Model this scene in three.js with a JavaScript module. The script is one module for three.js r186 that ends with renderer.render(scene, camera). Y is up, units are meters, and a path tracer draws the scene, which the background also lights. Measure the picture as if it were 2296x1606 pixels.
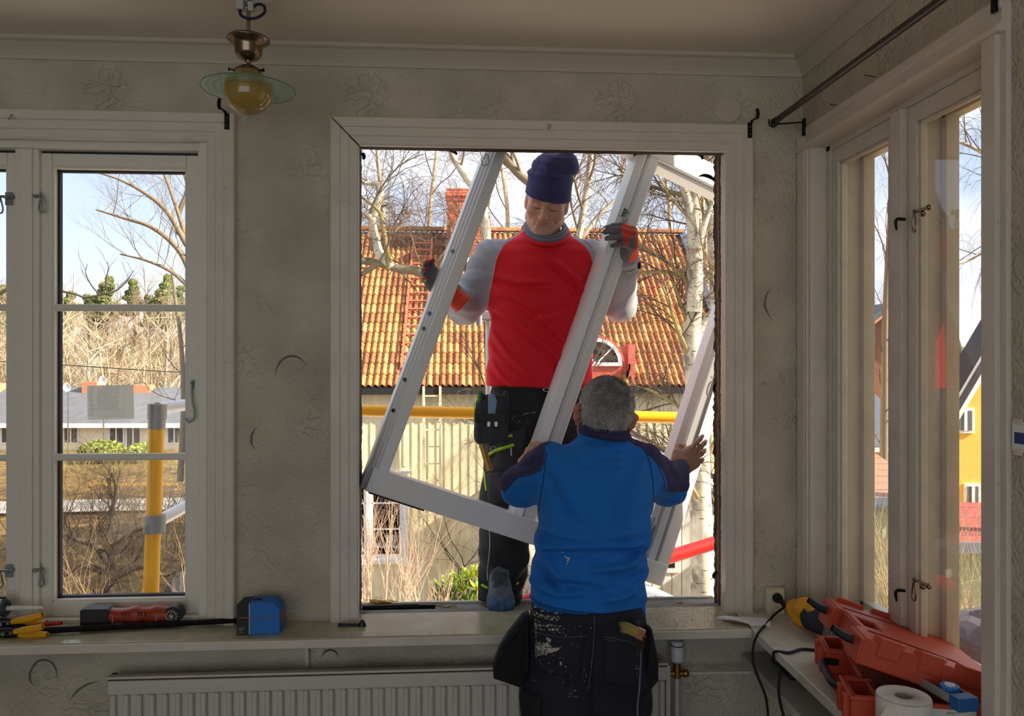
import * as THREE from 'three';
import { mergeGeometries, mergeVertices } from 'three/addons/utils/BufferGeometryUtils.js';
import { RoundedBoxGeometry } from 'three/addons/geometries/RoundedBoxGeometry.js';
import { ImprovedNoise } from 'three/addons/math/ImprovedNoise.js';

// ---------------------------------------------------------------- camera, sky, sun, exposure
const scene = new THREE.Scene();
const FOCAL = 1750, YAW = Math.atan(113 / FOCAL), EYE = new THREE.Vector3(0, 1.7, 2.72);
const camera = new THREE.PerspectiveCamera(2 * Math.atan(803 / FOCAL) * 180 / Math.PI, 2296 / 1606, 0.05, 600);
camera.position.copy(EYE);
camera.rotation.y = -YAW;
scene.add(camera);
const renderer = new THREE.WebGLRenderer();
renderer.toneMapping = THREE.LinearToneMapping;
renderer.toneMappingExposure = 0.82;
renderer.shadowMap.enabled = true;

const noise3 = new ImprovedNoise();
const N = (x, y, z) => noise3.noise(x, y, z);
const fbm = (x, y, z, o = 4) => { let s = 0, a = 0.5; for (let i = 0; i < o; i++) { s += a * N(x, y, z); x *= 2.03; y *= 2.03; z *= 2.03; a *= 0.5; } return s; };
{ // bright thin overcast: pale blue with soft white cloud, even all the way round
  const W = 1024, H = 512, d = new Float32Array(W * H * 4);
  for (let r = 0; r < H; r++) for (let c = 0; c < W; c++) {
    const el = ((r + 0.5) / H - 0.5) * Math.PI, az = (c + 0.5) / W * 2 * Math.PI, y = Math.sin(el), k = Math.cos(el);
    const x = Math.cos(az) * k, z = Math.sin(az) * k, up = Math.max(y, 0.02);
    let cl = y > 0 ? THREE.MathUtils.smoothstep(fbm(x * 2.6 + 7, y * 7.5, z * 2.6, 5), -0.28, 0.12) : 0.5;
    cl = Math.max(cl, 1 - Math.min(1, up * 5) * 1);
    const b = [0.66, 0.82, 1.08], w = [1.0, 1.05, 1.13], i = (r * W + c) * 4;
    for (let q = 0; q < 3; q++) d[i + q] = (b[q] + (w[q] - b[q]) * cl) * 1.42;
    d[i + 3] = 1;
  }
  const t = new THREE.DataTexture(d, W, H, THREE.RGBAFormat, THREE.FloatType);
  t.mapping = THREE.EquirectangularReflectionMapping; t.magFilter = THREE.LinearFilter; t.needsUpdate = true;
  scene.background = t;
}
const TO_SUN = new THREE.Vector3(0.80, 0.545, 0.25).normalize();
const sun = new THREE.DirectionalLight(0xfff0d8, 16);
sun.name = 'sun'; sun.position.copy(TO_SUN).multiplyScalar(60); sun.castShadow = true; sun.shadow.mapSize.set(4096, 4096);
Object.assign(sun.shadow.camera, { left: -45, right: 45, top: 30, bottom: -30, near: 1, far: 160 });
scene.add(sun, sun.target);

// ---------------------------------------------------------------- helpers
let seed = 12345;
const rnd = () => { seed = (seed * 1664525 + 1013904223) >>> 0; return seed / 4294967296; };
const rr = (a, b) => a + (b - a) * rnd();
const V = (x, y, z) => new THREE.Vector3(x, y, z);
const C = (h) => new THREE.Color(h);
const clamp = THREE.MathUtils.clamp, lerp = THREE.MathUtils.lerp, sstep = THREE.MathUtils.smoothstep;
const COS = Math.cos(YAW), SIN = Math.sin(YAW);
// a place on the vertical plane at z (metres), looked up by its place in the photograph
function at(px, py, z) { const a = (px - 1148) / FOCAL, b = (803 - py) / FOCAL, dx = SIN + a * COS, dz = -COS + a * SIN, t = (z - EYE.z) / dz; return V(dx * t, EYE.y + b * t, z); }
function atX(px, py, x) { const a = (px - 1148) / FOCAL, b = (803 - py) / FOCAL, dx = SIN + a * COS, dz = -COS + a * SIN, t = x / dx; return V(x, EYE.y + b * t, EYE.z + dz * t); }
function atY(px, py, y) { const a = (px - 1148) / FOCAL, b = (803 - py) / FOCAL, dx = SIN + a * COS, dz = -COS + a * SIN, t = (y - EYE.y) / b; return V(dx * t, y, EYE.z + dz * t); }
function far(px, py, depth) { const a = (px - 1148) / FOCAL, b = (803 - py) / FOCAL; return V((SIN + a * COS) * depth, EYE.y + b * depth, EYE.z + (-COS + a * SIN) * depth); }

const used = {};
function numbered(n) { const k = used[n] = (used[n] ?? -1) + 1; return k ? n + '_' + String(k).padStart(3, '0') : n; }
function thing(name, label, category, pos = [0, 0, 0], group) {
  const o = new THREE.Group(); o.name = numbered(name); o.userData = { label, category }; if (group) o.userData.group = group;
  o.position.set(...pos); scene.add(o); return o;
}
function structure(name) { const o = new THREE.Group(); o.name = numbered(name); o.userData = { kind: 'structure' }; scene.add(o); return o; }
function shadows(m) { m.castShadow = m.receiveShadow = true; return m; }
function part(parent, name, geo, mat, label, kind) {
  const m = shadows(new THREE.Mesh(Array.isArray(geo) ? join(geo) : geo, mat)); m.name = name; if (label) m.userData.label = label; if (kind) m.userData.kind = kind; parent.add(m); return m;
}
function solo(name, geo, mat, label, category, group) {
  const m = shadows(new THREE.Mesh(Array.isArray(geo) ? join(geo) : geo, mat)); m.name = numbered(name); m.userData = { label, category }; if (group) m.userData.group = group; scene.add(m); return m;
}
function struct(name, geo, mat) { const m = shadows(new THREE.Mesh(Array.isArray(geo) ? join(geo) : geo, mat)); m.name = numbered(name); m.userData = { kind: 'structure' }; scene.add(m); return m; }
function join(list) {
  const g = list.map((x) => x.index ? x.toNonIndexed() : x);
  const color = g.some((x) => x.attributes.color);
  for (const x of g) {
    for (const k of Object.keys(x.attributes)) if (!['position', 'normal', 'uv', 'color'].includes(k)) x.deleteAttribute(k);
    if (!x.attributes.uv) uvm(x);
    if (color && !x.attributes.color) x.setAttribute('color', new THREE.BufferAttribute(new Float32Array(x.attributes.position.count * 3).fill(1), 3));
  }
  return mergeGeometries(g);
}
// texture coordinates in metres, by the main direction of each face
function uvm(g) {
  const p = g.attributes.position, n = g.attributes.normal, u = new Float32Array(p.count * 2);
  for (let i = 0; i < p.count; i++) {
    const ax = Math.abs(n.getX(i)), ay = Math.abs(n.getY(i)), az = Math.abs(n.getZ(i)), x = p.getX(i), y = p.getY(i), z = p.getZ(i);
    if (ax > ay && ax > az) { u[2 * i] = z; u[2 * i + 1] = y; } else if (ay > az) { u[2 * i] = x; u[2 * i + 1] = z; } else { u[2 * i] = x; u[2 * i + 1] = y; }
  }
  g.setAttribute('uv', new THREE.BufferAttribute(u, 2)); return g;
}
const cheap = (x0, x1, y0, y1, z0, z1) => uvm(new THREE.BoxGeometry(x1 - x0, y1 - y0, z1 - z0).translate((x0 + x1) / 2, (y0 + y1) / 2, (z0 + z1) / 2));
function bx(x0, x1, y0, y1, z0, z1, r = 0.003) {
  if (!r) return cheap(x0, x1, y0, y1, z0, z1);
  const w = x1 - x0, h = y1 - y0, d = z1 - z0;
  return uvm(new RoundedBoxGeometry(w, h, d, 2, Math.min(r, w * 0.45, h * 0.45, d * 0.45)).translate((x0 + x1) / 2, (y0 + y1) / 2, (z0 + z1) / 2));
}
// outline in x, y pushed to thickness d (from z = 0 to d)
function prism(pts, d, bevel = 0, holes = []) {
  const s = new THREE.Shape(pts.map((p) => new THREE.Vector2(p[0], p[1])));
  for (const h of holes) s.holes.push(new THREE.Path(h.map((p) => new THREE.Vector2(p[0], p[1]))));
  return uvm(new THREE.ExtrudeGeometry(s, { depth: d - 2 * bevel, bevelEnabled: bevel > 0, bevelThickness: bevel, bevelSize: bevel, bevelOffset: -bevel, bevelSegments: 2, curveSegments: 10 }).translate(0, 0, bevel));
}
function tube(pts, r, seg = 24, radial = 8, closed = false) {
  return new THREE.TubeGeometry(new THREE.CatmullRomCurve3(pts, closed, 'centripetal'), seg, r, radial, closed);
}
// a tube whose radius changes along the way
function limb(pts, radii, seg = 12, radial = 7) {
  const c = new THREE.CatmullRomCurve3(pts, false, 'centripetal'), g = new THREE.TubeGeometry(c, seg, 1, radial), p = g.attributes.position, q = V();
  for (let i = 0; i <= seg; i++) {
    const t = i / seg, f = t * (radii.length - 1), k = Math.min(Math.floor(f), radii.length - 2), r = lerp(radii[k], radii[k + 1], f - k); c.getPointAt(t, q);
    for (let j = 0; j <= radial; j++) { const n = i * (radial + 1) + j; p.setXYZ(n, q.x + (p.getX(n) - q.x) * r, q.y + (p.getY(n) - q.y) * r, q.z + (p.getZ(n) - q.z) * r); }
  }
  return g;
}
function rod(a, b, r, r2 = r, seg = 12) {
  const d = b.clone().sub(a), g = new THREE.CylinderGeometry(r2, r, d.length(), seg);
  g.applyQuaternion(new THREE.Quaternion().setFromUnitVectors(V(0, 1, 0), d.clone().normalize())); return g.translate((a.x + b.x) / 2, (a.y + b.y) / 2, (a.z + b.z) / 2);
}
// squared bar from a to b, w across and h along the direction "up"
function bar(a, b, w, h, up = V(0, 1, 0)) {
  const d = b.clone().sub(a), L = d.length(), x = d.clone().normalize(), z = x.clone().cross(up).normalize(), y = z.clone().cross(x);
  const g = uvm(new THREE.BoxGeometry(L, h, w)); return g.applyMatrix4(new THREE.Matrix4().makeBasis(x, y, z).setPosition(a.clone().add(b).multiplyScalar(0.5)));
}
const lathe = (pts, seg = 32) => new THREE.LatheGeometry(pts.map((p) => new THREE.Vector2(p[0], p[1])), seg);
const ball = (r, x, y, z, a = 16, b = 12) => new THREE.SphereGeometry(r, a, b).translate(x, y, z);

// ---------------------------------------------------------------- textures
function tex(size, f, srgb, repeat = 1) {
  const d = new Uint8Array(size * size * 4);
  for (let y = 0; y < size; y++) for (let x = 0; x < size; x++) {
    const v = f(x / size, y / size, x, y), i = (y * size + x) * 4;
    for (let c = 0; c < 3; c++) d[i + c] = clamp((Array.isArray(v) ? v[c] : v) * 255, 0, 255); d[i + 3] = 255;
  }
  const t = new THREE.DataTexture(d, size, size); t.wrapS = t.wrapT = THREE.RepeatWrapping; t.magFilter = THREE.LinearFilter; t.needsUpdate = true;
  if (srgb) t.colorSpace = THREE.SRGBColorSpace; t.repeat.set(repeat, repeat); return t;
}
// seamless noise: a torus through 3-D noise would stretch, so blend across the seam
function tile(f, u, v) { const a = sstep(u, 0, 0.2), b = sstep(v, 0, 0.2); return (f(u, v) * a + f(u + 1, v) * (1 - a)) * b + (f(u, v + 1) * a + f(u + 1, v + 1) * (1 - a)) * (1 - b); }
function canvasTex(w, h, draw, srgb = true) {
  const c = document.createElement('canvas'); c.width = w; c.height = h; draw(c.getContext('2d'), w, h);
  const t = new THREE.CanvasTexture(c); if (srgb) t.colorSpace = THREE.SRGBColorSpace; t.magFilter = THREE.LinearFilter; return t;
}
const plasterBump = tex(1024, (u, v) => tile((a, b) => {
  const w = fbm(a * 9, b * 9, 2, 3), r = Math.abs(N(a * 14 + w * 2.5, b * 20 + w * 2, 5)), s = sstep(r, 0, 0.1);
  return 0.45 + 0.3 * fbm(a * 16, b * 16, 9, 5) + 0.14 * (1 - s) * sstep(N(a * 4, b * 4, 1), 0, 0.35) + 0.12 * N(a * 90, b * 90, 3);
}, u, v));
const grainBump = tex(512, (u, v) => tile((a, b) => 0.5 + 0.5 * fbm(a * 10, b * 60, 4, 4), u, v));
const fineBump = tex(512, (u, v) => tile((a, b) => 0.5 + 0.6 * fbm(a * 60, b * 60, 1, 3), u, v));
const patchy = tex(512, (u, v) => tile((a, b) => { const t = 0.95 + 0.2 * fbm(a * 5, b * 5, 3, 5) - 0.07 * sstep(N(a * 40, b * 40, 8), 0.45, 0.7) * sstep(N(a * 3, b * 3, 2), -0.1, 0.4); return t; }, u, v), true);
const speck = tex(512, (u, v) => tile((a, b) => { const t = 0.96 + 0.08 * fbm(a * 4, b * 4, 3, 4) - 0.16 * sstep(N(a * 55, b * 55, 8), 0.52, 0.66) * sstep(N(a * 6, b * 6, 2), 0, 0.4); return t; }, u, v), true);
const scaled = (t, r) => { const c = t.clone(); c.repeat.set(r, r); c.needsUpdate = true; return c; };
const std = (color, roughness = 0.7, o = {}) => new THREE.MeshStandardMaterial({ color, roughness, ...o });
const phys = (color, roughness, o = {}) => new THREE.MeshPhysicalMaterial({ color, roughness, ...o });
const M = {
  wall: std(0xc9c1ae, 0.85, { map: scaled(patchy, 0.8), bumpMap: scaled(plasterBump, 1.15), bumpScale: 0.022 }),
  ceiling: std(0xe2d9c8, 0.85, { bumpMap: scaled(fineBump, 1.5), bumpScale: 0.0006 }),
  coving: std(0xc4bca9, 0.85),
  paint: std(0xded6c8, 0.42, { map: scaled(speck, 1.7), bumpMap: scaled(grainBump, 2), bumpScale: 0.0008 }),
  sash: std(0xe2ddd0, 0.38),
  oldsash: std(0xdbd3c6, 0.45, { map: scaled(speck, 2.3), bumpMap: scaled(grainBump, 2.5), bumpScale: 0.001 }),
  seal: std(0x10111c, 0.6),
  glass: phys(0xffffff, 0.02, { transmission: 1, thickness: 0, ior: 1.5, specularIntensity: 0.5 }),
  sill: std(0xb9b394, 0.2, { map: scaled(patchy, 1.6), bumpMap: scaled(fineBump, 1.2), bumpScale: 0.0004 }),
  white: std(0xd8d4ca, 0.5),
  newwhite: std(0xe9e9e8, 0.35),
  steel: std(0x9aa3a2, 0.32, { metalness: 1 }),
  zinc: std(0x8b9896, 0.35, { metalness: 0.9 }),
  blackmetal: std(0x17171a, 0.45, { metalness: 0.6 }),
  nickel: std(0x8a7d6c, 0.25, { metalness: 1 }),
  brass: std(0xb08a4a, 0.35, { metalness: 1 }),
  black: std(0x141414, 0.6),
  rubber: std(0x1b1c1f, 0.75),
  darkwood: std(0x3a2c20, 0.9, { map: scaled(patchy, 2), bumpMap: scaled(grainBump, 4), bumpScale: 0.004 }),
  rawwood: std(0x8a6a48, 0.85, { map: scaled(patchy, 3), bumpMap: scaled(grainBump, 4), bumpScale: 0.003 }),
  felt: std(0x17130f, 0.95),
  outerboard: std(0x8d8a84, 0.8, { map: scaled(patchy, 2.2), bumpMap: scaled(grainBump, 3), bumpScale: 0.003 }),
};
// ================================================================ the room
const XR = 1.218, CEIL = 2.765, SILL = 0.797;
{ // walls, floor, ceiling: thick slabs with real openings
  const rect = (a, b, c, d) => [[a, c], [b, c], [b, d], [a, d]];
  const far_ = prism(rect(-3.4, 1.42, -0.2, 3.0), 0.2, 0, [rect(-2.09, -0.86, 0.76, 2.44), rect(-0.392, 0.976, 0.74, 2.492)]).translate(0, 0, -0.2);
  struct('wall_far', far_, M.wall);
  const r = prism([[-5.4, -0.2], [0, -0.2], [0, 3.0], [-5.4, 3.0]], 0.2, 0, [rect(-0.995, -0.075, 0.767, 2.45)]).rotateY(Math.PI / 2).translate(XR, 0, 0);
  struct('wall_right', uvm(r), M.wall);
  struct('wall_left', cheap(-3.4, -3.2, -0.2, 3.0, 0, 5.4), M.wall);
  struct('wall_back', uvm(prism(rect(-3.4, 1.42, -0.2, 3.0), 0.2, 0, [rect(-3.1, 1.1, 0.1, 2.7)]).translate(0, 0, 5.4)), M.wall);
  struct('ceiling', cheap(-3.4, 1.42, CEIL, 3.0, -0.2, 5.6), M.ceiling);
  struct('floor', cheap(-3.4, 1.42, -0.2, 0, -0.2, 5.6), std(0x64523d, 0.45, { map: scaled(patchy, 0.7) }));
  struct('wall_foundation', [cheap(-3.4, 1.42, -4.3, -0.2, -0.2, 0), cheap(-3.4, 1.42, -4.3, -0.2, 5.4, 5.6), cheap(-3.4, -3.2, -4.3, -0.2, 0, 5.4), cheap(1.22, 1.42, -4.3, -0.2, 0, 5.4)], M.wall);
  // the wing of the house that stands beyond the right-hand window and keeps the sun off it
  struct('wall_wing', cheap(1.425, 5.4, -4.2, 5.2, 1.25, 1.5), std(0xb9ab84, 0.8));
}
{ // coving
  const prof = [[0, -0.062], [0.006, -0.062], [0.009, -0.05], [0.02, -0.036], [0.042, -0.016], [0.055, -0.011], [0.058, 0.0], [0, 0]];
  const g = prism(prof, 4.6, 0).rotateY(-Math.PI / 2).translate(1.3, CEIL, 0);  // profile x -> z
  struct('trim_1', uvm(g), M.coving);
  const g2 = prism(prof.map(([a, b]) => [-a, b]), 5.4, 0).translate(XR, CEIL, 0);
  struct('trim_2', uvm(g2), M.coving);
}
// mitred casing boards round an opening: inner corners, profile [distance from inner edge, thickness]
function casing(parent, x0, x1, y0, y1, prof, gap = 0) {
  const w = prof[prof.length - 1][0];
  const side = (f, L0, L1, name) => { // f(a, s) -> point for distance a outwards, end s
    const pos = [], idx = [], n = prof.length + 2, pr = [[0, 0], ...prof, [w, 0]];
    for (let s = 0; s < 2; s++) for (const [a, t] of pr) { const q = f(a, s, t); pos.push(q.x, q.y, q.z); }
    const tri = [];
    for (let i = 0; i < n - 1; i++) tri.push(i, i + 1, n + i, i + 1, n + i + 1, n + i);
    for (let i = 1; i < n - 1; i++) tri.push(0, i + 1, i, n, n + i, n + i + 1);
    const g = new THREE.BufferGeometry(); g.setAttribute('position', new THREE.BufferAttribute(new Float32Array(pos), 3)); g.setIndex(tri);
    const h = g.toNonIndexed(); h.computeVertexNormals();
    part(parent, name, uvm(h), M.paint);
  };
  side((a, s, t) => V(x0 - a, s ? y1 + a - gap : y0, t), 0, 0, 'casing_board');
  side((a, s, t) => V(x1 + a, s ? y0 : y1 + a, t), 0, 0, 'casing_board');
  side((a, s, t) => V(s ? x1 + a : x0 - a + gap, y1 + a, t), 0, 0, 'casing_board');
}
const PROF = [[0, 0.012], [0.006, 0.016], [0.03, 0.017], [0.034, 0.021], [0.06, 0.022], [0.064, 0.027], [0.092, 0.028], [0.096, 0.024]];
// iron hook-and-eye latch: a plate, a pin and a hanging drop loop
function latch(parent, p, s = 1, mat = M.zinc, side = 1) {
  const g = [bx(p.x - 0.011 * s, p.x + 0.011 * s, p.y - 0.02 * s, p.y + 0.02 * s, p.z, p.z + 0.004 * s, 0.001), rod(V(p.x, p.y, p.z), V(p.x, p.y, p.z + 0.02 * s), 0.005 * s),
    rod(V(p.x - 0.02 * s * side, p.y + 0.004 * s, p.z + 0.014 * s), V(p.x + 0.016 * s * side, p.y + 0.004 * s, p.z + 0.014 * s), 0.0042 * s), ball(0.0062 * s, p.x + 0.016 * s * side, p.y + 0.004 * s, p.z + 0.014 * s)];
  const k = V(p.x - 0.018 * s * side, p.y, p.z + 0.016 * s), pts = [];
  for (let i = 0; i < 12; i++) { const a = i / 12 * 2 * Math.PI; pts.push(V(k.x + 0.0085 * s * Math.sin(a) * (0.45 + 0.55 * (1 - Math.cos(a)) / 2) , k.y - 0.024 * s + 0.024 * s * Math.cos(a), k.z + 0.003 * Math.sin(a * 2))); }
  g.push(tube(pts, 0.0027 * s, 30, 7, true));
  return part(parent, 'latch', g, mat);
}
{ // window_1, the left window: two casements with three panes each
  const w = structure('window_1');
  casing(w, -2.088, -0.864, SILL, 2.434, PROF);
  const X0 = -2.088, X1 = -0.864;
  part(w, 'window_frame', [bx(X0 - 0.02, -2.046, SILL, 2.44, -0.13, -0.005), bx(-0.906, X1 + 0.02, SILL, 2.44, -0.13, -0.03), bx(-0.892, X1 + 0.012, SILL, 2.44, -0.03, 0.0), bx(X0, X1, 2.41, 2.46, -0.13, -0.012), bx(X0, X1, 0.76, 0.812, -0.13, -0.02)], M.sash);
  part(w, 'mullion', [bx(-1.515, -1.437, 0.81, 2.415, -0.12, -0.036), bx(-1.497, -1.455, 0.81, 2.415, -0.05, -0.026, 0.005)], M.sash);
  part(w, 'gap_seal', [bx(-2.046, -0.906, 2.4, 2.413, -0.075, -0.058, 0.001), bx(-1.45, -1.437, 0.81, 2.41, -0.08, -0.06, 0.001), bx(-1.515, -1.502, 0.81, 2.41, -0.08, -0.06, 0.001)], M.seal);
  const sash = (x0, x1) => {
    const o = new THREE.Group(); o.name = 'sash'; w.add(o);
    const y0 = 0.812, y1 = 2.403, gx0 = x0 + 0.046, gx1 = x1 - 0.046, gy0 = 0.862, gy1 = 2.358, z0 = -0.11, z1 = -0.052, t = 0.043;
    for (const [a, b, c, d, n] of [[x0, gx0, y0, y1, 'stile'], [gx1, x1, y0, y1, 'stile'], [gx0, gx1, y0, gy0, 'rail'], [gx0, gx1, gy1, y1, 'rail']]) part(o, n, bx(a, b, c, d, z0, z1, 0.004), M.sash);
    // bevelled inner bead
    const bead = [];
    for (const [p, q, ax] of [[V(gx0, gy0, -0.068), V(gx0, gy1, -0.068), 0], [V(gx1, gy0, -0.068), V(gx1, gy1, -0.068), 0], [V(gx0, gy0, -0.068), V(gx1, gy0, -0.068), 1], [V(gx0, gy1, -0.068), V(gx1, gy1, -0.068), 1]]) bead.push(bar(p, q, 0.02, 0.012, ax ? V(0, 1, 0.0001) : V(1, 0, 0.0001)));
    part(o, 'bead', bead, M.sash);
    part(o, 'glazing_seal', [bx(gx0 + 0.006, gx0 + 0.013, gy0, gy1, -0.1, -0.079, 0.001), bx(gx1 - 0.009, gx1 - 0.006, gy0, gy1, -0.1, -0.079, 0.001), bx(gx0, gx1, gy0 + 0.006, gy0 + 0.013, -0.1, -0.079, 0.001), bx(gx0, gx1, gy1 - 0.013, gy1 - 0.006, -0.1, -0.079, 0.001)], M.seal);
    for (const y of [1.874, 1.357]) part(o, 'muntin', [bx(gx0 - 0.004, gx1 + 0.004, y - 0.012, y + 0.012, -0.084, -0.062, 0.006), bx(gx0, gx1, y - 0.009, y + 0.009, -0.104, -0.09, 0.003)], M.sash);
    const ys = [gy0, 1.357, 1.874, gy1];
    for (let i = 0; i < 3; i++) part(o, 'pane', cheap(gx0, gx1, ys[i] + (i ? 0.006 : 0), ys[i + 1] - (i < 2 ? 0.006 : 0), -0.0885, -0.0865), M.glass);
    return o;
  };
  sash(-1.448, -0.906); sash(-2.046, -1.504);
  for (const y of [444, 1278]) { latch(w, at(86, y, -0.05), 1.1, M.zinc, -1); latch(w, at(21, y + 2, -0.05), 1.1, M.zinc, 1); }
  // window stay hanging from the right stile
  const s = [at(431, 858, -0.045), at(430, 880, -0.04), at(432, 905, -0.036), at(436, 922, -0.034), at(433, 940, -0.034), at(422, 947, -0.034), at(416, 938, -0.034)];
  part(w, 'window_stay', [tube(s, 0.0032, 30, 8), ball(0.007, s[0].x, s[0].y, s[0].z), bx(s[0].x - 0.006, s[0].x + 0.006, s[0].y - 0.02, s[0].y + 0.012, s[0].z - 0.01, s[0].z - 0.004, 0.001)], M.zinc, 'green zinc window stay hook');
  // paper label stuck on the outer pane: print only, no code square
  const lab = canvasTex(512, 360, (c, W, H) => {
    c.fillStyle = '#d2d3cd'; c.fillRect(0, 0, W, H); c.fillStyle = '#77786f'; c.font = '13px sans-serif'; let s2 = 7;
    const word = () => { s2 = (s2 * 16807) % 2147483647; return 4 + s2 % 9; };
    for (let y = 24; y < 250; y += 15) { for (let x = 110; x < 330;) { const l = word() * 4; c.fillRect(x, y, l, 3); x += l + 6; } }
    for (let y = 24; y < 330; y += 22) c.fillRect(24, y, 14 + word() * 4, 4);
    c.strokeStyle = '#85867d'; c.strokeRect(170, 262, 240, 70); for (let x = 190; x < 410; x += 40) c.strokeRect(x, 262, 20, 70);
    c.strokeRect(110, 12, 300, 320);
    c.fillStyle = '#cbccc5'; for (const [x, y, r] of [[108, 70, 22], [300, 90, 40], [95, 220, 18], [150, 240, 30]]) { c.beginPath(); c.arc(x, y, r, 0, 7); c.fill(); }
  });
  const a = at(196, 864, -0.086), b = at(300, 940, -0.086);
  const lg = new THREE.PlaneGeometry(b.x - a.x, a.y - b.y).rotateZ(0.02).translate((a.x + b.x) / 2, (a.y + b.y) / 2, -0.0855);
  solo('paper_label', lg, phys(0xffffff, 0.9, { map: lab, transmission: 0.5, thickness: 0 }), 'grey printed paper label stuck on the middle pane of the left window', 'label');
  // peeled strip of sealant in the joint beside the right casement
  solo('sealant_strip', limb([at(458, 366, -0.004), at(461, 480, -0.004), at(464, 560, -0.004), at(461, 640, -0.004), at(462, 760, -0.004)], [0.001, 0.002, 0.004, 0.002, 0.0008], 26, 6), std(0x8a5a26, 0.6), 'thin brown strip of old sealant hanging in the joint beside the left window', 'sealant');
}
{ // window_2: the open hole in the middle, its casing and its torn edges
  const w = structure('window_2');
  casing(w, -0.352, 0.932, SILL, 2.43, PROF, 0.0035);
  // torn timber lining of the hole: boards, felt and splinters
  const rag = (x0, x1, y0, y1, z0, z1, amp, ax, s) => {
    const g = new THREE.BoxGeometry(x1 - x0, y1 - y0, z1 - z0, ax === 0 ? 140 : 3, ax === 1 ? 170 : 3, 4).translate((x0 + x1) / 2, (y0 + y1) / 2, (z0 + z1) / 2), p = g.attributes.position;
    for (let i = 0; i < p.count; i++) { const x = p.getX(i), y = p.getY(i), z = p.getZ(i), n = (fbm(x * 31 + s, y * 37, z * 29, 3) * 0.7 + fbm(x * 7 + s, y * 6, z * 9, 2) + 0.5 * N(x * 137.3, y * 151.7, z * 93.1 + s)) * amp * 0.85; p.setXYZ(i, x + (ax === 1 ? n : 0), y + (ax === 0 ? n : 0), z + n * 0.4); }
    g.computeVertexNormals(); return uvm(g);
  };
  part(w, 'lining_board', rag(0.936, 0.952, 0.79, 2.44, -0.05, 0.006, 0.004, 1, 1), M.paint);
  part(w, 'lining_board', rag(0.946, 0.962, 0.79, 2.45, -0.1, -0.03, 0.006, 1, 3), M.darkwood);
  part(w, 'lining_board', rag(0.955, 0.972, 0.79, 2.46, -0.15, -0.085, 0.01, 1, 5), M.rawwood);
  part(w, 'lining_board', rag(0.962, 0.98, 0.74, 2.47, -0.205, -0.14, 0.012, 1, 7), M.darkwood);
  part(w, 'lining_board', rag(-0.392, -0.37, 0.74, 2.47, -0.205, -0.03, 0.006, 1, 9), M.darkwood);
  part(w, 'lining_board', rag(-0.39, 0.97, 2.432, 2.456, -0.05, 0.0, 0.002, 0, 11), M.darkwood);
  part(w, 'lining_board', rag(-0.39, 0.97, 2.474, 2.5, -0.205, -0.08, 0.006, 0, 13), M.felt);
  for (const [px, py, l, a, m] of [[1585, 398, 0.062, -0.12, M.felt], [1566, 345, 0.05, -0.6, M.felt], [1430, 346, 0.034, 0.5, M.felt], [1225, 338, 0.03, 0.1, M.felt], [1010, 340, 0.05, -0.1, M.felt], [1605, 870, 0.03, 1.4, M.darkwood], [1606, 1010, 0.05, 1.5, M.rawwood], [1604, 1290, 0.03, 1.2, M.darkwood], [813, 350, 0.02, -0.7, M.felt]]) {
    const p = at(px, py, -0.17), g = limb([V(-l / 2, 0, 0), V(-l / 5, 0.006, 0.004), V(l / 4, 0.002, 0), V(l / 2, -0.008, 0)], [0.002, 0.007, 0.008, 0.004], 10, 6); g.scale(1, 1, 0.5); part(w, 'splinter', g.rotateZ(a).translate(p.x, p.y, p.z), m);
  }
  const fib = []; for (let i = 0; i < 260; i++) { const y = rr(0.85, 2.4) , x = 0.966 - rr(0, 0.004), z = rr(-0.2, -0.1), l = rr(0.008, 0.03); fib.push(rod(V(x, y, z), V(x - l * 0.5 * rnd(), y + rr(-l, l), z + rr(-l, l)), 0.0007, 0.0004, 4)); }
  part(w, 'splinter_fibres', fib, M.rawwood, undefined, 'stuff');
  // boards of the threshold
  part(w, 'threshold_board', uvm(rag(-0.39, 0.976, 0.755, 0.786, -0.135, -0.07, 0.0012, 0, 21)), M.outerboard);
  part(w, 'threshold_board', uvm(rag(-0.39, 0.976, 0.735, 0.766, -0.255, -0.137, 0.0015, 0, 23)), M.outerboard);
  part(w, 'threshold_edge', bx(-0.39, 0.976, 0.745, 0.774, -0.27, -0.255), M.white);
}
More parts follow.
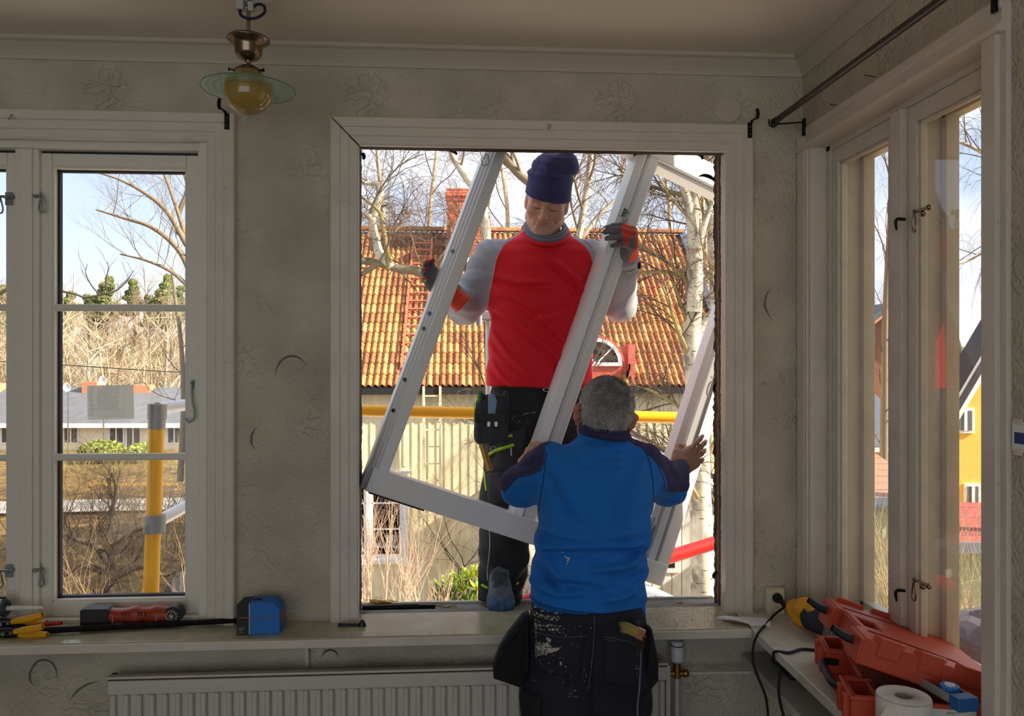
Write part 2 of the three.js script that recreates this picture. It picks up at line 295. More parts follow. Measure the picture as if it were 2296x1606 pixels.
{ // sill along the far wall and the shelf that turns the corner under the right window
  const s = structure('window_sill');
  part(s, 'sill_board', bx(-3.2, 0.966, SILL - 0.03, SILL, -0.068, 0.168, 0.006), M.sill);
  part(s, 'sill_edge', bx(-3.2, 0.966, SILL - 0.031, SILL - 0.003, 0.1675, 0.176, 0.003), M.paint);
  part(s, 'bracket', [prism([[0, 0], [0.13, 0], [0.13, -0.014], [0.03, -0.05], [0.014, -0.12], [0, -0.12]], 0.014, 0.002).rotateY(-Math.PI / 2).translate(-0.52, SILL - 0.03, 0)], M.paint);
  const pins = []; for (let i = 0; i < 26; i++) { const x = -1.5 + i * 0.082 + rr(-0.01, 0.01); pins.push(ball(0.0016, x, SILL, 0.152, 8, 6)); }
  part(s, 'nail_heads', pins, M.blackmetal);
  const sh = structure('shelf');
  const sdust = tex(1024, (u, v) => { const d = sstep(fbm(u * 9, v * 9, 3, 4), 0.02, 0.35), g = N(u * 150, v * 150, 2) * 0.5 + N(u * 320, v * 320, 6) * 0.5, k = d * sstep(g, -0.05, 0.35) * 0.85; return [0.93 - 0.3 * k, 0.92 - 0.42 * k, 0.9 - 0.55 * k]; }, true);
  part(sh, 'shelf_board', bx(0.968, 1.33, SILL - 0.032, SILL, 0.0, 1.9, 0.005), std(0xe0dcd2, 0.4, { map: scaled(sdust, 1.6) }));
  part(sh, 'lower_shelf', bx(0.985, XR, 0.628, 0.655, 0.02, 1.9, 0.004), std(0xc9c4ba, 0.5, { map: scaled(sdust, 1.3) }));
  part(sh, 'upright', bx(1.1, 1.2, 0, 0.63, 0.36, 0.38), M.paint);
  part(sh, 'upright', bx(1.1, 1.2, 0, 0.63, 1.7, 1.72), M.paint);
}
{ // window_3: the right window, two old casements in a deep recess
  const w = structure('window_3');
  const X = XR, put = (name, z0, z1, y0, y1, x0, x1, m = M.oldsash, r = 0.003) => part(w, name, bx(x0, x1, y0, y1, z0, z1, r), m);
  // far casing with flutes, near casing, head casing
  const flute = (z0, z1, name) => { const g = [bx(X - 0.022, X + 0.01, SILL, 2.5, z0, z1, 0.004)]; for (let k = 0; k < 5; k++) { const z = z0 + (z1 - z0) * (0.14 + k * 0.16); g.push(rod(V(X - 0.022, SILL, z), V(X - 0.022, 2.5, z), 0.0045, 0.0045, 8)); } part(w, name, g, M.paint); };
  flute(0.004, 0.075, 'casing_board'); part(w, 'casing_board', [bx(X - 0.022, X + 0.01, SILL, 2.5, 0.99, 1.04, 0.004), bx(X - 0.01, X + 0.01, SILL, 2.5, 1.038, 1.062, 0.004)], M.paint);
  const hp = [[0, 0], [-0.03, 0], [-0.034, 0.012], [-0.022, 0.02], [-0.02, 0.05], [-0.026, 0.054], [-0.026, 0.072], [-0.018, 0.082], [0, 0.085]];
  part(w, 'head_casing', uvm(prism(hp, 1.06, 0.001).translate(X, 2.428, 0.0)), M.paint);
  part(w, 'reveal', [bx(X - 0.012, X + 0.2, SILL, 2.45, 0.055, 0.085, 0.004), bx(X - 0.004, X + 0.2, SILL, 2.45, 0.985, 1.005, 0.004), bx(X - 0.012, X + 0.2, 2.43, 2.455, 0.05, 1.0, 0.004)], M.paint);
  put('window_frame', 0.085, 0.115, SILL, 2.435, X + 0.045, X + 0.2); put('window_frame', 0.964, 0.986, SILL, 2.435, X + 0.045, X + 0.2); put('window_frame', 0.085, 0.976, 2.412, 2.435, X + 0.045, X + 0.2); put('window_frame', 0.085, 0.976, SILL - 0.02, SILL + 0.012, X + 0.045, X + 0.2);
  put('mullion', 0.512, 0.57, SILL, 2.415, X + 0.03, X + 0.2, M.oldsash, 0.006);
  const sash = (z0, z1) => {
    const o = new THREE.Group(); o.name = 'sash'; w.add(o);
    const y0 = SILL + 0.012, y1 = 2.412, x0 = X + 0.05, x1 = X + 0.085, t = 0.042;
    const pr = (a, b, c, d, n) => part(o, n, [bx(x0, x1, c, d, a, b, 0.003)], M.oldsash);
    pr(z0, z0 + t, y0, y1, 'stile'); pr(z1 - t, z1, y0, y1, 'stile'); pr(z0 + t, z1 - t, y0, y0 + 0.06, 'rail'); pr(z0 + t, z1 - t, y1 - 0.05, y1, 'rail');
    const bead = []; for (const [za, zb, ya, yb] of [[z0 + t, z0 + t + 0.008, y0, y1], [z1 - t - 0.008, z1 - t, y0, y1], [z0 + t, z1 - t, y1 - 0.06, y1 - 0.05], [z0 + t, z1 - t, y0 + 0.06, y0 + 0.07]]) bead.push(bx(x0 + 0.01, x0 + 0.026, ya, yb, za, zb, 0.002));
    part(o, 'bead', bead, M.oldsash);
    part(o, 'pane', cheap(x0 + 0.028, x0 + 0.03, y0 + 0.055, y1 - 0.045, z0 + t - 0.004, z1 - t + 0.004), M.glass);
    // outer storm casement behind it
    const u0 = X + 0.15, u1 = X + 0.19, q = (a, b, c, d) => bx(u0, u1, c, d, a, b, 0.003);
    part(o, 'storm_casement', [q(z0, z0 + 0.024, y0, y1), q(z1 - 0.024, z1, y0, y1), q(z0, z1, y1 - 0.03, y1), q(z0, z1, y0, y0 + 0.06)], M.oldsash);
    part(o, 'storm_pane', cheap(u0 + 0.02, u0 + 0.022, y0 + 0.05, y1 - 0.045, z0 + 0.03, z1 - 0.03), M.glass);
    return o;
  };
  sash(0.118, 0.512); sash(0.572, 0.962);
  for (const py of [478, 1312]) {
    const p = atX(2068, py, X + 0.03), g = [];
    g.push(rod(V(p.x - 0.006, p.y + 0.008, p.z - 0.025), V(p.x - 0.006, p.y + 0.008, p.z + 0.04), 0.0045), ball(0.008, p.x - 0.006, p.y + 0.008, p.z + 0.04), ball(0.007, p.x - 0.006, p.y + 0.008, p.z - 0.025), ball(0.009, p.x - 0.002, p.y - 0.002, p.z + 0.006));
    const pts = []; for (let i = 0; i < 12; i++) { const a = i / 12 * 2 * Math.PI; pts.push(V(p.x - 0.012, p.y - 0.022 + 0.026 * Math.cos(a), p.z - 0.018 + 0.011 * Math.sin(a) * (0.4 + 0.6 * (1 - Math.cos(a)) / 2))); }
    g.push(tube(pts, 0.003, 30, 7, true)); part(w, 'latch', g, M.nickel);
    const q = atX(2022, py + 14, X + 0.03); part(w, 'latch', [limb([V(q.x + 0.01, q.y, q.z), V(q.x - 0.014, q.y, q.z - 0.004), V(q.x - 0.012, q.y - 0.03, q.z - 0.006)], [0.004, 0.005, 0.003], 8, 6)], M.blackmetal);
  }
}
// ================================================================ outside
const GROUND = -4.2;
{ // ground that rises to a wooded hill
  const g = new THREE.PlaneGeometry(260, 230, 130, 115).rotateX(-Math.PI / 2).translate(0, 0, -110), p = g.attributes.position;
  for (let i = 0; i < p.count; i++) { const x = p.getX(i), z = p.getZ(i), d = Math.max(0, -z - 55), h = sstep(d, 0, 60) * 7.5 + fbm(x * 0.05, z * 0.05, 1, 3) * (0.3 + d * 0.03); p.setY(i, GROUND + h * (d > 0 ? 1 : 0) + fbm(x * 0.2, z * 0.2, 3, 3) * 0.12); }
  g.computeVertexNormals();
  const grass = tex(512, (u, v) => { const n = tile((a, b) => fbm(a * 14, b * 14, 2, 5), u, v), k = tile((a, b) => fbm(a * 4, b * 4, 7, 3), u, v); return [0.56 + 0.5 * n + 0.1 * k, 0.48 + 0.45 * n + 0.16 * k, 0.3 + 0.3 * n]; }, true);
  struct('ground', uvm(g), std(0xc9b890, 1, { map: scaled(grass, 0.16) }));
}
// a group square to the camera at this distance: x to the right, y up from the eye, z towards it
function faced(o, depth) { o.position.copy(far(1148, 803, depth)); o.rotation.y = -YAW; return o; }
const PX = (px, d) => (px - 1148) / FOCAL * d, PY = (py, d) => (803 - py) / FOCAL * d;
const brickTex = tex(512, (u, v) => { const r = Math.floor(v * 16), o = (r % 2) * 0.5, c = (u * 8 + o) % 1, b = Math.floor(u * 8 + o), m = (v * 16) % 1 < 0.14 || c < 0.06, n = N(b * 3.7, r * 5.1, 2) * 0.3; return m ? [0.72, 0.64, 0.56] : [0.72 + n * 0.4, 0.3 + n * 0.3, 0.17 + n * 0.2]; }, true);
const tileTex = tex(512, (u, v) => { const n = tile((a, b) => fbm(a * 8, b * 8, 1, 5), u, v), k = sstep(tile((a, b) => fbm(a * 20, b * 12, 6, 4), u, v), 0.05, 0.3); return [0.93 + n * 0.4 - k * 0.32, 0.9 + n * 0.45 - k * 0.34, 0.85 + n * 0.4 - k * 0.3]; }, true);
const YELLOW = std(0xf3e7c0, 0.8, { map: scaled(patchy, 0.4) });
{ // the neighbour's house: board walls, pantiled roof, chimney, dormer
  const D = 17, h = faced(thing('house', 'pale yellow board house with an orange pantiled roof behind the open window hole', 'house'), D); h.rotation.y += 0.06;
  const x0 = -5.4, x1 = 4.78, top = -0.8, base = -6.1;
  const wx0 = PX(741, D), wx1 = PX(917, D), wy0 = PY(1262, D), wy1 = PY(1056, D);
  part(h, 'wall', uvm(prism([[x0, base], [x1, base], [x1, top + 0.25], [x0, top + 0.25]], 0.25, 0, [[[wx0 + 0.12, wy0 + 0.12], [wx1 - 0.12, wy0 + 0.12], [wx1 - 0.12, wy1 - 0.14], [wx0 + 0.12, wy1 - 0.14]]]).translate(0, 0, -0.25)), YELLOW);
  part(h, 'gable_wall', uvm(prism([[-0.1, base], [-8.7, base], [-8.7, -0.7], [-4.4, 3.2], [-0.1, -0.7]], 0.2).rotateY(-Math.PI / 2).translate(x1, 0, 0)), YELLOW);
  part(h, 'back_wall', cheap(x0, x1, base, -0.7, -8.9, -8.7), YELLOW);
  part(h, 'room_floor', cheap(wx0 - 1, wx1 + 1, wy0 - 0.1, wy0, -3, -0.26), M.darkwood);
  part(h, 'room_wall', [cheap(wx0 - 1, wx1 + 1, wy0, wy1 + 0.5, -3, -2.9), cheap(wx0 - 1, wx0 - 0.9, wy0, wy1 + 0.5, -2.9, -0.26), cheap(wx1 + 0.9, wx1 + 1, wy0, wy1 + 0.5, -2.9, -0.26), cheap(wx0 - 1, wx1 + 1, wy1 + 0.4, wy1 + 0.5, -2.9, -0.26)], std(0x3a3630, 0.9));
  const bg = {};
  for (let x = x0 + 0.05; x < x1; x += 0.178) {
    const cut = x > wx0 - 0.06 && x < wx1 + 0.06, spans = cut ? [[base, wy0 - 0.05], [wy1 + 0.12, top]] : [[base, top]];
    for (const [a, b] of spans) { const k = (b - a).toFixed(3); const m = part(h, 'batten', bg[k] ??= cheap(-0.025, 0.025, 0, b - a, 0, 0.016), YELLOW); m.position.set(x, a, 0); }
  }
  // window: casing, mullion, sashes, panes, flowerpot
  const w = new THREE.Group(); w.name = 'window'; h.add(w);
  part(w, 'window_casing', [cheap(wx0, wx0 + 0.14, wy0 + 0.02, wy1, 0, 0.05), cheap(wx1 - 0.14, wx1, wy0 - 0.03, wy1, 0, 0.05), cheap(wx0 - 0.02, wx1 + 0.02, wy1 - 0.13, wy1, 0, 0.055), cheap(wx0 - 0.06, wx1 + 0.06, wy1, wy1 + 0.03, 0, 0.09), cheap(wx0, wx1, wy0 + 0.02, wy0 + 0.12, 0, 0.06)], M.newwhite);
  const ix0 = wx0 + 0.13, ix1 = wx1 - 0.13, iy0 = wy0 + 0.12, iy1 = wy1 - 0.13, mid = (ix0 + ix1) / 2;
  for (const [a, b] of [[ix0, mid - 0.04], [mid + 0.04, ix1]]) {
    const H = iy1 - iy0;
    part(w, 'window_sash', [cheap(a, a + 0.06, iy0, iy1, -0.05, 0.0), cheap(b - 0.06, b, iy0, iy1, -0.05, 0), cheap(a, b, iy0, iy0 + 0.1, -0.05, 0), cheap(a, b, iy1 - 0.07, iy1, -0.05, 0), cheap(a, b, iy0 + H * 0.36, iy0 + H * 0.36 + 0.03, -0.05, 0), cheap(a, b, iy0 + H * 0.68, iy0 + H * 0.68 + 0.03, -0.05, 0)], M.newwhite);
    for (const [c, d] of [[0.05, 0.36], [0.38, 0.68], [0.7, 0.97]]) part(w, 'window_pane', cheap(a + 0.05, b - 0.05, iy0 + H * c, iy0 + H * d, -0.03, -0.025), M.glass);
  }
  part(w, 'window_mullion', cheap(mid - 0.045, mid + 0.045, iy0, iy1, -0.06, 0.03), M.newwhite);
  part(h, 'gutter', [cheap(x0 - 0.2, x1 + 0.25, PY(883, D), PY(867, D), 0.18, 0.3), cheap(x0 - 0.2, x1 + 0.2, -0.72, -0.68, -0.2, 0.2)], std(0x1d1b1a, 0.7));
  // roof
  const ez = 0.3, ey = PY(866, D - 0.3), rz = -4.4, ry = PY(521, D + 4.4), L = Math.hypot(ez - rz, ry - ey), ang = Math.atan2(ry - ey, ez - rz);
  const roof = new THREE.Group(); roof.name = 'roof'; roof.position.set(0, ey, ez); roof.rotation.x = ang - Math.PI / 2; h.add(roof); // local y runs up the slope, z out of it
  roof.rotation.x = -(Math.PI / 2 - ang);
  part(roof, 'roof_deck', cheap(x0 - 0.2, x1 + 0.14, 0, L, -0.12, -0.04), std(0x4a3826, 0.9));
  const back = part(h, 'roof_back', bar(V(0, ry - 0.05, rz), V(0, ey, 2 * rz - ez), x1 - x0 + 0.3, 0.08, V(0, 1, 0)).translate((x0 + x1) / 2, 0, 0), std(0x9a5a30, 0.9)); 
  const TW = 0.1416, TL = 0.36, cols = Math.floor((x1 - x0 + 0.25) / TW), rows = Math.floor(L / TL);
  const pan = () => { const n = 8, pos = [], idx = [], W = TW * 1.14, len = TL * 1.12; const f = (t) => 0.034 * Math.sin(t * 2 * Math.PI - 0.6) ; // top sheet and front lip
    for (let i = 0; i <= n; i++) { const t = i / n, z = f(t); pos.push(t * W, 0, z + 0.026, t * W, len, z, t * W, 0, z + 0.002); }
    for (let i = 0; i < n; i++) { const a = i * 3, b = a + 3; idx.push(a, b, b + 1, a, b + 1, a + 1, a + 2, b + 2, b, a + 2, b, a); }
    const g = new THREE.BufferGeometry(); g.setAttribute('position', new THREE.Float32BufferAttribute(pos, 3)); g.setIndex(idx); const q = g.toNonIndexed(); q.computeVertexNormals(); return uvm(q); };
  const tg = pan(), tones = ['#c99862', '#c08a54', '#b87e4e', '#a87048', '#cfa36c', '#9c6444'].map(C), tmats = tones.map((c) => std(c, 0.85, { map: scaled(tileTex, 1.3) }));
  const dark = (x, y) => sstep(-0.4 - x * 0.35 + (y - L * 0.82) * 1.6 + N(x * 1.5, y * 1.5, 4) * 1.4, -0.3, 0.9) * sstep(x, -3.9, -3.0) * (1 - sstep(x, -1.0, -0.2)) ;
  const rest = []; let single = 0;
  for (let r = 0; r < rows; r++) for (let c = 0; c < cols; c++) {
    const x = x0 - 0.12 + c * TW, y = r * TL + rr(-0.006, 0.006), px = 1148 + x * FOCAL / (D + r * TL * 0.7);
    if (px > 800 && px < 1612 && single < 300 && !(px > 1130 && px < 1390 && r < 4)) { const m = part(roof, 'tile', tg, tmats[Math.floor(rnd() * 6)]); m.position.set(x, y, 0); m.rotation.z = rr(-0.01, 0.01); single++; } else rest.push([x, y]);
  }
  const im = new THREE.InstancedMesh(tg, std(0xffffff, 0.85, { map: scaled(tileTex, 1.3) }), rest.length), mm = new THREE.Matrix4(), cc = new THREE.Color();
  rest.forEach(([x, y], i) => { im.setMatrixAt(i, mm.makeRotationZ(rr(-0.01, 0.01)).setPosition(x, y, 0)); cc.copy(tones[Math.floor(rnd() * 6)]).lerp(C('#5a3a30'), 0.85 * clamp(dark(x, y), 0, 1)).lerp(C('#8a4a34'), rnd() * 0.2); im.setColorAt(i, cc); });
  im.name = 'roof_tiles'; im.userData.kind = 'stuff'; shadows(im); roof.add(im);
  const rg = []; const ridgeTile = new THREE.CylinderGeometry(0.11, 0.125, 0.36, 10, 1, false, -Math.PI / 2, Math.PI).rotateZ(Math.PI / 2);
  for (let x = x0; x < x1 + 0.1; x += 0.33) { const m = part(h, 'ridge_tile', ridgeTile, tmats[Math.floor(rnd() * 6)]); m.position.set(x, ry + 0.02, rz); m.rotation.x = -Math.PI / 2; }
  part(roof, 'verge_board', cheap(x1 + 0.12, x1 + 0.3, -0.05, L + 0.03, -0.14, 0.06), std(0x4b5368, 0.6));
  // red roof ladder
  const lad = new THREE.Group(); lad.name = 'roof_ladder'; roof.add(lad); const lm = std(0xc8674e, 0.7), lx = PX(945, 18.5);
  part(lad, 'ladder_side', cheap(lx - 0.27, lx - 0.22, 0.5, L - 0.4, 0.06, 0.1), lm); part(lad, 'ladder_side', cheap(lx + 0.22, lx + 0.27, 0.5, L - 0.4, 0.06, 0.1), lm);
  for (let y = 0.7; y < L - 0.5; y += 0.32) part(lad, 'rung', cheap(lx - 0.25, lx + 0.25, y - 0.02, y + 0.02, 0.06, 0.09), lm);
  // chimney
  const cd = D + 3.6, ch = new THREE.Group(); ch.name = 'chimney'; ch.position.set(0.26, 0, D - cd); h.add(ch); const bm = std(0xffffff, 0.9, { map: scaled(brickTex, 0.8), bumpMap: scaled(brickTex, 0.8), bumpScale: 0.01 });
  const cx0 = PX(1000, cd), cx1 = PX(1062, cd), cy1 = PY(431, cd);
  part(ch, 'shaft', cheap(cx0, cx1, PY(590, cd), cy1 - 0.2, -0.4, 0.35), bm); part(ch, 'cornice', [cheap(cx0 - 0.05, cx1 + 0.05, cy1 - 0.2, cy1 - 0.1, -0.45, 0.4), cheap(cx0 - 0.02, cx1 + 0.02, cy1 - 0.3, cy1 - 0.2, -0.42, 0.37), cheap(cx0 - 0.02, cx1 + 0.02, cy1 - 0.1, cy1, -0.42, 0.37)], bm);
  part(ch, 'chimney_base', cheap(cx0 + 0.1, PX(1095, cd), PY(600, cd), PY(505, cd), -0.3, 0.75), bm); part(ch, 'flashing', cheap(cx0 + 0.08, PX(1100, cd), PY(597, cd), PY(585, cd), -0.3, 0.79), std(0xd8cfc4, 0.5));
  // dormer with a half-round window
  const dd = D - 0.1, dm = new THREE.Group(); dm.name = 'dormer'; dm.position.z = D - dd; h.add(dm); const red = std(0xc85c48, 0.8);
  const ax = PX(1338, dd), ay = PY(816, dd), R = 0.56; const arc = (r, n = 20) => Array.from({ length: n + 1 }, (_, i) => [ax + r * Math.cos(Math.PI * i / n), ay + r * Math.sin(Math.PI * i / n)]);
  part(dm, 'dormer_wall', uvm(prism([[PX(1270, dd), PY(862, dd)], [PX(1396, dd), PY(862, dd)], [PX(1396, dd), ay + 0.1], ...arc(R + 0.06), [PX(1270, dd), ay + 0.1]], 0.1, 0, [arc(R - 0.06)]).translate(0, 0, -0.1)), red);
  part(dm, 'window_casing', [uvm(prism([...arc(R), ...arc(R - 0.08).reverse()], 0.05).translate(0, 0, 0)), cheap(ax - R, ax + R, ay - 0.05, ay + 0.03, 0, 0.06), bar(V(ax, ay, 0.01), V(ax + 0.36, ay + 0.36, 0.01), 0.03, 0.04, V(0, 0, 1)), bar(V(ax, ay, 0.01), V(ax - 0.36, ay + 0.36, 0.01), 0.03, 0.04, V(0, 0, 1))], M.newwhite);
  part(dm, 'window_pane', uvm(prism(arc(R - 0.05), 0.01).translate(0, 0, -0.06)), phys(0x222a2c, 0.05));
  const hood = new THREE.CylinderGeometry(R + 0.16, R + 0.16, 1.5, 24, 1, true, -Math.PI / 2, Math.PI).rotateX(Math.PI / 2).rotateZ(0); part(dm, 'dormer_roof', hood.rotateZ(Math.PI).scale(1, -1, 1).translate(ax, ay, -0.6), std(0xc98050, 0.8, { side: THREE.DoubleSide }));
  part(dm, 'side_panel', [cheap(PX(1411, dd), PX(1427, dd), PY(862, dd), PY(772, dd), -0.4, 0.0), cheap(PX(1396, dd), PX(1411, dd), PY(858, dd), PY(778, dd), -0.5, -0.1)], std(0xcf6a5c, 0.8));
}
{ // tall cream ladder against the neighbour's wall
  const D = 16.6, t = faced(thing('wall_ladder', 'cream ladder fixed to the yellow wall below the gutter', 'ladder'), D), m = std(0xe2d6b4, 0.7), a = PX(950, D), b = PX(987, D);
  part(t, 'ladder_side', cheap(a - 0.025, a + 0.025, -5.9, PY(866, D), -0.03, 0.03), m); part(t, 'ladder_side', cheap(b - 0.025, b + 0.025, -5.9, PY(866, D), -0.03, 0.03), m);
  for (let y = PY(888, D); y > -5.8; y -= 0.36) part(t, 'rung', cheap(a, b, y - 0.015, y + 0.015, -0.015, 0.015), m);
  const p = faced(thing('flowerpot', 'small pale flowerpot with a green plant behind the pane of the yellow house', 'flowerpot'), 17.35);
  const fx = PX(879, 17.35), fy = PY(1222, 17.35);
  part(p, 'pot', lathe([[0, 0], [0.1, 0], [0.14, 0.2], [0.155, 0.2], [0.155, 0.25], [0.13, 0.25], [0.1, 0.05]], 20).translate(fx, fy, 0), std(0xd4dce4, 0.5)); 
  const lv = []; for (let i = 0; i < 16; i++) { const a2 = rr(0, 6.28), q = V(fx + Math.cos(a2) * rr(0.06, 0.16), fy + rr(0.34, 0.46), Math.sin(a2) * 0.1); lv.push(limb([V(fx, fy + 0.22, 0), q.clone().lerp(V(fx, fy + 0.3, 0), 0.4), q], [0.01, 0.03, 0.004], 5, 4)); } part(p, 'leaves', lv, std(0x4c6a34, 0.8));
  part(p, 'pot_shelf', cheap(PX(741, 17.35), PX(917, 17.35), fy - 0.04, fy, -0.2, 0.12), M.newwhite);
}
{ // the white annex with its gable towards us
  const D = 15.5, h = faced(thing('annex_building', 'white boarded gable annex with a black roof edge right of the worker in blue', 'building'), D), W = std(0xf6f3ea, 0.7, { map: scaled(patchy, 0.5) }), groove = std(0xdcc488, 0.8);
  const rx = PX(1375, D), ry = PY(962, D), ex = PX(1598, D), ey = PY(1081, D), sl = (ry - ey) / (ex - rx), lx = rx - 1.2, base = -6.1;
  const top = (x) => ry - Math.abs(x - rx) * sl;
  part(h, 'wall', uvm(prism([[lx, base], [PX(1580, D), base], [PX(1580, D), top(PX(1580, D))], [rx, ry], [lx, top(lx)]], 0.15).translate(0, 0, -0.15)), groove);
  part(h, 'side_wall', cheap(PX(1580, D) - 0.15, PX(1580, D), base, top(PX(1580, D)), -1.4, 0), W);
  for (let x = lx + 0.02; x < PX(1578, D); x += 0.196) { const w = Math.min(0.172, PX(1580, D) - x), y1 = Math.min(top(x), top(x + w)) - 0.02; part(h, 'plank', cheap(x, x + w, base, y1, 0, 0.022), W); }
  const slab = (xa, xb, n, m, t0, t1, z0, z1) => part(h, n, uvm(prism([[xa, top(xa) + t0], [xb, top(xb) + t0], [xb, top(xb) + t1], [xa, top(xa) + t1]], z1 - z0).translate(0, 0, z0)), m);
  slab(rx, ex, 'roof', std(0x33322f, 0.9), 0.06, 0.17, -1.5, 0.28); slab(lx - 0.2, rx, 'roof', std(0x33322f, 0.9), 0.06, 0.17, -1.5, 0.28);
  slab(rx, ex - 0.05, 'bargeboard', M.newwhite, -0.1, 0.06, 0.24, 0.29); slab(lx - 0.15, rx, 'bargeboard', M.newwhite, -0.1, 0.06, 0.24, 0.29);
  // window half hidden by the carried frame
  const a = PX(1466, D), b = PX(1512, D), c = PY(1272, D), d = PY(1140, D);
  part(h, 'window', [cheap(a - 0.1, b + 0.1, c - 0.1, d + 0.1, 0.0, 0.05)], M.newwhite); part(h, 'window_pane', cheap(a, b, c, d, 0.05, 0.055), phys(0x20242a, 0.08)); part(h, 'window_muntin', [cheap(a, b, (c + d) / 2 - 0.02, (c + d) / 2 + 0.02, 0.05, 0.07), cheap((a + b) / 2 - 0.02, (a + b) / 2 + 0.02, c, d, 0.05, 0.07)], M.newwhite);
  // white sheet roof of the porch below the window, seen only at its far right edge
  const e = thing('porch_roof', 'white sunlit sheet metal porch roof below the window, showing low beside the worker in blue', 'roof'), ry0 = -1.0, A = atY(1445, 1322, ry0), B = atY(1548, 1372, ry0), ed = B.clone().sub(A).normalize(), F0 = A.clone().addScaledVector(ed, -0.7), F1 = B.clone().addScaledVector(ed, 1.2);
  const out = [[-2.6, -1.25], [3.0, -1.25], [3.0, F1.z], [F1.x, F1.z], [F0.x, F0.z], [F0.x - 0.4, -5.6], [-2.6, -5.6]];
  part(e, 'roof_sheet', uvm(prism(out.map(([x, z]) => [x, -z]), 0.06).rotateX(-Math.PI / 2).translate(0, ry0 - 0.06, 0)), std(0xf4f2ec, 0.5));
  for (let i = 0; i < 9; i++) part(e, 'standing_seam', cheap(-2.5 + i * 0.6, -2.485 + i * 0.6, ry0, ry0 + 0.025, -5.5, -1.3), M.newwhite);
  part(e, 'gutter', bar(F0.clone().setY(ry0 + 0.01), F1.clone().setY(ry0 + 0.01), 0.1, 0.09), M.newwhite);
  const lf = []; for (let i = 0; i < 26; i++) { const c = atY(rr(1462, 1482), rr(1348, 1362), ry0); lf.push(new THREE.IcosahedronGeometry(rr(0.01, 0.03), 0).scale(1, 0.4, 1).translate(c.x + rr(-0.05, 0.05), ry0 + 0.012, c.z + rr(-0.2, 0.2))); } part(e, 'leaf_litter', lf, std(0x7a5236, 0.95), undefined, 'stuff');
  part(e, 'post', cheap(F1.x - 0.6, F1.x - 0.5, GROUND, ry0 - 0.06, F1.z + 0.3, F1.z + 0.4), M.newwhite); part(e, 'post', cheap(-2.5, -2.4, GROUND, ry0 - 0.06, -5.4, -5.3), M.newwhite);
  const q = faced(thing('annex_extension', 'white planked wall standing right of the annex beside the torn window edge', 'wall'), 13.4);
  part(q, 'wall', cheap(PX(1560, 13.4), PX(1760, 13.4), -6.1, PY(1090, 13.4), -0.3, 0), groove); for (let i = 0; i < 9; i++) part(q, 'plank', cheap(PX(1560, 13.4) + i * 0.19, PX(1560, 13.4) + i * 0.19 + 0.165, -6.1, PY(1090, 13.4), 0, 0.02), W);
  part(q, 'roof', cheap(PX(1556, 13.4), PX(1770, 13.4), PY(1090, 13.4), PY(1083, 13.4), -0.4, 0.2), M.newwhite);
}
{ // black barrel on its side at the right edge of the hole
  const D = 8.6, t = faced(thing('barrel', 'black round barrel lying low beside the torn right edge', 'barrel'), D), x = PX(1590, D), y = PY(1366, D);
  part(t, 'drum', lathe([[0, 0], [0.15, 0], [0.155, 0.02], [0.15, 0.05], [0.155, 0.2], [0.15, 0.4], [0, 0.4]], 28).rotateX(Math.PI / 2).rotateY(-0.5).translate(x, y, 0), std(0x1d1d1f, 0.35));
  part(t, 'cap', ball(0.018, x - 0.02, y + 0.09, 0.02), M.steel); part(t, 'stand', cheap(x - 0.1, x + 0.1, GROUND - 1.7, y - 0.13, -0.4, -0.1), M.darkwood);
}
// ---------------------------------------------------------------- trees
const birchTex = tex(512, (u, v) => { const n = tile((a, b) => fbm(a * 5, b * 3, 1, 4), u, v), k = tile((a, b) => N(a * 34, b * 5, 7) + 0.4 * N(a * 9, b * 4, 3), u, v), d = sstep(k, 0.42, 0.6); const b = tile((a, c) => sstep(fbm(a * 4, c * 3, 11, 3), 0.08, 0.3), u, v) * 0.5; return [0.8 + n * 0.2 - d * 0.55 - b * 0.6, 0.76 + n * 0.2 - d * 0.55 - b * 0.6, 0.68 + n * 0.18 - d * 0.5 - b * 0.55]; }, true);
const BARK = { birch: std(0xffffff, 0.85, { map: birchTex }), grey: std(0x8a7a62, 0.95, { map: scaled(patchy, 3) }), olive: std(0x9a8a58, 0.95, { map: scaled(patchy, 3) }), pale: std(0xc9b795, 0.95), twig: std(0x6a5648, 0.95), redtwig: std(0xb0937c, 0.95), dark: std(0x4e4238, 0.95) };
function barkUV(g, L, r) { const u = g.attributes.uv; for (let i = 0; i < u.count; i++) u.setXY(i, u.getX(i) * L * 1.2, u.getY(i) * Math.max(1, Math.round(r * 8))); return g; }
function lenOf(p) { let s = 0; for (let i = 1; i < p.length; i++) s += p[i].distanceTo(p[i - 1]); return s; }
// bends away from a start, adding limbs to out[level]; droop > 0 hangs
function grow(out, p, d, len, r, level, o) {
  const pts = [p.clone()], n = 4; let q = p.clone(), e = d.clone().normalize();
  for (let i = 0; i < n; i++) { e.add(V(rr(-1, 1), rr(-1, 1), rr(-1, 1)).multiplyScalar(o.wild)).add(V(0, -o.droop * (level >= o.hang ? 1 : 0.15), 0)).normalize(); q = q.clone().addScaledVector(e, len / n); pts.push(q); }
  (level >= o.fine ? out.twigs : out.branches).push(limb(pts, [r, r * 0.75, r * 0.4], level >= o.fine ? 4 : 7, level >= o.fine ? 3 : 6));
  if (level >= o.levels) return;
  const c = new THREE.CatmullRomCurve3(pts), k = o.kids[level] ?? 3;
  for (let i = 0; i < k; i++) { const t = 0.25 + 0.75 * (i + rnd()) / k, dir = c.getTangentAt(Math.min(t, 0.99)).add(V(rr(-1, 1), rr(-0.6, 1) + o.lift, rr(-1, 1)).multiplyScalar(o.spread)).normalize(); grow(out, c.getPointAt(Math.min(t, 0.99)), dir, len * rr(0.45, 0.75), r * (1 - t * 0.55) * 0.55, level + 1, o); }
}
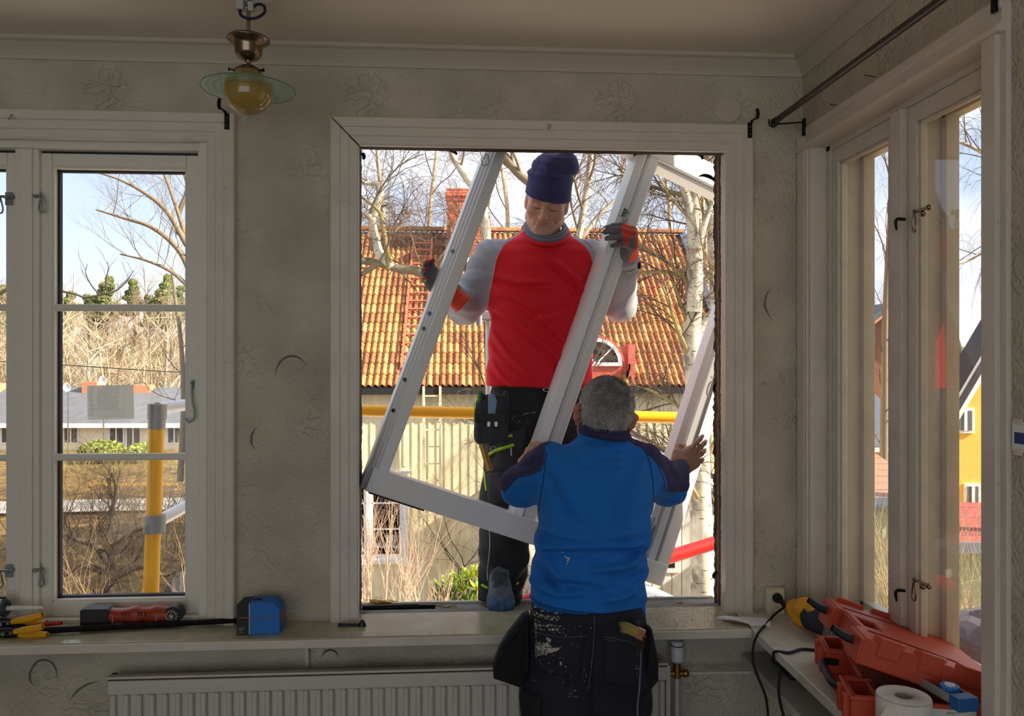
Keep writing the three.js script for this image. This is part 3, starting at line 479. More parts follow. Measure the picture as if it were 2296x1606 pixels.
function tree(name, label, group, trunks, mats, o, pos) {
  const t = thing(name, label, 'tree', [0, 0, 0], group), out = { branches: [], twigs: [] };
  for (const [pts, radii, sprout = 6, bark] of trunks) {
    part(t, pts[0].y < GROUND + 1 ? 'trunk' : 'limb', barkUV(limb(pts, radii, 28, 10), lenOf(pts), radii[0]), bark ?? mats[0]);
    const c = new THREE.CatmullRomCurve3(pts, false, 'centripetal');
    for (let i = 0; i < sprout; i++) { const u = lerp(o.from ?? 0.3, 0.99, (i + rnd()) / sprout), d = c.getTangentAt(u).multiplyScalar(0.5).add(V(rr(-1, 1), rr(-0.2, 0.8) + o.lift, rr(-1, 1) * (o.flat ?? 1))); grow(out, c.getPointAt(u), d, o.len * rr(0.7, 1.2), Math.max(0.008, radii[radii.length - 1] * 0.5) * (o.thin ?? 1), 0, o); }
  }
  if (out.branches.length) part(t, 'branches', join(out.branches), mats[1], undefined, 'stuff');
  if (out.twigs.length) part(t, 'twigs', join(out.twigs), mats[2], undefined, 'stuff');
  return t;
}
{
  const f = (list, d) => list.map(([x, y, k = 0]) => far(x, y, d + k));
  const O = { levels: 3, fine: 1, hang: 2, droop: 0.3, wild: 0.28, kids: [9, 7, 4], spread: 0.9, lift: 0.1, len: 1.2, from: 0.3 };
  tree('birch_tree', 'old white birch with crooked limbs left of the worker in red, before the tiled roof', undefined, [
    [f([[1200, 1700], [1190, 1250], [1110, 800], [1092, 560], [1078, 440], [1040, 390], [1010, 340], [985, 250]], 10), [0.3, 0.24, 0.14, 0.11, 0.1, 0.08, 0.06, 0.03], 12],
    [f([[1104, 700], [1040, 650], [985, 627], [930, 607], [880, 600], [858, 590], [806, 618]], 10), [0.1, 0.08, 0.075, 0.07, 0.06, 0.04, 0.03], 8, BARK.grey],
    [f([[880, 600, 0], [852, 570], [840, 530], [833, 495], [826, 480], [806, 490, 0.2]], 10), [0.06, 0.065, 0.06, 0.055, 0.04, 0.03], 5],
    [f([[833, 495], [848, 455], [852, 428], [845, 412], [815, 410], [780, 380]], 10), [0.05, 0.045, 0.05, 0.03, 0.02, 0.012], 8],
    [f([[872, 604, 0.1], [868, 560], [860, 515], [853, 480], [838, 462], [808, 440]], 9.9), [0.04, 0.035, 0.03, 0.028, 0.02, 0.015], 5, BARK.olive],
    [f([[868, 595], [840, 590], [806, 585]], 10.2), [0.05, 0.045, 0.04], 2, BARK.grey],
    [f([[1240, 440], [1190, 412], [1152, 378], [1128, 340], [1108, 280]], 10.2), [0.04, 0.055, 0.055, 0.05, 0.04], 8, BARK.grey],
  ], [BARK.birch, BARK.grey, BARK.twig], O);
  tree('birch_tree', 'slim pale birch rising just right of the navy beanie', undefined, [
    [f([[1240, 1700], [1270, 900], [1295, 560], [1310, 460], [1322, 380], [1332, 280], [1340, 180]], 11.5), [0.12, 0.09, 0.07, 0.065, 0.06, 0.05, 0.04], 16],
    [f([[1300, 540], [1345, 480], [1390, 440], [1470, 380]], 11.5), [0.04, 0.03, 0.025, 0.015], 6],
  ], [BARK.birch, BARK.grey, BARK.twig], { ...O, len: 1.2 });
  tree('birch_tree', 'double stemmed white birch standing at the right end of the tiled roof', undefined, [
    [f([[1590, 1700], [1575, 1300], [1568, 1000], [1552, 780], [1556, 640], [1558, 520], [1552, 400], [1545, 250]], 9), [0.15, 0.14, 0.13, 0.115, 0.11, 0.1, 0.08, 0.06], 14],
    [f([[1556, 700], [1560, 600], [1548, 480], [1530, 400], [1520, 300]], 8.9), [0.09, 0.08, 0.06, 0.05, 0.03], 8],
    [f([[1557, 780], [1570, 740], [1600, 700], [1680, 640]], 9), [0.06, 0.05, 0.04, 0.03], 5],
    [f([[1562, 560], [1580, 500], [1592, 470], [1620, 420]], 8.8), [0.05, 0.04, 0.03, 0.02], 4],
  ], [BARK.birch, BARK.olive, BARK.twig], { ...O, from: 0.35, len: 1.0 });
  tree('birch_tree', 'thin birch stem seen against the sky at the torn right edge of the hole', undefined, [
    [f([[1640, 1700], [1610, 900], [1602, 640], [1596, 520], [1592, 400], [1585, 280]], 13), [0.12, 0.11, 0.1, 0.09, 0.08, 0.06], 10],
  ], [BARK.birch, BARK.grey, BARK.twig], { ...O, len: 1.3 });
  // grove far behind the roof: a haze of fine crowns
  const B = { levels: 3, fine: 1, hang: 1, droop: 0.22, wild: 0.25, kids: [6, 6, 4], spread: 0.8, lift: 0.25, len: 2.6, from: 0.3 };
  [[850, 26], [960, 28], [1130, 27], [1400, 26], [1500, 28], [1590, 25], [1250, 29]].forEach(([px, d], i) => tree('bare_tree', ['bare birch crown showing over the ridge at the hole\'s left edge', 'bare birch crown above the roof left of the brick chimney', 'bare birch crown over the ridge right of the chimney', 'bare birch crown between the beanie and the gloved hand at right', 'bare birch crown behind the roof right of the carried post', 'bare birch crown in the top right corner of the hole', 'bare birch crown rising straight behind the navy beanie'][i], undefined,
    [[f([[px + 6, 1500], [px, 700], [px + rr(-15, 15), 480], [px + rr(-25, 25), 300], [px + rr(-30, 30), 120]], d), [0.16, 0.13, 0.1, 0.07, 0.04], 16]], [BARK.pale, BARK.twig, BARK.twig], { ...B, from: 0.4 }));
}
{ // creeper on the yellow wall
  const t = thing('creeper', 'leafless creeper stems climbing the sunny yellow wall beside the worker in red', 'creeper'), out = { branches: [], twigs: [] };
  for (const [px, l] of [[1078, 3.2], [1062, 2.6], [1050, 3.0], [1035, 2.2], [1020, 2.4], [1008, 2.0], [1420, 2.2], [1440, 2.4], [1465, 2.2], [1490, 2.6], [1540, 2.3]]) grow(out, far(px, px > 1300 ? 1010 : 1330, px > 1300 ? 16.6 : 16.7), V(rr(-0.3, 0.1), 1, 0.02), l, 0.011, 0, { levels: 2, fine: 1, hang: 9, droop: 0, wild: 0.5, kids: [9, 6], spread: 1.1, lift: 0.1, fine: 1 });
  part(t, 'stems', join(out.branches), BARK.dark, undefined, 'stuff'); part(t, 'tendrils', join(out.twigs), BARK.twig, undefined, 'stuff');
}
function shrub(name, label, list, mat, o, group) {
  const t = thing(name, label, 'shrub', [0, 0, 0], group), out = { branches: [], twigs: [] };
  for (const [p, d, l, r] of list) grow(out, p, d, l, r, 0, o);
  part(t, 'stems', join(out.branches), mat, undefined, 'stuff'); part(t, 'twigs', join(out.twigs), mat, undefined, 'stuff'); return t;
}
{
  const O = { levels: 2, fine: 1, hang: 9, droop: -0.06, wild: 0.16, kids: [7, 3], spread: 0.6, lift: 0.5 };
  const L = []; for (let i = 0; i < 15; i++) L.push([far(lerp(800, 985, i / 14) + rr(-6, 6), 1430, rr(7.2, 8.4)), V(rr(-0.25, 0.3), 1, rr(-0.2, 0.2)), [0.95, 1.1, 1.2, 1.05, 1.25, 1.1, 1.0, 0.75, 0.9, 0.6, 0.75, 0.6, 0.55, 0.5, 0.45][i] * 0.95, 0.011]);
  shrub('dry_shrub', 'dry pinkish stems of a leafless shrub below the neighbour\'s white window', L, BARK.redtwig, O);
  // rhododendron: whorls of long leaves
  const t = thing('rhododendron_bush', 'yellow green leafy bush left of the worker\'s shoe', 'bush'), lg = (() => { const g = new THREE.SphereGeometry(1, 8, 5); g.scale(0.022, 0.075, 0.005).translate(0, 0.07, 0); const p = g.attributes.position; for (let i = 0; i < p.count; i++) p.setZ(i, p.getZ(i) - p.getY(i) * p.getY(i) * 1.6); g.computeVertexNormals(); return g; })();
  const ms = ['#c9c23a', '#a8b23c', '#7f9a34', '#5d7c2e', '#3f5c2a'].map((c) => std(C(c), 0.5));
  const out = []; for (let i = 0; i < 36; i++) {
    const p = far(rr(985, 1085), 1400, 9 + rr(-0.3, 0.3)), top = clamp(1300 + Math.abs(p.x * 0) + Math.pow(Math.abs(i % 6 - 3.6), 1.5) * 9, 1298, 1355), q = far(985 + (i % 12) * 9.2 + rr(-4, 4), lerp(1293 + 34 * Math.pow((11 - i % 12) / 11, 2), 1380, Math.floor(i / 12) / 3) + rr(-6, 6), 9 + rr(-0.25, 0.25));
    out.push(limb([q.clone().add(V(rr(-0.1, 0.1), -0.5, 0)), q.clone().add(V(0, -0.2, 0)), q], [0.012, 0.009, 0.006], 5, 5));
    const k = 6; for (let j = 0; j < k; j++) { const m = part(t, 'leaf', lg, ms[clamp(Math.floor((i % 12) / 12 * -3 + 3.2 + Math.floor(i / 12) * 0.8 + rr(-1, 1)), 0, 4)]); m.position.copy(q); m.rotation.set(rr(0.5, 1.5), j / k * 6.28 + rr(-0.3, 0.3), 0, 'YXZ'); }
  }
  part(t, 'stems', join(out), BARK.olive);
}
// ---------------------------------------------------------------- what the left window shows
{
  const D = 50, h = faced(thing('long_house', 'long low white house with a grey roof seen through the left window', 'house'), D), yb = PY(1015, D), ye = PY(944, D), yr = PY(868, D + 5), x0 = PX(-120, D), x1 = PX(700, D);
  part(h, 'wall', cheap(x0, x1, yb - 1, ye, -10, 0), std(0xefe6d4, 0.8)); 
  part(h, 'roof', [uvm(prism([[0.6, ye - 0.15], [-5, yr], [-10.6, ye - 0.15], [-10.6, ye - 0.35], [-5, yr - 0.2], [0.6, ye - 0.35]], x1 - x0 + 0.8).rotateY(-Math.PI / 2).translate(x1 + 0.4, 0, 0))], std(0x6a6c72, 0.8, { map: scaled(patchy, 0.3) }));
  part(h, 'fascia', cheap(x0 - 0.3, x1 + 0.3, ye - 0.4, ye - 0.12, 0.5, 0.62), M.newwhite);
  for (const px of [20, 75, 160, 262, 300, 392, 470, 560]) { const w = new THREE.Group(); w.name = 'window'; h.add(w); const a = PX(px - 14, D), b = PX(px + 14, D), c = PY(px % 3 ? 992 : 1008, D), d = PY(957, D); part(w, 'window_casing', cheap(a - 0.12, b + 0.12, c - 0.12, d + 0.12, 0, 0.06), M.newwhite); part(w, 'window_pane', cheap(a, b, c, d, 0.05, 0.08), std(0x4a4c50, 0.2)); part(w, 'window_muntin', cheap((a + b) / 2 - 0.05, (a + b) / 2 + 0.05, c, d, 0.07, 0.1), M.newwhite); }
  for (const [px, y0, y1, w] of [[200, 856, 888, 17], [313, 864, 892, 22], [-20, 860, 890, 18]]) part(h, 'chimney', cheap(PX(px - w, D + 4), PX(px + w, D + 4), PY(y1 + 14, D + 4), PY(y0, D + 4), -5, -4), std(0xc98a68, 0.9));
  for (const [px, py, l, n] of [[230, 854, 'white round satellite dish standing on the grey roof ridge near the paper label', 38], [150, 869, 'white round satellite dish lower on the left, beside the left casement stile', 30]]) {
    const t = faced(thing('satellite_dish', l, 'dish'), D - 8), Q = D - 8, x = PX(px, Q), y = PY(py, Q);
    part(t, 'dish', lathe([[0, -0.06], [0.12, -0.04], [0.2, 0], [0.22, 0.03], [0.2, 0.03], [0, -0.03]], 24).rotateX(Math.PI / 2).scale(1, 1.15, 1).translate(x, y, 0), M.newwhite); part(t, 'mast', rod(V(x, y, -0.1), V(x, GROUND - 1.7, -0.1), 0.03), M.steel);
  }
  // hedge, picket fence, road
  const leafy = (o, n, cx, cy, cz, rx, ry, rz, s, cols) => {
    const g = new THREE.IcosahedronGeometry(s, 0).scale(1, 0.5, 1.2), im = new THREE.InstancedMesh(g, std(0xffffff, 0.9), n), m = new THREE.Matrix4(), c = new THREE.Color(), e = new THREE.Euler();
    for (let i = 0; i < n; i++) { let a, b, d; do { a = rr(-1, 1); b = rr(-1, 1); d = rr(-1, 1); } while (a * a + b * b + d * d > 1 || a * a + b * b + d * d < 0.45 + 0.3 * N(a * 3 + cx, b * 3, d * 3)); m.makeRotationFromEuler(e.set(rr(0, 6), rr(0, 6), rr(0, 6))).setPosition(cx + a * rx, cy + b * ry + 0.15 * ry * N(a * 4 + cx, 1, d * 4), cz + d * rz); im.setMatrixAt(i, m); im.setColorAt(i, c.set(cols[Math.floor(rnd() * cols.length)])); }
    im.name = 'foliage'; im.userData.kind = 'stuff'; shadows(im); o.add(im); return im;
  };
  for (const [px, w, hgt, l] of [[228, 50, 24, 'green clipped bush before the white house in the left window'], [320, 30, 18, 'smaller yellow green bush right of the clipped bush, left of the yellow post']]) {
    const t = faced(thing('garden_bush', l, 'bush'), 44), q = 44; leafy(t, 1500, PX(px, q), PY(1012, q), 0, w / FOCAL * q, hgt / FOCAL * q, 1, 0.09, ['#7d8a34', '#5f7430', '#98a04a', '#4c6028']); part(t, 'stems', rod(V(PX(px, q), PY(1012, q), 0), V(PX(px, q), GROUND - 1.7, 0), 0.1), BARK.dark);
  }
  const fe = faced(thing('picket_fence', 'low yellow picket fence beyond the bushes in the left window', 'fence'), 36), pk = cheap(-0.045, 0.045, 0, 0.8, -0.012, 0.012), fm = std(0xdcae4a, 0.8);
  for (let i = 0; i < 34; i++) { const m = part(fe, 'picket', pk, fm); m.position.set(PX(196, 36) + i * 0.125, PY(1122, 36) + rr(-0.02, 0.02), 0); }
  part(fe, 'fence_rail', [cheap(PX(194, 36), PX(404, 36), PY(1114, 36), PY(1110, 36), -0.05, -0.02), cheap(PX(194, 36), PX(404, 36), PY(1095, 36), PY(1091, 36), -0.05, -0.02)], fm); for (let i = 0; i < 3; i++) part(fe, 'post', cheap(PX(200 + i * 95, 36), PX(206 + i * 95, 36), GROUND - 1.75, PY(1090, 36), -0.12, -0.05), fm);
  const road = struct('road', new THREE.PlaneGeometry(80, 2.6).rotateX(-Math.PI / 2).rotateY(0.06).translate(-18, GROUND + 0.14, -28.6), std(0xd8cfc0, 0.9, { map: scaled(patchy, 0.4) }));
  uvm(road.geometry);
  // pines on the hill
  const pine = (px, py, d, s, label) => {
    const t = thing('pine_tree', label, 'tree', [0, 0, 0], 'pines on the hill'), p = far(px, py, d), gp = V(p.x, GROUND + 1.5, p.z); part(t, 'trunk', limb([gp, gp.clone().lerp(p, 0.5), p], [0.3, 0.22, 0.08], 10, 7), std(0x9a6a44, 0.9));
    for (let i = 0; i < 7; i++) { const k = i / 6; leafy(t, 520, p.x + rr(-0.7, 0.7) * s * (0.3 + k), p.y - k * s * 3.8, p.z + rr(-0.4, 0.4), s * (0.35 + k * 0.9 + rr(-0.1, 0.35)), s * 0.42, s * (0.5 + k * 0.6), 0.12 * s, ['#5c6834', '#46582e', '#747a40', '#384a28', '#848450']); }
  };
  for (const [px, py, d, s, l] of [[238, 628, 96, 1.25, 'tall round topped pine left of centre in the left window'], [302, 634, 98, 1.0, 'slender dark pine between the two taller ones in the left window'], [372, 626, 94, 1.4, 'broad pine near the right edge of the row of pines'], [405, 648, 97, 0.9, 'small pine at the far right end of the row'], [158, 662, 95, 1.1, 'low pine at the left edge of the upper pane'], [200, 668, 99, 1.0, 'low pine just left of the rounded pine'], [335, 668, 99, 0.9, 'low pine filling the gap before the broad pine'], [10, 650, 96, 1.3, 'pine seen through the far left casement']]) pine(px, py, d, s, l);
  // bare wood on the slope: every stem a tree; brush between them
  const O = { levels: 2, fine: 1, hang: 9, droop: -0.02, wild: 0.18, kids: [6, 4], spread: 0.7, lift: 0.35, len: 2.6, from: 0.35 };
  const proto = (tall, m, lean) => { const t = new THREE.Group(), out = { branches: [], twigs: [] }, pts = [V(0, 0, 0), V(0.1, tall * 0.4, 0), V(lean, tall * 0.75, 0.1), V(lean * 1.4, tall, 0)]; part(t, 'trunk', limb(pts, [0.13, 0.1, 0.06, 0.02], 10, 6), m); const c = new THREE.CatmullRomCurve3(pts); for (let i = 0; i < 14; i++) { const u = lerp(0.25, 0.98, i / 14); grow(out, c.getPointAt(u), V(rr(-1, 1), rr(0.2, 1), rr(-1, 1)), O.len * rr(0.6, 1.1), 0.05, 0, O); } part(t, 'branches', join([...out.branches, ...out.twigs]), m, undefined, 'stuff'); return t; };
  const kinds = [proto(9, std(0xb8a68a, 0.95), 0.6), proto(10, std(0x9c8a72, 0.95), -0.7), proto(8, std(0xcabfa8, 0.95), 0.3)];
  const spots = []; for (let i = 0; i < 46; i++) spots.push([lerp(-40, 470, (i * 0.618) % 1), lerp(58, 104, ((i * 0.37) % 1))]);
  spots.forEach(([px, d], i) => { const t = kinds[i % 3].clone(); const p = far(px, 803, d); t.name = numbered('hillside_tree'); t.userData = { label: 'pale bare deciduous tree on the brown wooded hillside in the left window', category: 'tree', group: 'bare trees on the hillside' }; const hgt = sstep(-p.z - 55, 0, 60) * 7.5; t.position.set(p.x, GROUND + hgt - 0.6, p.z); t.rotation.y = i * 2.4; t.scale.setScalar(rr(0.8, 1.1)); scene.add(t); });
  { const im = new THREE.InstancedMesh(limb([V(0, 0, 0), V(0.15, 1.2, 0), V(-0.1, 2.6, 0.2)], [0.035, 0.022, 0.008], 4, 4), std(0xffffff, 1), 5200), m = new THREE.Matrix4(), c = new THREE.Color(), cols = ['#a08c70', '#8a765e', '#b8a488', '#7c6a54', '#74783f', '#927c5c'].map(C);
    for (let i = 0; i < 5200; i++) { const p = far(rr(-80, 520), 803, rr(56, 118)), s = rr(0.6, 1.7); m.makeRotationFromEuler(new THREE.Euler(rr(-0.5, 0.5), rr(0, 6), rr(-0.5, 0.5))).scale(V(s, s, s)).setPosition(p.x, GROUND + sstep(-p.z - 55, 0, 60) * 7.5 - 0.2, p.z); im.setMatrixAt(i, m); im.setColorAt(i, c.copy(cols[i % 6])); }
    im.name = 'undergrowth'; im.userData = { kind: 'stuff', label: 'brown undergrowth and saplings between the hillside trees', category: 'undergrowth' }; shadows(im); scene.add(im); }
  // the big bare tree whose crown comes in from the right
  const f = (list, d) => list.map(([x, y, k = 0]) => far(x, y, d + k));
  const T = { levels: 3, fine: 2, hang: 9, droop: -0.03, wild: 0.2, kids: [5, 5, 4], spread: 0.75, lift: 0.25, len: 1.5, from: 0.25 };
  tree('ash_tree', 'large bare tree whose knobbly crown leans in from the right of the left window', undefined, [
    [f([[520, 1700], [505, 1100], [480, 850], [452, 700], [424, 560], [400, 480], [380, 420], [360, 370]], 20), [0.3, 0.26, 0.2, 0.14, 0.1, 0.08, 0.06, 0.03], 10],
    [f([[440, 640], [400, 560], [340, 510], [280, 490], [215, 470]], 20), [0.1, 0.07, 0.055, 0.04, 0.02], 9],
    [f([[420, 550], [370, 470], [320, 430], [260, 400], [210, 385]], 19.6), [0.08, 0.06, 0.05, 0.03, 0.015], 9],
    [f([[400, 480], [420, 420], [410, 380], [400, 340]], 20.3), [0.07, 0.05, 0.04, 0.02], 6],
    [f([[440, 660], [385, 610], [330, 585], [270, 570]], 20), [0.06, 0.05, 0.035, 0.02], 6],
    [f([[404, 1080], [412, 900], [405, 760], [396, 690], [384, 600]], 22), [0.09, 0.085, 0.07, 0.05, 0.03], 8],
  ], [BARK.grey, BARK.grey, BARK.twig], T);
  tree('fruit_tree_branch', 'budding fruit tree bough crossing low in the upper pane of the left window', undefined, [
    [f([[-60, 700], [40, 640], [130, 652], [180, 664], [210, 684], [230, 720]], 6), [0.02, 0.014, 0.011, 0.009, 0.007, 0.004], 5],
    [f([[190, 668], [225, 662], [260, 652], [285, 630], [300, 606]], 6), [0.008, 0.007, 0.006, 0.004, 0.002], 5],
    [f([[225, 662], [205, 640], [192, 610], [196, 592]], 6), [0.006, 0.005, 0.004, 0.002], 3], [f([[240, 658], [238, 630], [243, 600], [240, 586]], 6), [0.006, 0.005, 0.004, 0.002], 3],
    [f([[-60, 700], [-200, 900], [-260, 1200], [-260, 1720]], 6), [0.03, 0.06, 0.08, 0.1], 2],
  ], [BARK.dark, BARK.dark, BARK.dark], { levels: 1, fine: 3, hang: 9, droop: -0.05, wild: 0.2, kids: [3], spread: 0.6, lift: 0.4, len: 0.16, from: 0.3, thin: 0.22 });
  // garden: gnarled apple tree, thickets
  const A = { levels: 3, fine: 2, hang: 9, droop: 0, wild: 0.4, kids: [6, 6, 4], spread: 0.9, lift: 0.2, len: 0.9, from: 0.3 };
  tree('apple_tree', 'gnarled dark apple tree in the garden below the left window', undefined, [
    [f([[246, 1460], [244, 1330], [248, 1270], [262, 1220], [270, 1190]], 13), [0.12, 0.11, 0.1, 0.07, 0.05], 7], [f([[250, 1270], [215, 1225], [170, 1210], [130, 1190]], 13), [0.08, 0.06, 0.04, 0.02], 8], [f([[256, 1240], [300, 1190], [330, 1180], [400, 1150]], 13), [0.07, 0.05, 0.04, 0.02], 8], [f([[262, 1215], [250, 1160], [260, 1100], [250, 1060]], 13), [0.05, 0.04, 0.025, 0.012], 6], [f([[246, 1290], [190, 1270], [140, 1290], [100, 1270]], 13), [0.06, 0.05, 0.03, 0.02], 6], [f([[250, 1300], [320, 1270], [370, 1290], [430, 1260]], 13), [0.06, 0.045, 0.03, 0.015], 6]], [BARK.dark, BARK.dark, BARK.dark], A);
  const S = { levels: 2, fine: 1, hang: 9, droop: -0.03, wild: 0.3, kids: [8, 5], spread: 0.85, lift: 0.4 };
  const thicket = (label, xs, y, d, len, r, mat, n) => { const L = []; for (let i = 0; i < n; i++) L.push([far(lerp(xs[0], xs[1], (i + rnd()) / n), y, d + rr(-1, 1)), V(rr(-0.4, 0.4), 1, rr(-0.3, 0.3)), len * rr(0.6, 1.1), r]); shrub('thicket', label, L, mat, S); };
  thicket('straw coloured thicket just outside below the left window panes', [-60, 440], 1500, 9, 1.15, 0.006, std(0xa98a6c, 0.95), 9);
  thicket('brown thicket standing before the road in the left window', [-60, 440], 1240, 24, 2.0, 0.014, std(0x84694c, 0.95), 34);
  thicket('greyish hazel thicket behind the apple tree', [-60, 440], 1330, 18, 2.3, 0.011, std(0x6e5a44, 0.95), 30);
  thicket('pale rose thicket at the right side of the left window', [330, 450], 1230, 20, 1.8, 0.014, BARK.pale, 10);
  thicket('olive brown thicket between the fence and the white house', [120, 440], 1110, 40, 2.2, 0.03, std(0x8f8450, 0.95), 22);
  solo('power_line', tube([far(-200, 800, 30), far(130, 818, 30), far(424, 836, 30), far(760, 842, 30)], 0.018, 40, 5), M.black, 'thin dark power line crossing the middle pane of the left window', 'cable');
  const st = faced(thing('boulder', 'dark grey boulder low at the right corner of the left window', 'boulder'), 9.4); { const g = new THREE.IcosahedronGeometry(0.26, 3), p = g.attributes.position; for (let i = 0; i < p.count; i++) { const k = 1 + 0.5 * fbm(p.getX(i) * 4, p.getY(i) * 4, p.getZ(i) * 4, 3); p.setXYZ(i, p.getX(i) * k * 0.7, p.getY(i) * k * 1.5, p.getZ(i) * k); } g.computeVertexNormals(); part(st, 'stone', uvm(g.translate(PX(404, 9.4), PY(1356, 9.4), 0)), std(0x3c3a38, 0.95)); part(st, 'stone', cheap(PX(380, 9.4), PX(430, 9.4), GROUND - 1.8, PY(1370, 9.4), -0.2, 0.2), std(0x3c3a38, 0.95)); }
}
// ---------------------------------------------------------------- what the right window shows
{
  const gable = (name, label, D, xc, half, apex, eave, wallM, trimM, roofM, deep, boards) => {
    const h = faced(thing(name, label, 'house'), D), base = GROUND - 1.9, a = PX(xc, D), w = half / FOCAL * D, ya = PY(apex, D), ye = PY(eave, D);
    part(h, 'wall', uvm(prism([[a - w, base], [a + w, base], [a + w, ye], [a, ya], [a - w, ye]], 0.3).translate(0, 0, -0.3)), wallM); part(h, 'side_wall', cheap(a - w, a - w + 0.2, base, ye, -deep, -0.3), wallM);
    for (const s of [-1, 1]) { part(h, 'roof', bar(V(a, ya + 0.1, -deep / 2), V(a + s * (w + 0.5), ye - 0.5 * (ya - ye) / w + 0.1, -deep / 2), deep + 0.8, 0.18, V(0, 1, 0)), roofM); part(h, 'bargeboard', bar(V(a, ya - 0.02, 0.3), V(a + s * (w + 0.5), ye - 0.5 * (ya - ye) / w - 0.02, 0.3), 0.06, boards, V(0, 1, 0)), trimM); }
    return h;
  };
  const D = 26, yellow = std(0xe8bb55, 0.8), h = gable('yellow_house', 'bright yellow house with white bargeboards in the right casement', D, 2345, 230, 560, 950, yellow, M.newwhite, std(0x30323a, 0.8), 0.7, 0.42);
  for (const [x0, x1, y0, y1] of [[2146, 2176, 965, 921], [2166, 2190, 1128, 1090]]) { const w = new THREE.Group(); w.name = 'window'; h.add(w); const a = PX(x0, D), b = PX(x1, D), c = PY(y0, D), d = PY(y1, D); part(w, 'window_casing', cheap(a - 0.09, b + 0.09, c - 0.09, d + 0.09, 0, 0.08), M.newwhite); part(w, 'window_pane', cheap(a, b, c, d, 0.06, 0.1), std(0x60656a, 0.15)); part(w, 'window_muntin', cheap((a + b) / 2 - 0.05, (a + b) / 2 + 0.05, c, d, 0.09, 0.12), M.newwhite); }
  gable('brown_house', 'rust brown house front with a grey roof in the narrow far pane', 30, 1990, 90, 690, 760, std(0x8a5f4c, 0.9), std(0xd49a78, 0.8), std(0x56606c, 0.8), 7, 0.2);
  const r = faced(thing('low_house', 'low yellow house with a slate grey roof in the far pane of the right window', 'house'), 22); { const Q = 22; part(r, 'wall', cheap(PX(1900, Q), PX(2075, Q), GROUND - 1.9, PY(1000, Q), -5, 0), yellow); part(r, 'roof', bar(V((PX(1900, Q) + PX(2075, Q)) / 2, PY(1004, Q), 0.4), V((PX(1900, Q) + PX(2075, Q)) / 2, PY(872, Q + 4), -4), PX(2085, Q) - PX(1890, Q), 0.16, V(0, 1, 0)), std(0x4f5a6c, 0.8)); part(r, 'fascia', cheap(PX(1890, Q), PX(2085, Q), PY(1010, Q), PY(1000, Q), 0.35, 0.45), M.newwhite); }
  const shed = (label, Q, x0, x1, eave, ridge, wallM, roofM) => { const t = faced(thing('garden_shed', label, 'shed'), Q); part(t, 'wall', cheap(PX(x0, Q), PX(x1, Q), GROUND - 1.9, PY(eave, Q), -3.2, 0), wallM); const n = Math.floor((PX(x1, Q) - PX(x0, Q)) / 0.2); for (let i = 0; i < n; i++) part(t, 'batten', cheap(PX(x0, Q) + i * 0.2, PX(x0, Q) + i * 0.2 + 0.04, GROUND - 1.9, PY(eave, Q), 0, 0.03), wallM);
    const xa = (PX(x0, Q) + PX(x1, Q)) / 2, w = PX(x1, Q) - PX(x0, Q) + 0.5, A = V(xa, PY(eave, Q) - 0.02, 0.35), B = V(xa, PY(ridge, Q + 2.4), -2.4); const rows = 7; for (let k = 0; k < rows; k++) part(t, 'roof_sheet', bar(A.clone().lerp(B, k / rows), A.clone().lerp(B, (k + 1.08) / rows), w, 0.04, V(0, 1, 0.3)), roofM); part(t, 'eave_board', cheap(xa - w / 2, xa + w / 2, PY(eave, Q) - 0.2, PY(eave, Q), 0.33, 0.4), std(0x67748a, 0.7)); return t; };
  shed('green board shed with a dull red roof in the near pane of the right window', 14, 2128, 2420, 1205, 1130, std(0xb6c2a0, 0.8), std(0xa04a44, 0.8));
  shed('pale green shed with a brown tiled roof in the far pane of the right window', 15, 1860, 2062, 1108, 1018, std(0xb4bfa6, 0.8), std(0xa07a68, 0.85));
  const S = { levels: 2, fine: 1, hang: 9, droop: -0.02, wild: 0.28, kids: [8, 5], spread: 0.8, lift: 0.4 };
  const L = []; for (let i = 0; i < 34; i++) L.push([far(lerp(1900, 2290, rnd()), 1650, rr(8, 11)), V(rr(-0.4, 0.4), 1, rr(-0.3, 0.3)), rr(1.4, 2.4), 0.012]);
  shrub('golden_thicket', 'golden brown leafless thicket filling the lower panes of the right window', L, std(0xbba57c, 0.95), S);
  const bl = faced(thing('picnic_rock', 'grey rock with a white rim low in the near pane of the right window', 'rock'), 8); { const g = new THREE.IcosahedronGeometry(0.42, 3), p = g.attributes.position; for (let i = 0; i < p.count; i++) { const k = 1 + 0.4 * fbm(p.getX(i) * 3, p.getY(i) * 3, p.getZ(i) * 3, 3); p.setXYZ(i, p.getX(i) * k, p.getY(i) * k * 0.8, p.getZ(i) * k); } g.computeVertexNormals(); part(bl, 'stone', uvm(g.translate(PX(2225, 8), PY(1440, 8), 0)), std(0x57545c, 0.95)); }
  const f = (list, d) => list.map(([x, y, k = 0]) => far(x, y, d + k));
  tree('birch_tree', 'weeping birch whose hanging twigs cross the sky in the right window', undefined, [[f([[2420, 1700], [2430, 1000], [2400, 600], [2330, 300], [2250, 120]], 14), [0.2, 0.18, 0.14, 0.1, 0.05], 14], [f([[2400, 600], [2300, 420], [2180, 330], [2080, 300]], 14), [0.1, 0.06, 0.04, 0.02], 14], [f([[2370, 480], [2260, 520], [2180, 580], [2120, 600]], 13.5), [0.06, 0.04, 0.03, 0.015], 8]], [BARK.birch, BARK.twig, BARK.twig], { levels: 3, fine: 1, hang: 1, droop: 0.4, wild: 0.2, kids: [5, 5, 3], spread: 0.6, lift: 0.1, len: 1.3, from: 0.4 });
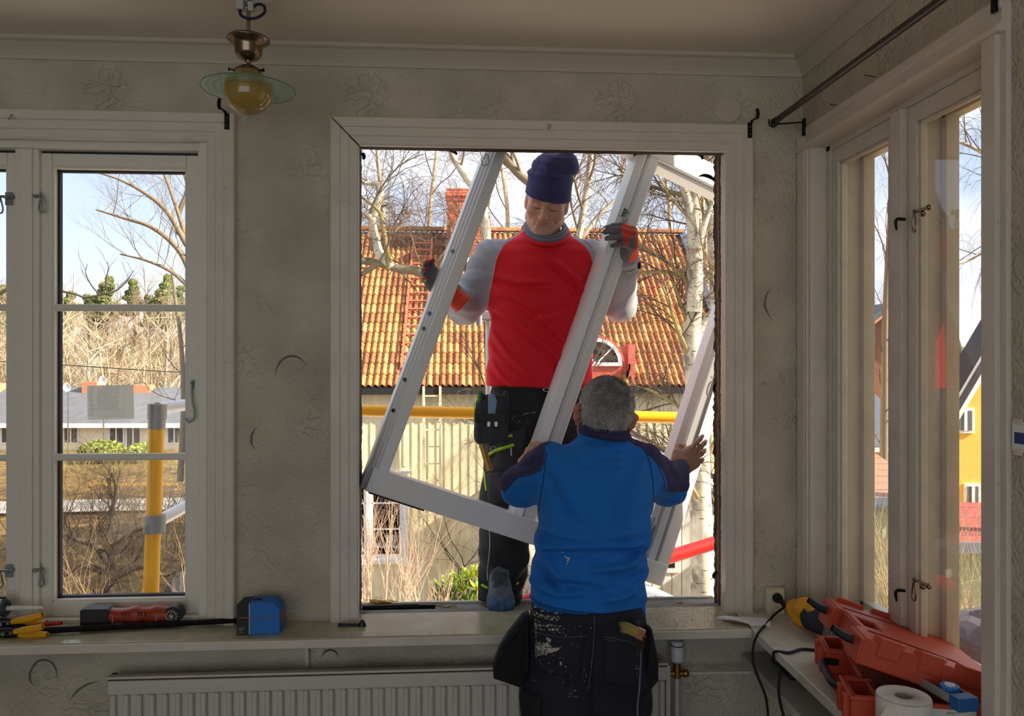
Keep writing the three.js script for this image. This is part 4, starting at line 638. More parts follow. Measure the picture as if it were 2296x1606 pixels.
  tree('birch_tree', 'young birch with thin branches behind the far pane of the right window', undefined, [[f([[1960, 1700], [1980, 1100], [1985, 700], [1995, 480], [2000, 300]], 18), [0.14, 0.12, 0.09, 0.06, 0.03], 18]], [BARK.grey, BARK.twig, BARK.twig], { levels: 3, fine: 1, hang: 1, droop: 0.25, wild: 0.25, kids: [5, 4, 3], spread: 0.8, lift: 0.1, len: 1.5, from: 0.45 });
  for (let i = 0; i < 8; i++) { const px = 1920 + i * 46, d = 88 + (i % 3) * 6, p = far(px, 775 - (i * 7 % 5) * 5, d), t = thing('spruce_tree', ['dark spruce on the far ridge in the right window'][0], 'tree', [0, 0, 0], 'spruces on the far ridge'); const g = []; for (let k = 0; k < 6; k++) g.push(new THREE.ConeGeometry(0.6 + k * 0.5, 2.2, 9).translate(p.x, p.y - k * 1.3, p.z)); part(t, 'crown', g, std(0x3e4a3c, 0.95)); part(t, 'trunk', rod(V(p.x, GROUND - 1, p.z), p, 0.25), BARK.dark); }
}
// ---------------------------------------------------------------- scaffold
{
  const t = thing('scaffold', 'tube scaffold with yellow painted guard rail and posts outside the windows', 'scaffold'), Y = std(0xffba10, 0.4, { map: scaled(speck, 3) }), A = std(0xc9ccd0, 0.4, { metalness: 0.5 }), G = std(0x8f949a, 0.5, { metalness: 0.6 });
  const zi = -0.3, zo = -0.95, r = 0.028, pt = at(353, 905, zi), x = pt.x, bt = at(338, 1343, zi);
  const foot = V(bt.x - 0.16, GROUND, zi), dir = pt.clone().sub(bt).normalize(), topP = bt.clone().addScaledVector(dir, pt.distanceTo(bt) - 0.02);
  part(t, 'post', rod(bt.clone().addScaledVector(dir, -0.5), topP, r, r, 20), Y, 'yellow post');
  part(t, 'post', rod(foot, bt.clone().addScaledVector(dir, -0.5), r, r, 16), Y);
  const cl = (p, s = 1, n = V(0, 1, 0)) => rod(p.clone().addScaledVector(n, -0.03 * s), p.clone().addScaledVector(n, 0.03 * s), 0.036 * s, 0.036 * s, 20);
  part(t, 'coupler', [cl(topP.clone().addScaledVector(dir, -0.01), 0.95, dir), rod(topP.clone().addScaledVector(dir, -0.075), topP.clone().addScaledVector(dir, -0.04), 0.031, 0.031, 20)], G); const mid = at(346, 1174, zi); part(t, 'coupler', cl(mid, 1.1), G);
  const oTop = V(topP.x + 0.02, topP.y - 0.005, zo), oMid = V(mid.x + 0.02, mid.y + 0.012, zo);
  part(t, 'end_rail', rod(topP, oTop, 0.024, 0.024, 18), A); part(t, 'end_rail', rod(mid, oMid, 0.024, 0.024, 18), A);
  part(t, 'post', rod(V(oTop.x, GROUND, zo), V(oTop.x, oTop.y + 0.05, zo), r, r, 16), Y);
  const ra = at(800, 921, zo), rb = at(1680, 942, zo); part(t, 'guard_rail', rod(V(oTop.x, ra.y + (ra.y - rb.y) / (rb.x - ra.x) * (ra.x - oTop.x), zo), rb.clone().add(V(0.3, -0.005, 0)), 0.0275, 0.0275, 24), Y, 'yellow guard rail');
  const br0 = at(1165, 1352, -0.62), br1 = at(1650, 1203, -0.78); part(t, 'diagonal_brace', rod(br0.clone().add(V(-0.05, -0.018, 0)), br1, 0.03, 0.03, 24), std(0xd42422, 0.45, { map: scaled(speck, 3) }), 'red diagonal brace');
  // post behind the worker's elbow with its grey cap
  const c = at(1084, 703, zo - 0.1); part(t, 'post', rod(V(c.x + 0.035, GROUND, c.z), V(c.x + 0.035, c.y - 0.01, c.z), 0.026, 0.026, 18), A); part(t, 'coupler', [bx(c.x - 0.028, c.x + 0.05, c.y - 0.035, c.y + 0.012, c.z - 0.03, c.z + 0.03, 0.008), rod(V(c.x - 0.02, c.y - 0.06, c.z + 0.02), V(c.x - 0.02, c.y, c.z + 0.02), 0.016)], G); part(t, 'band', rod(V(c.x + 0.025, c.y - 0.012, c.z + 0.012), V(c.x + 0.06, c.y - 0.012, c.z + 0.012), 0.014, 0.014), Y);
  const dm = std(0xcfc6b2, 0.7, { map: scaled(patchy, 2) }); for (let i = 0; i < 3; i++) part(t, 'deck_plank', bx(-2.2, 1.36, 0.4, 0.44, -0.5 - i * 0.2, -0.31 - i * 0.2, 0.004), dm);
  part(t, 'ledger', [rod(V(-2.2, 0.37, -0.36), V(1.36, 0.37, -0.36), 0.025), rod(V(-2.2, 0.37, -0.88), V(1.36, 0.37, -0.88), 0.025)], A);
  part(t, 'post', rod(V(1.36, GROUND, zo), V(1.36, 1.55, zo), r, r, 16), Y);
}
// ================================================================ soft bodies: distance fields meshed on a grid
const smin = (a, b, k) => { const h = Math.max(k - Math.abs(a - b), 0) / k; return Math.min(a, b) - h * h * k * 0.25; };
const smax = (a, b, k) => -smin(-a, -b, k);
const cap = (a, b, ra, rb = ra) => { const bx_ = b.x - a.x, by = b.y - a.y, bz = b.z - a.z, l = bx_ * bx_ + by * by + bz * bz + 1e-9; return (x, y, z) => { const px = x - a.x, py = y - a.y, pz = z - a.z, t = Math.min(1, Math.max(0, (px * bx_ + py * by + pz * bz) / l)), dx = px - bx_ * t, dy = py - by * t, dz = pz - bz * t; return Math.sqrt(dx * dx + dy * dy + dz * dz) - (ra + (rb - ra) * t); }; };
const chain = (pts, rad, k = 0.02) => { const s = []; for (let i = 1; i < pts.length; i++) s.push(cap(pts[i - 1], pts[i], rad[i - 1], rad[i])); return (x, y, z) => { let d = s[0](x, y, z); for (let i = 1; i < s.length; i++) d = smin(d, s[i](x, y, z), k); return d; }; };
const ell = (cx, cy, cz, rx, ry, rz) => (x, y, z) => { const a = (x - cx) / rx, b = (y - cy) / ry, c = (z - cz) / rz, k0 = Math.sqrt(a * a + b * b + c * c), k1 = Math.sqrt(a * a / (rx * rx) + b * b / (ry * ry) + c * c / (rz * rz)); return k1 < 1e-6 ? -Math.min(rx, ry, rz) : k0 * (k0 - 1) / k1; };
const rbox = (cx, cy, cz, hx, hy, hz, r) => (x, y, z) => { const a = Math.abs(x - cx) - hx + r, b = Math.abs(y - cy) - hy + r, c = Math.abs(z - cz) - hz + r; return Math.hypot(Math.max(a, 0), Math.max(b, 0), Math.max(c, 0)) + Math.min(Math.max(a, b, c), 0) - r; };
// stacked ellipses: rows of [y, centre x, centre z, half width, half depth], from low to high; p: squareness
function loft(rows, p = 2.3) {
  rows = rows.slice().sort((a, b) => a[0] - b[0]); const n = rows.length;
  return (x, y, z) => {
    let i = 0; while (i < n - 2 && y > rows[i + 1][0]) i++;
    const A = rows[i], B = rows[i + 1], t = clamp((y - A[0]) / (B[0] - A[0]), 0, 1), s = t * t * (3 - 2 * t) * 0.5 + t * 0.5;
    const cx = lerp(A[1], B[1], s), cz = lerp(A[2], B[2], s), rx = lerp(A[3], B[3], s), rz = lerp(A[4], B[4], s), a = Math.abs(x - cx) / rx, b = Math.abs(z - cz) / rz;
    const k = Math.pow(Math.pow(a, p) + Math.pow(b, p), 1 / p), l = Math.hypot(x - cx, z - cz), e = k > 1e-4 ? l * (1 - 1 / k) : -Math.min(rx, rz);
    const v = Math.max(rows[0][0] - y, y - rows[n - 1][0]); return v > 0 ? (e > 0 ? Math.hypot(e, v) : v) : Math.max(e * 0.92, v);
  };
}
const union = (list, k) => (x, y, z) => { let d = list[0](x, y, z); for (let i = 1; i < list.length; i++) d = smin(d, list[i](x, y, z), k); return d; };
function surf(f, lo, hi, h, color) {
  const nx = Math.ceil((hi.x - lo.x) / h) + 1, ny = Math.ceil((hi.y - lo.y) / h) + 1, nz = Math.ceil((hi.z - lo.z) / h) + 1, v = new Float32Array(nx * ny * nz).fill(1), K = 6, rad = K * h * 0.9;
  for (let bz = 0; bz < nz; bz += K) for (let by = 0; by < ny; by += K) for (let bx_ = 0; bx_ < nx; bx_ += K) {
    const d = f(lo.x + (bx_ + K / 2) * h, lo.y + (by + K / 2) * h, lo.z + (bz + K / 2) * h);
    if (d > rad * 1.5) continue;
    const inside = d < -rad * 2.2;
    for (let z = bz; z < Math.min(bz + K, nz); z++) for (let y = by; y < Math.min(by + K, ny); y++) for (let x = bx_; x < Math.min(bx_ + K, nx); x++) v[(z * ny + y) * nx + x] = inside ? -1 : f(lo.x + x * h, lo.y + y * h, lo.z + z * h);
  }
  const id = new Int32Array(nx * ny * nz).fill(-1), pos = [], idx = [], off = [0, 1, nx, nx + 1, nx * ny, nx * ny + 1, nx * ny + nx, nx * ny + nx + 1];
  const E = []; for (let a = 0; a < 8; a++) for (const b of [1, 2, 4]) if (!(a & b)) E.push([a, a | b]);
  for (let z = 0; z < nz - 1; z++) for (let y = 0; y < ny - 1; y++) for (let x = 0; x < nx - 1; x++) {
    const o = (z * ny + y) * nx + x; let m = 0; for (let k = 0; k < 8; k++) if (v[o + off[k]] < 0) m |= 1 << k;
    if (m === 0 || m === 255) continue;
    let sx = 0, sy = 0, sz = 0, c = 0;
    for (const [a, b] of E) if (((m >> a) ^ (m >> b)) & 1) { const t = v[o + off[a]] / (v[o + off[a]] - v[o + off[b]]); sx += (a & 1) + t * ((b & 1) - (a & 1)); sy += ((a >> 1) & 1) + t * (((b >> 1) & 1) - ((a >> 1) & 1)); sz += (a >> 2) + t * ((b >> 2) - (a >> 2)); c++; }
    id[o] = pos.length / 3; pos.push(lo.x + (x + sx / c) * h, lo.y + (y + sy / c) * h, lo.z + (z + sz / c) * h);
  }
  const quad = (a, b, c, d, flip) => { if (a < 0 || b < 0 || c < 0 || d < 0) return; flip ? idx.push(a, c, b, a, d, c) : idx.push(a, b, c, a, c, d); };
  for (let z = 1; z < nz - 1; z++) for (let y = 1; y < ny - 1; y++) for (let x = 1; x < nx - 1; x++) {
    const o = (z * ny + y) * nx + x, s = v[o] < 0;
    if (s !== v[o + 1] < 0) quad(id[o - nx - nx * ny], id[o - nx * ny], id[o], id[o - nx], !s);
    if (s !== v[o + nx] < 0) quad(id[o - 1 - nx * ny], id[o - 1], id[o], id[o - nx * ny], !s);
    if (s !== v[o + nx * ny] < 0) quad(id[o - 1 - nx], id[o - nx], id[o], id[o - 1], !s);
  }
  const n = pos.length / 3, nor = new Float32Array(n * 3), col = color ? new Float32Array(n * 3) : null, e = h * 0.6;
  for (let i = 0; i < n; i++) {
    const x = pos[3 * i], y = pos[3 * i + 1], z = pos[3 * i + 2], a = f(x + e, y - e, z - e), b = f(x - e, y - e, z + e), c = f(x - e, y + e, z - e), d = f(x + e, y + e, z + e);
    let gx = a - b - c + d, gy = -a - b + c + d, gz = -a + b - c + d; const l = Math.hypot(gx, gy, gz) || 1; gx /= l; gy /= l; gz /= l;
    nor[3 * i] = gx; nor[3 * i + 1] = gy; nor[3 * i + 2] = gz;
    if (col) { const q = color(x, y, z, gx, gy, gz); col[3 * i] = q[0]; col[3 * i + 1] = q[1]; col[3 * i + 2] = q[2]; }
  }
  const g = new THREE.BufferGeometry(); g.setAttribute('position', new THREE.Float32BufferAttribute(pos, 3)); g.setAttribute('normal', new THREE.BufferAttribute(nor, 3)); if (col) g.setAttribute('color', new THREE.BufferAttribute(col, 3)); g.setIndex(idx);
  const uv = new Float32Array(n * 2); for (let i = 0; i < n; i++) { uv[2 * i] = pos[3 * i] + pos[3 * i + 2] * 0.7; uv[2 * i + 1] = pos[3 * i + 1] + pos[3 * i + 2] * 0.35; } g.setAttribute('uv', new THREE.BufferAttribute(uv, 2));
  return g;
}
// the part of a mesh where g(x, y, z) > 0, cut cleanly
function cut(geo, g) {
  const p = geo.attributes.position, names = Object.keys(geo.attributes), out = Object.fromEntries(names.map((k) => [k, []])), ix = geo.index.array, val = new Float32Array(p.count);
  for (let i = 0; i < p.count; i++) val[i] = g(p.getX(i), p.getY(i), p.getZ(i));
  const put = (i, j, t) => { for (const k of names) { const a = geo.attributes[k], s = a.itemSize; for (let c = 0; c < s; c++) { const u = a.array[i * s + c]; out[k].push(j < 0 ? u : u + (a.array[j * s + c] - u) * t); } } };
  for (let f = 0; f < ix.length; f += 3) {
    const t = [ix[f], ix[f + 1], ix[f + 2]], poly = [];
    for (let k = 0; k < 3; k++) { const a = t[k], b = t[(k + 1) % 3]; if (val[a] >= 0) poly.push([a, -1, 0]); if ((val[a] >= 0) !== (val[b] >= 0)) poly.push([a, b, val[a] / (val[a] - val[b])]); }
    for (let k = 2; k < poly.length; k++) { put(...poly[0]); put(...poly[k - 1]); put(...poly[k]); }
  }
  const r = new THREE.BufferGeometry(); for (const k of names) r.setAttribute(k, new THREE.Float32BufferAttribute(out[k], geo.attributes[k].itemSize)); return r;
}
// where a ray along +-z meets a body
function hit(f, x, y, z, s) { for (let i = 0; i < 90; i++) { const d = f(x, y, z); if (d < 0.0006) break; z += s * d * 0.8; if (Math.abs(z) > 4) return V(x, y, hit.last ?? 0); } hit.last = z; return V(x, y, z); }
function normalOf(f, p, e = 0.003) { return V(f(p.x + e, p.y, p.z) - f(p.x - e, p.y, p.z), f(p.x, p.y + e, p.z) - f(p.x, p.y - e, p.z), f(p.x, p.y, p.z + e) - f(p.x, p.y, p.z - e)).normalize(); }
// a stitched line laid on a body along points of the photograph, seen from s = -1 (from +z) on
function seam(f, list, zref, r, from = 1.2, s = -1, lift = 0) { const c = new THREE.CatmullRomCurve3(list.map(([x, y]) => at(x, y, zref)), false, 'centripetal'), n = Math.max(8, list.length * 7), pts = []; for (let i = 0; i <= n; i++) { const q = c.getPoint(i / n), h = hit(f, q.x, q.y, zref + from, s); pts.push(h.addScaledVector(normalOf(f, h), lift)); } return tube(pts, r, n * 2, 6); }
// a patch of cloth laid on a body between four corners (top left, top right, bottom right, bottom left), thickness t
function drape(f, q, zref, t, nu = 14, nv = 14, from = 1.2, bulge = 0) {
  const P = q.map(([x, y]) => at(x, y, zref)), top = [], pos = [], idx = [];
  for (let j = 0; j <= nv; j++) for (let i = 0; i <= nu; i++) { const u = i / nu, v = j / nv, a = P[0].clone().lerp(P[1], u), b = P[3].clone().lerp(P[2], u), w = a.lerp(b, v), h = hit(f, w.x, w.y, zref + from, -1), n = normalOf(f, h, 0.01), edge = Math.min(u, 1 - u, v, 1 - v) < 1e-6; top.push(h.addScaledVector(n, edge ? -0.004 : t + bulge * Math.sin(u * Math.PI) * Math.sin(v * Math.PI))); if (!edge && (i === 1 || j === 1 || i === nu - 1 || j === nv - 1)) top[top.length - 1]; }
  for (const w of top) pos.push(w.x, w.y, w.z);
  for (let j = 0; j < nv; j++) for (let i = 0; i < nu; i++) { const a = j * (nu + 1) + i, b = a + 1, c = a + nu + 1, d = c + 1; idx.push(a, c, b, b, c, d); }
  const g = new THREE.BufferGeometry(); g.setAttribute('position', new THREE.Float32BufferAttribute(pos, 3)); g.setIndex(idx); g.computeVertexNormals(); const uv = new Float32Array(pos.length / 3 * 2); for (let i = 0; i < pos.length / 3; i++) { uv[2 * i] = pos[3 * i] + pos[3 * i + 2] * 0.7; uv[2 * i + 1] = pos[3 * i + 1]; } g.setAttribute('uv', new THREE.BufferAttribute(uv, 2)); return g;
}
function flipped(g) { const i = g.index.array; for (let k = 0; k < i.length; k += 3) { const t = i[k]; i[k] = i[k + 1]; i[k + 1] = t; } return g; }
// A hand: wrist at the origin, fingers along +y, palm towards +z, thumb on the +x side (a right hand).
// bends: four [knuckle, middle, tip] angles, thumb: [x, y, z] of its two bends and its tip
function handField(bends, thumb, s = 1, thick = 1, spread = 0.06) {
  const F = [[0.031, 0.088, 0.044, 0.026, 0.021, 0.0092], [0.0105, 0.094, 0.049, 0.03, 0.022, 0.0096], [-0.0105, 0.09, 0.045, 0.028, 0.021, 0.0091], [-0.03, 0.08, 0.035, 0.021, 0.019, 0.0081]], parts = [], tips = [];
  const palm = union([rbox(0.001, 0.052, 0, 0.04, 0.046, 0.0135, 0.013), cap(V(0.024, 0.018, 0.008), V(0.03, 0.06, 0.006), 0.017, 0.013), cap(V(-0.026, 0.018, 0.006), V(-0.028, 0.07, 0.004), 0.014, 0.012), cap(V(0, -0.03, 0), V(0, 0.02, 0), 0.026, 0.027)], 0.02);
  parts.push(palm);
  F.forEach(([x, y, a, b, c, r], i) => {
    let ang = 0, p = V(x, y - 0.014, 0); const pts = [p.clone(), V(x, y, 0)]; p = V(x, y, 0); const lean = (x) * spread / 0.03;
    [a, b, c].forEach((l, k) => { ang += bends[i][k]; p = p.clone().add(V(Math.sin(lean) * l * Math.cos(ang), Math.cos(lean) * l * Math.cos(ang), l * Math.sin(ang))); pts.push(p); });
    parts.push(chain(pts, [r * 1.12, r * 1.14, r * 1.06, r * 0.97, r * 0.82].map((q) => q * thick), 0.006)); tips.push(pts);
  });
  const T = [V(0.02, 0.012, 0.006), ...thumb.map((t) => V(...t))]; parts.push(chain(T, [0.019, 0.0145, 0.0118, 0.0095].map((q) => q * thick), 0.012));
  const f = (x, y, z) => { x /= s; y /= s; z /= s; let d = parts[0](x, y, z), g = 9; for (let i = 1; i < 5; i++) g = smin(g, parts[i](x, y, z), 0.004); d = smin(d, g, 0.012); return smin(d, parts[5](x, y, z), 0.012) * s; };
  f.tips = tips; return f;
}
function place(g, o, X, Y, Z) { const m = new THREE.Matrix4().makeBasis(X, Y, Z).setPosition(o); g.applyMatrix4(m); if (m.determinant() < 0) flipped(g); return g; }
// axes from the finger direction and the palm direction; left hands are mirrored
function axes(Yd, Zd, left) { const Y = Yd.clone().normalize(), Z = Zd.clone().addScaledVector(Y, -Zd.dot(Y)).normalize(), X = Y.clone().cross(Z); if (left) X.negate(); return [X, Y, Z]; }
const HB = [V(-0.09, -0.06, -0.09), V(0.11, 0.23, 0.13)];
// ================================================================ the frame they carry
{
  const t = thing('carried_window_frame', 'new white window frame carried tilted through the open hole by both workers', 'window frame');
  const A = at(811, 1098, -0.08), r0 = at(1484, 1316, -0.34).sub(A), W = r0.length(), r = r0.clone().normalize(), uu = at(1437, 335, -0.34).sub(at(1152, 1187, -0.2)), u = uu.addScaledVector(r, -uu.dot(r)).normalize(), n = r.clone().cross(u);
  t.matrixAutoUpdate = true; const m = new THREE.Matrix4().makeBasis(r, u, n).setPosition(A); m.decompose(t.position, t.quaternion, t.scale);
  const H = 1.625, S = M.newwhite, RW = 0.088;
  // section across a post: outline in (r, n), pushed along u
  const post = (x, sec, y0, y1, name) => part(t, name, uvm(prism(sec.map(([a, b]) => [a, -b]), y1 - y0, 0.0012).rotateX(-Math.PI / 2).translate(x, y0, 0)), S);
  const stile = [[0, -0.115], [0, -0.05], [0.008, -0.044], [0.0095, -0.034], [0.018, -0.028], [0.0195, -0.016], [0.028, -0.01], [0.03, 0], [0.064, 0], [0.066, -0.005], [0.07, -0.006], [0.073, -0.016], [0.073, -0.115]];
  post(0, stile, 0.0, H, 'stile');
  const mull = [[0, -0.115], [0, -0.024], [0.008, -0.018], [0.026, -0.002], [0.029, -0.004], [0.031, -0.018], [0.036, -0.018], [0.038, -0.009], [0.042, -0.008], [0.044, 0], [0.078, 0], [0.08, -0.008], [0.085, -0.01], [0.087, -0.02], [0.091, -0.022], [0.091, -0.115]];
  const mp = at(1146, 1184, -0.2).sub(A).dot(r); post(mp, mull, RW - 0.01, H, 'mullion');
  const rs = [[0, -0.115], [0, -0.05], [0.014, -0.04], [0.018, -0.03], [0.02, -0.044], [0.028, -0.044], [0.03, -0.022], [0.052, -0.01], [0.055, -0.026], [0.06, -0.026], [0.062, 0], [0.112, 0], [0.112, -0.115]];
  post(W - 0.112, rs, 0.0, H, 'stile');
  part(t, 'bottom_rail', [bx(0.012, W - 0.006, 0, RW, -0.115, 0.006, 0.004)], S); part(t, 'top_rail', [bx(0, W, H - 0.03, H + RW - 0.03, -0.115, 0.002, 0.004), bx(0.02, W - 0.02, H - 0.045, H - 0.03, -0.1, -0.02, 0.003)], S);
  part(t, 'rail_seal', bx(0.03, 0.24, -0.006, 0.0, -0.06, 0.0, 0.001), M.black);
  for (const y of [0.3, 0.42, 0.62, 0.68, 0.93]) part(t, 'fixing_hole', [new THREE.CylinderGeometry(0.0075, 0.0075, 0.006, 14).rotateX(Math.PI / 2).rotateY(-0.9).translate(0.0125, y, -0.03)], y > 0.6 && y < 0.7 ? M.steel : M.zinc);
  part(t, 'latch', [bx(mp + 0.006, mp + 0.026, 1.32, 1.352, -0.02, 0.004, 0.002), rod(V(mp + 0.004, 1.33, 0.004), V(mp + 0.03, 1.34, 0.01), 0.0035), tube([V(mp + 0.02, 1.33, 0.008), V(mp + 0.012, 1.31, 0.012), V(mp + 0.022, 1.295, 0.012), V(mp + 0.03, 1.31, 0.012)], 0.0025, 20, 6)], M.zinc);
  part(t, 'hook', tube([V(W - 0.08, 0.86, 0.0), V(W - 0.075, 0.85, 0.02), V(W - 0.088, 0.83, 0.02), V(W - 0.085, 0.79, 0.016), V(W - 0.07, 0.775, 0.014)], 0.003, 24, 7), M.steel);
  part(t, 'hinge', [bx(W - 0.125, W - 0.1, 0.16, 0.22, -0.03, -0.012, 0.003), rod(V(W - 0.118, 0.16, -0.01), V(W - 0.118, 0.25, -0.01), 0.005)], M.steel);
  const w1 = at(1090, 360, -0.3); solo('loose_wire', tube([at(1076, 340, -0.205), at(1084, 356, -0.21), at(1092, 345, -0.208), at(1095, 366, -0.21), at(1084, 372, -0.212), at(1079, 355, -0.21)], 0.0012, 40, 5), M.blackmetal, 'thin bent wire dangling at the top of the carried left post', 'wire');
}
const SKIN = phys(0xffffff, 0.55, { vertexColors: true, sheen: 0.15, sheenRoughness: 0.5 });
function skinTone(base, x, y, z, amp = 0.08) { const n = fbm(x * 60, y * 60, z * 60, 3) * amp, m = fbm(x * 14, y * 14, z * 14, 2) * 0.12; return [base[0] * (1 + n + m * 0.3), base[1] * (1 + n - m * 0.5), base[2] * (1 + n - m * 0.5)]; }
// cloth: long soft folds running along d, bent by noise
const folds = (d, f, amp, s) => (x, y, z) => { const w = 0.35 * N(x * 5 + s, y * 5, z * 5), k = (x * d[0] + y * d[1] + z * d[2]) * f + w * f * 0.28, q = Math.sin(k * 6.283), m = 0.5 + 0.5 * N(x * 4 - s, y * 4, z * 4 + s); return amp * (q * q * q * 0.6 + q * 0.4) * m; };
// one crease: a ridge with a trough beside it along a line of photograph points
const crease = (list, z, w, amp) => { const P = list.map(([x, y]) => at(x, y, z)); return (x, y) => { let best = 9, sd = 0; for (let i = 1; i < P.length; i++) { const a = P[i - 1], b = P[i], ux = b.x - a.x, uy = b.y - a.y, l = ux * ux + uy * uy, t = clamp(((x - a.x) * ux + (y - a.y) * uy) / l, 0, 1), dx = x - a.x - ux * t, dy = y - a.y - uy * t, q = dx * dx + dy * dy; if (q < best) { best = q; sd = (ux * dy - uy * dx) / Math.sqrt(l); } } if (best > w * w * 49) return 0; const k = Math.sqrt(Math.max(0, best - sd * sd)) / (2 * w), e = sd / w; return amp * (Math.exp(-e * e) - 0.8 * Math.exp(-((e + 1.6) ** 2))) * Math.exp(-k * k); }; };
function rowsFrom(list, zc) { return list.map(([py, l, r, dz, z]) => { const zz = z ?? zc, a = at(l, py, zz), b = at(r, py, zz); return [a.y, (a.x + b.x) / 2, zz, (b.x - a.x) / 2, dz]; }); }
function bounds(pts, pad) { const b = new THREE.Box3().setFromPoints(pts); b.expandByScalar(pad); return [b.min, b.max]; }

// ================================================================ the worker in red
{
  const t = thing('person', 'worker in a red shirt with grey sleeves and navy beanie, outside, holding the white frame', 'person');
  const zc = -0.52;
  const SL = at(1104, 580, zc), EL = at(1042, 690, -0.56), WL = at(1006, 656, -0.33), SR = at(1322, 580, zc), ER = at(1390, 684, -0.53), WR = at(1405, 584, -0.36);
  const torso = loft(rowsFrom([[895, 1090, 1330, 0.15], [866, 1089, 1328, 0.15], [800, 1094, 1328, 0.145], [720, 1099, 1331, 0.148], [650, 1101, 1334, 0.142], [600, 1096, 1334, 0.132], [570, 1098, 1328, 0.115], [548, 1120, 1308, 0.098], [528, 1158, 1282, 0.078], [512, 1172, 1272, 0.068]], zc));
  const armL = chain([SL, EL, WL], [0.082, 0.068, 0.047], 0.03), armR = chain([SR, ER, WR], [0.08, 0.066, 0.047], 0.03);
  const cr = [crease([[1100, 690], [1150, 720], [1230, 790], [1290, 850]], zc, 0.012, 0.0119), crease([[1103, 650], [1180, 690], [1250, 760]], zc, 0.014, 0.0119), crease([[1098, 740], [1130, 790], [1190, 850]], zc, 0.011, 0.0102), crease([[1240, 600], [1290, 640], [1325, 700]], zc, 0.012, 0.0102), crease([[1330, 620], [1270, 700], [1200, 720]], zc, 0.013, 0.0085), crease([[1102, 620], [1150, 640], [1210, 640]], zc, 0.012, 0.0102), crease([[1325, 740], [1290, 800], [1270, 860]], zc, 0.012, 0.0102), crease([[1095, 800], [1120, 840], [1150, 868]], zc, 0.01, 0.0102)];
  const fA = folds([0.5, 1, 0.2], 17, 0.007, 3), fB = folds([-0.6, 0.8, 0.3], 15, 0.006, 8), fT = folds([0.6, 0.8, 0], 7, 0.006, 5);
  const shirtF = (x, y, z) => { const a = torso(x, y, z), b = smin(armL(x, y, z) - fA(x, y, z), armR(x, y, z) - fB(x, y, z), 0.01); let d = smin(a - fT(x, y, z) * sstep(-y, -2.2, -2.0) - (Math.abs(a) < 0.06 ? sstep(z, zc + 0.03, zc + 0.09) * cr.reduce((s, c) => s + c(x, y), 0) : 0), b, 0.055); return d; };
  const collarY = at(1222, 530, zc).y, neckO = at(1222, 512, zc), hemY = (x) => at(1200, 869, zc).y + 0.008 * Math.sin(x * 9);
  const neckCut = ell(neckO.x, neckO.y + 0.03, zc + 0.05, 0.094, 0.118, 0.13);
  const wristCut = (x, y, z) => Math.min(Math.hypot(x - WL.x, y - WL.y, z - WL.z) - 0.045, Math.hypot(x - WR.x, y - WR.y, z - WR.z) - 0.03);
  const cloth = surf((x, y, z) => Math.max(shirtF(x, y, z), hemY(x) - y, -neckCut(x, y, z), -wristCut(x, y, z)), V(SL.x - 0.3, hemY(0) - 0.03, zc - 0.22), V(ER.x + 0.12, neckO.y + 0.06, -0.26), 0.0058);
  const knit = scaled(fineBump, 9), RED = phys(0xe00c26, 0.8, { bumpMap: knit, bumpScale: 0.0005, sheen: 0.3, sheenColor: C(0xff5a5a) }), GREY = std(0xa2a4ae, 0.85, { bumpMap: knit, bumpScale: 0.0006 });
  const lL = [[512, 1178], [530, 1152], [550, 1130], [585, 1112], [625, 1104], [665, 1098], [720, 1089], [900, 1075]].map(([y, x]) => at(x, y, zc + 0.1)), lR = [[512, 1268], [530, 1290], [550, 1314], [575, 1327], [615, 1333], [680, 1337], [740, 1342], [900, 1352]].map(([y, x]) => at(x, y, zc + 0.1));
  const xAt = (L, y) => { let i = 0; while (i < L.length - 2 && y < L[i + 1].y) i++; const k = clamp((y - L[i].y) / (L[i + 1].y - L[i].y), 0, 1); return lerp(L[i].x, L[i + 1].x, k); };
  const gM = (x, y) => Math.min(x - xAt(lL, y), xAt(lR, y) - x);
  part(t, 'shirt', cut(cloth, gM), RED, 'red shirt body'); 
  part(t, 'sleeve', cut(cloth, (x, y) => xAt(lL, y) - x), GREY, 'grey raglan sleeve'); part(t, 'sleeve', cut(cloth, (x, y) => x - xAt(lR, y)), GREY, 'grey raglan sleeve');
  const pink = std(0xe8a0a0, 0.8); part(t, 'seam', [seam(shirtF, [[1176, 516], [1150, 532], [1129, 552], [1112, 585], [1104, 625], [1099, 650]], zc, 0.0022), seam(shirtF, [[1270, 516], [1290, 530], [1314, 550], [1326, 572]], zc, 0.0022)], pink);
  part(t, 'hem', seam(shirtF, [[1098, 863], [1150, 865], [1220, 866], [1290, 865], [1322, 862]], zc, 0.0016), std(0xa80a1c, 0.8));
  const ring = (rx, rz, dy, tilt) => { const p = []; for (let i = 0; i < 28; i++) { const a = i / 28 * 6.2832; p.push(V(neckO.x + rx * Math.cos(a), neckO.y + dy + tilt * Math.sin(a), zc + 0.022 + rz * Math.sin(a))); } return p; };
  part(t, 'collar', new THREE.TubeGeometry(new THREE.CatmullRomCurve3(ring(0.094, 0.102, -0.018, -0.068), true), 56, 0.0085, 8, true), RED); part(t, 'undershirt', [tube(ring(0.084, 0.09, -0.006, -0.064), 0.0105, 56, 8, true), tube(ring(0.076, 0.08, 0.004, -0.058), 0.0095, 56, 8, true)], std(0x70737c, 0.85));
  // head
  const HO = at(1226, 455, -0.47), Zf = V(-0.16, -0.36, 0.9).normalize(), up = V(0.13, 1, 0.25), X = up.clone().cross(Zf).normalize(), Y = Zf.clone().cross(X);
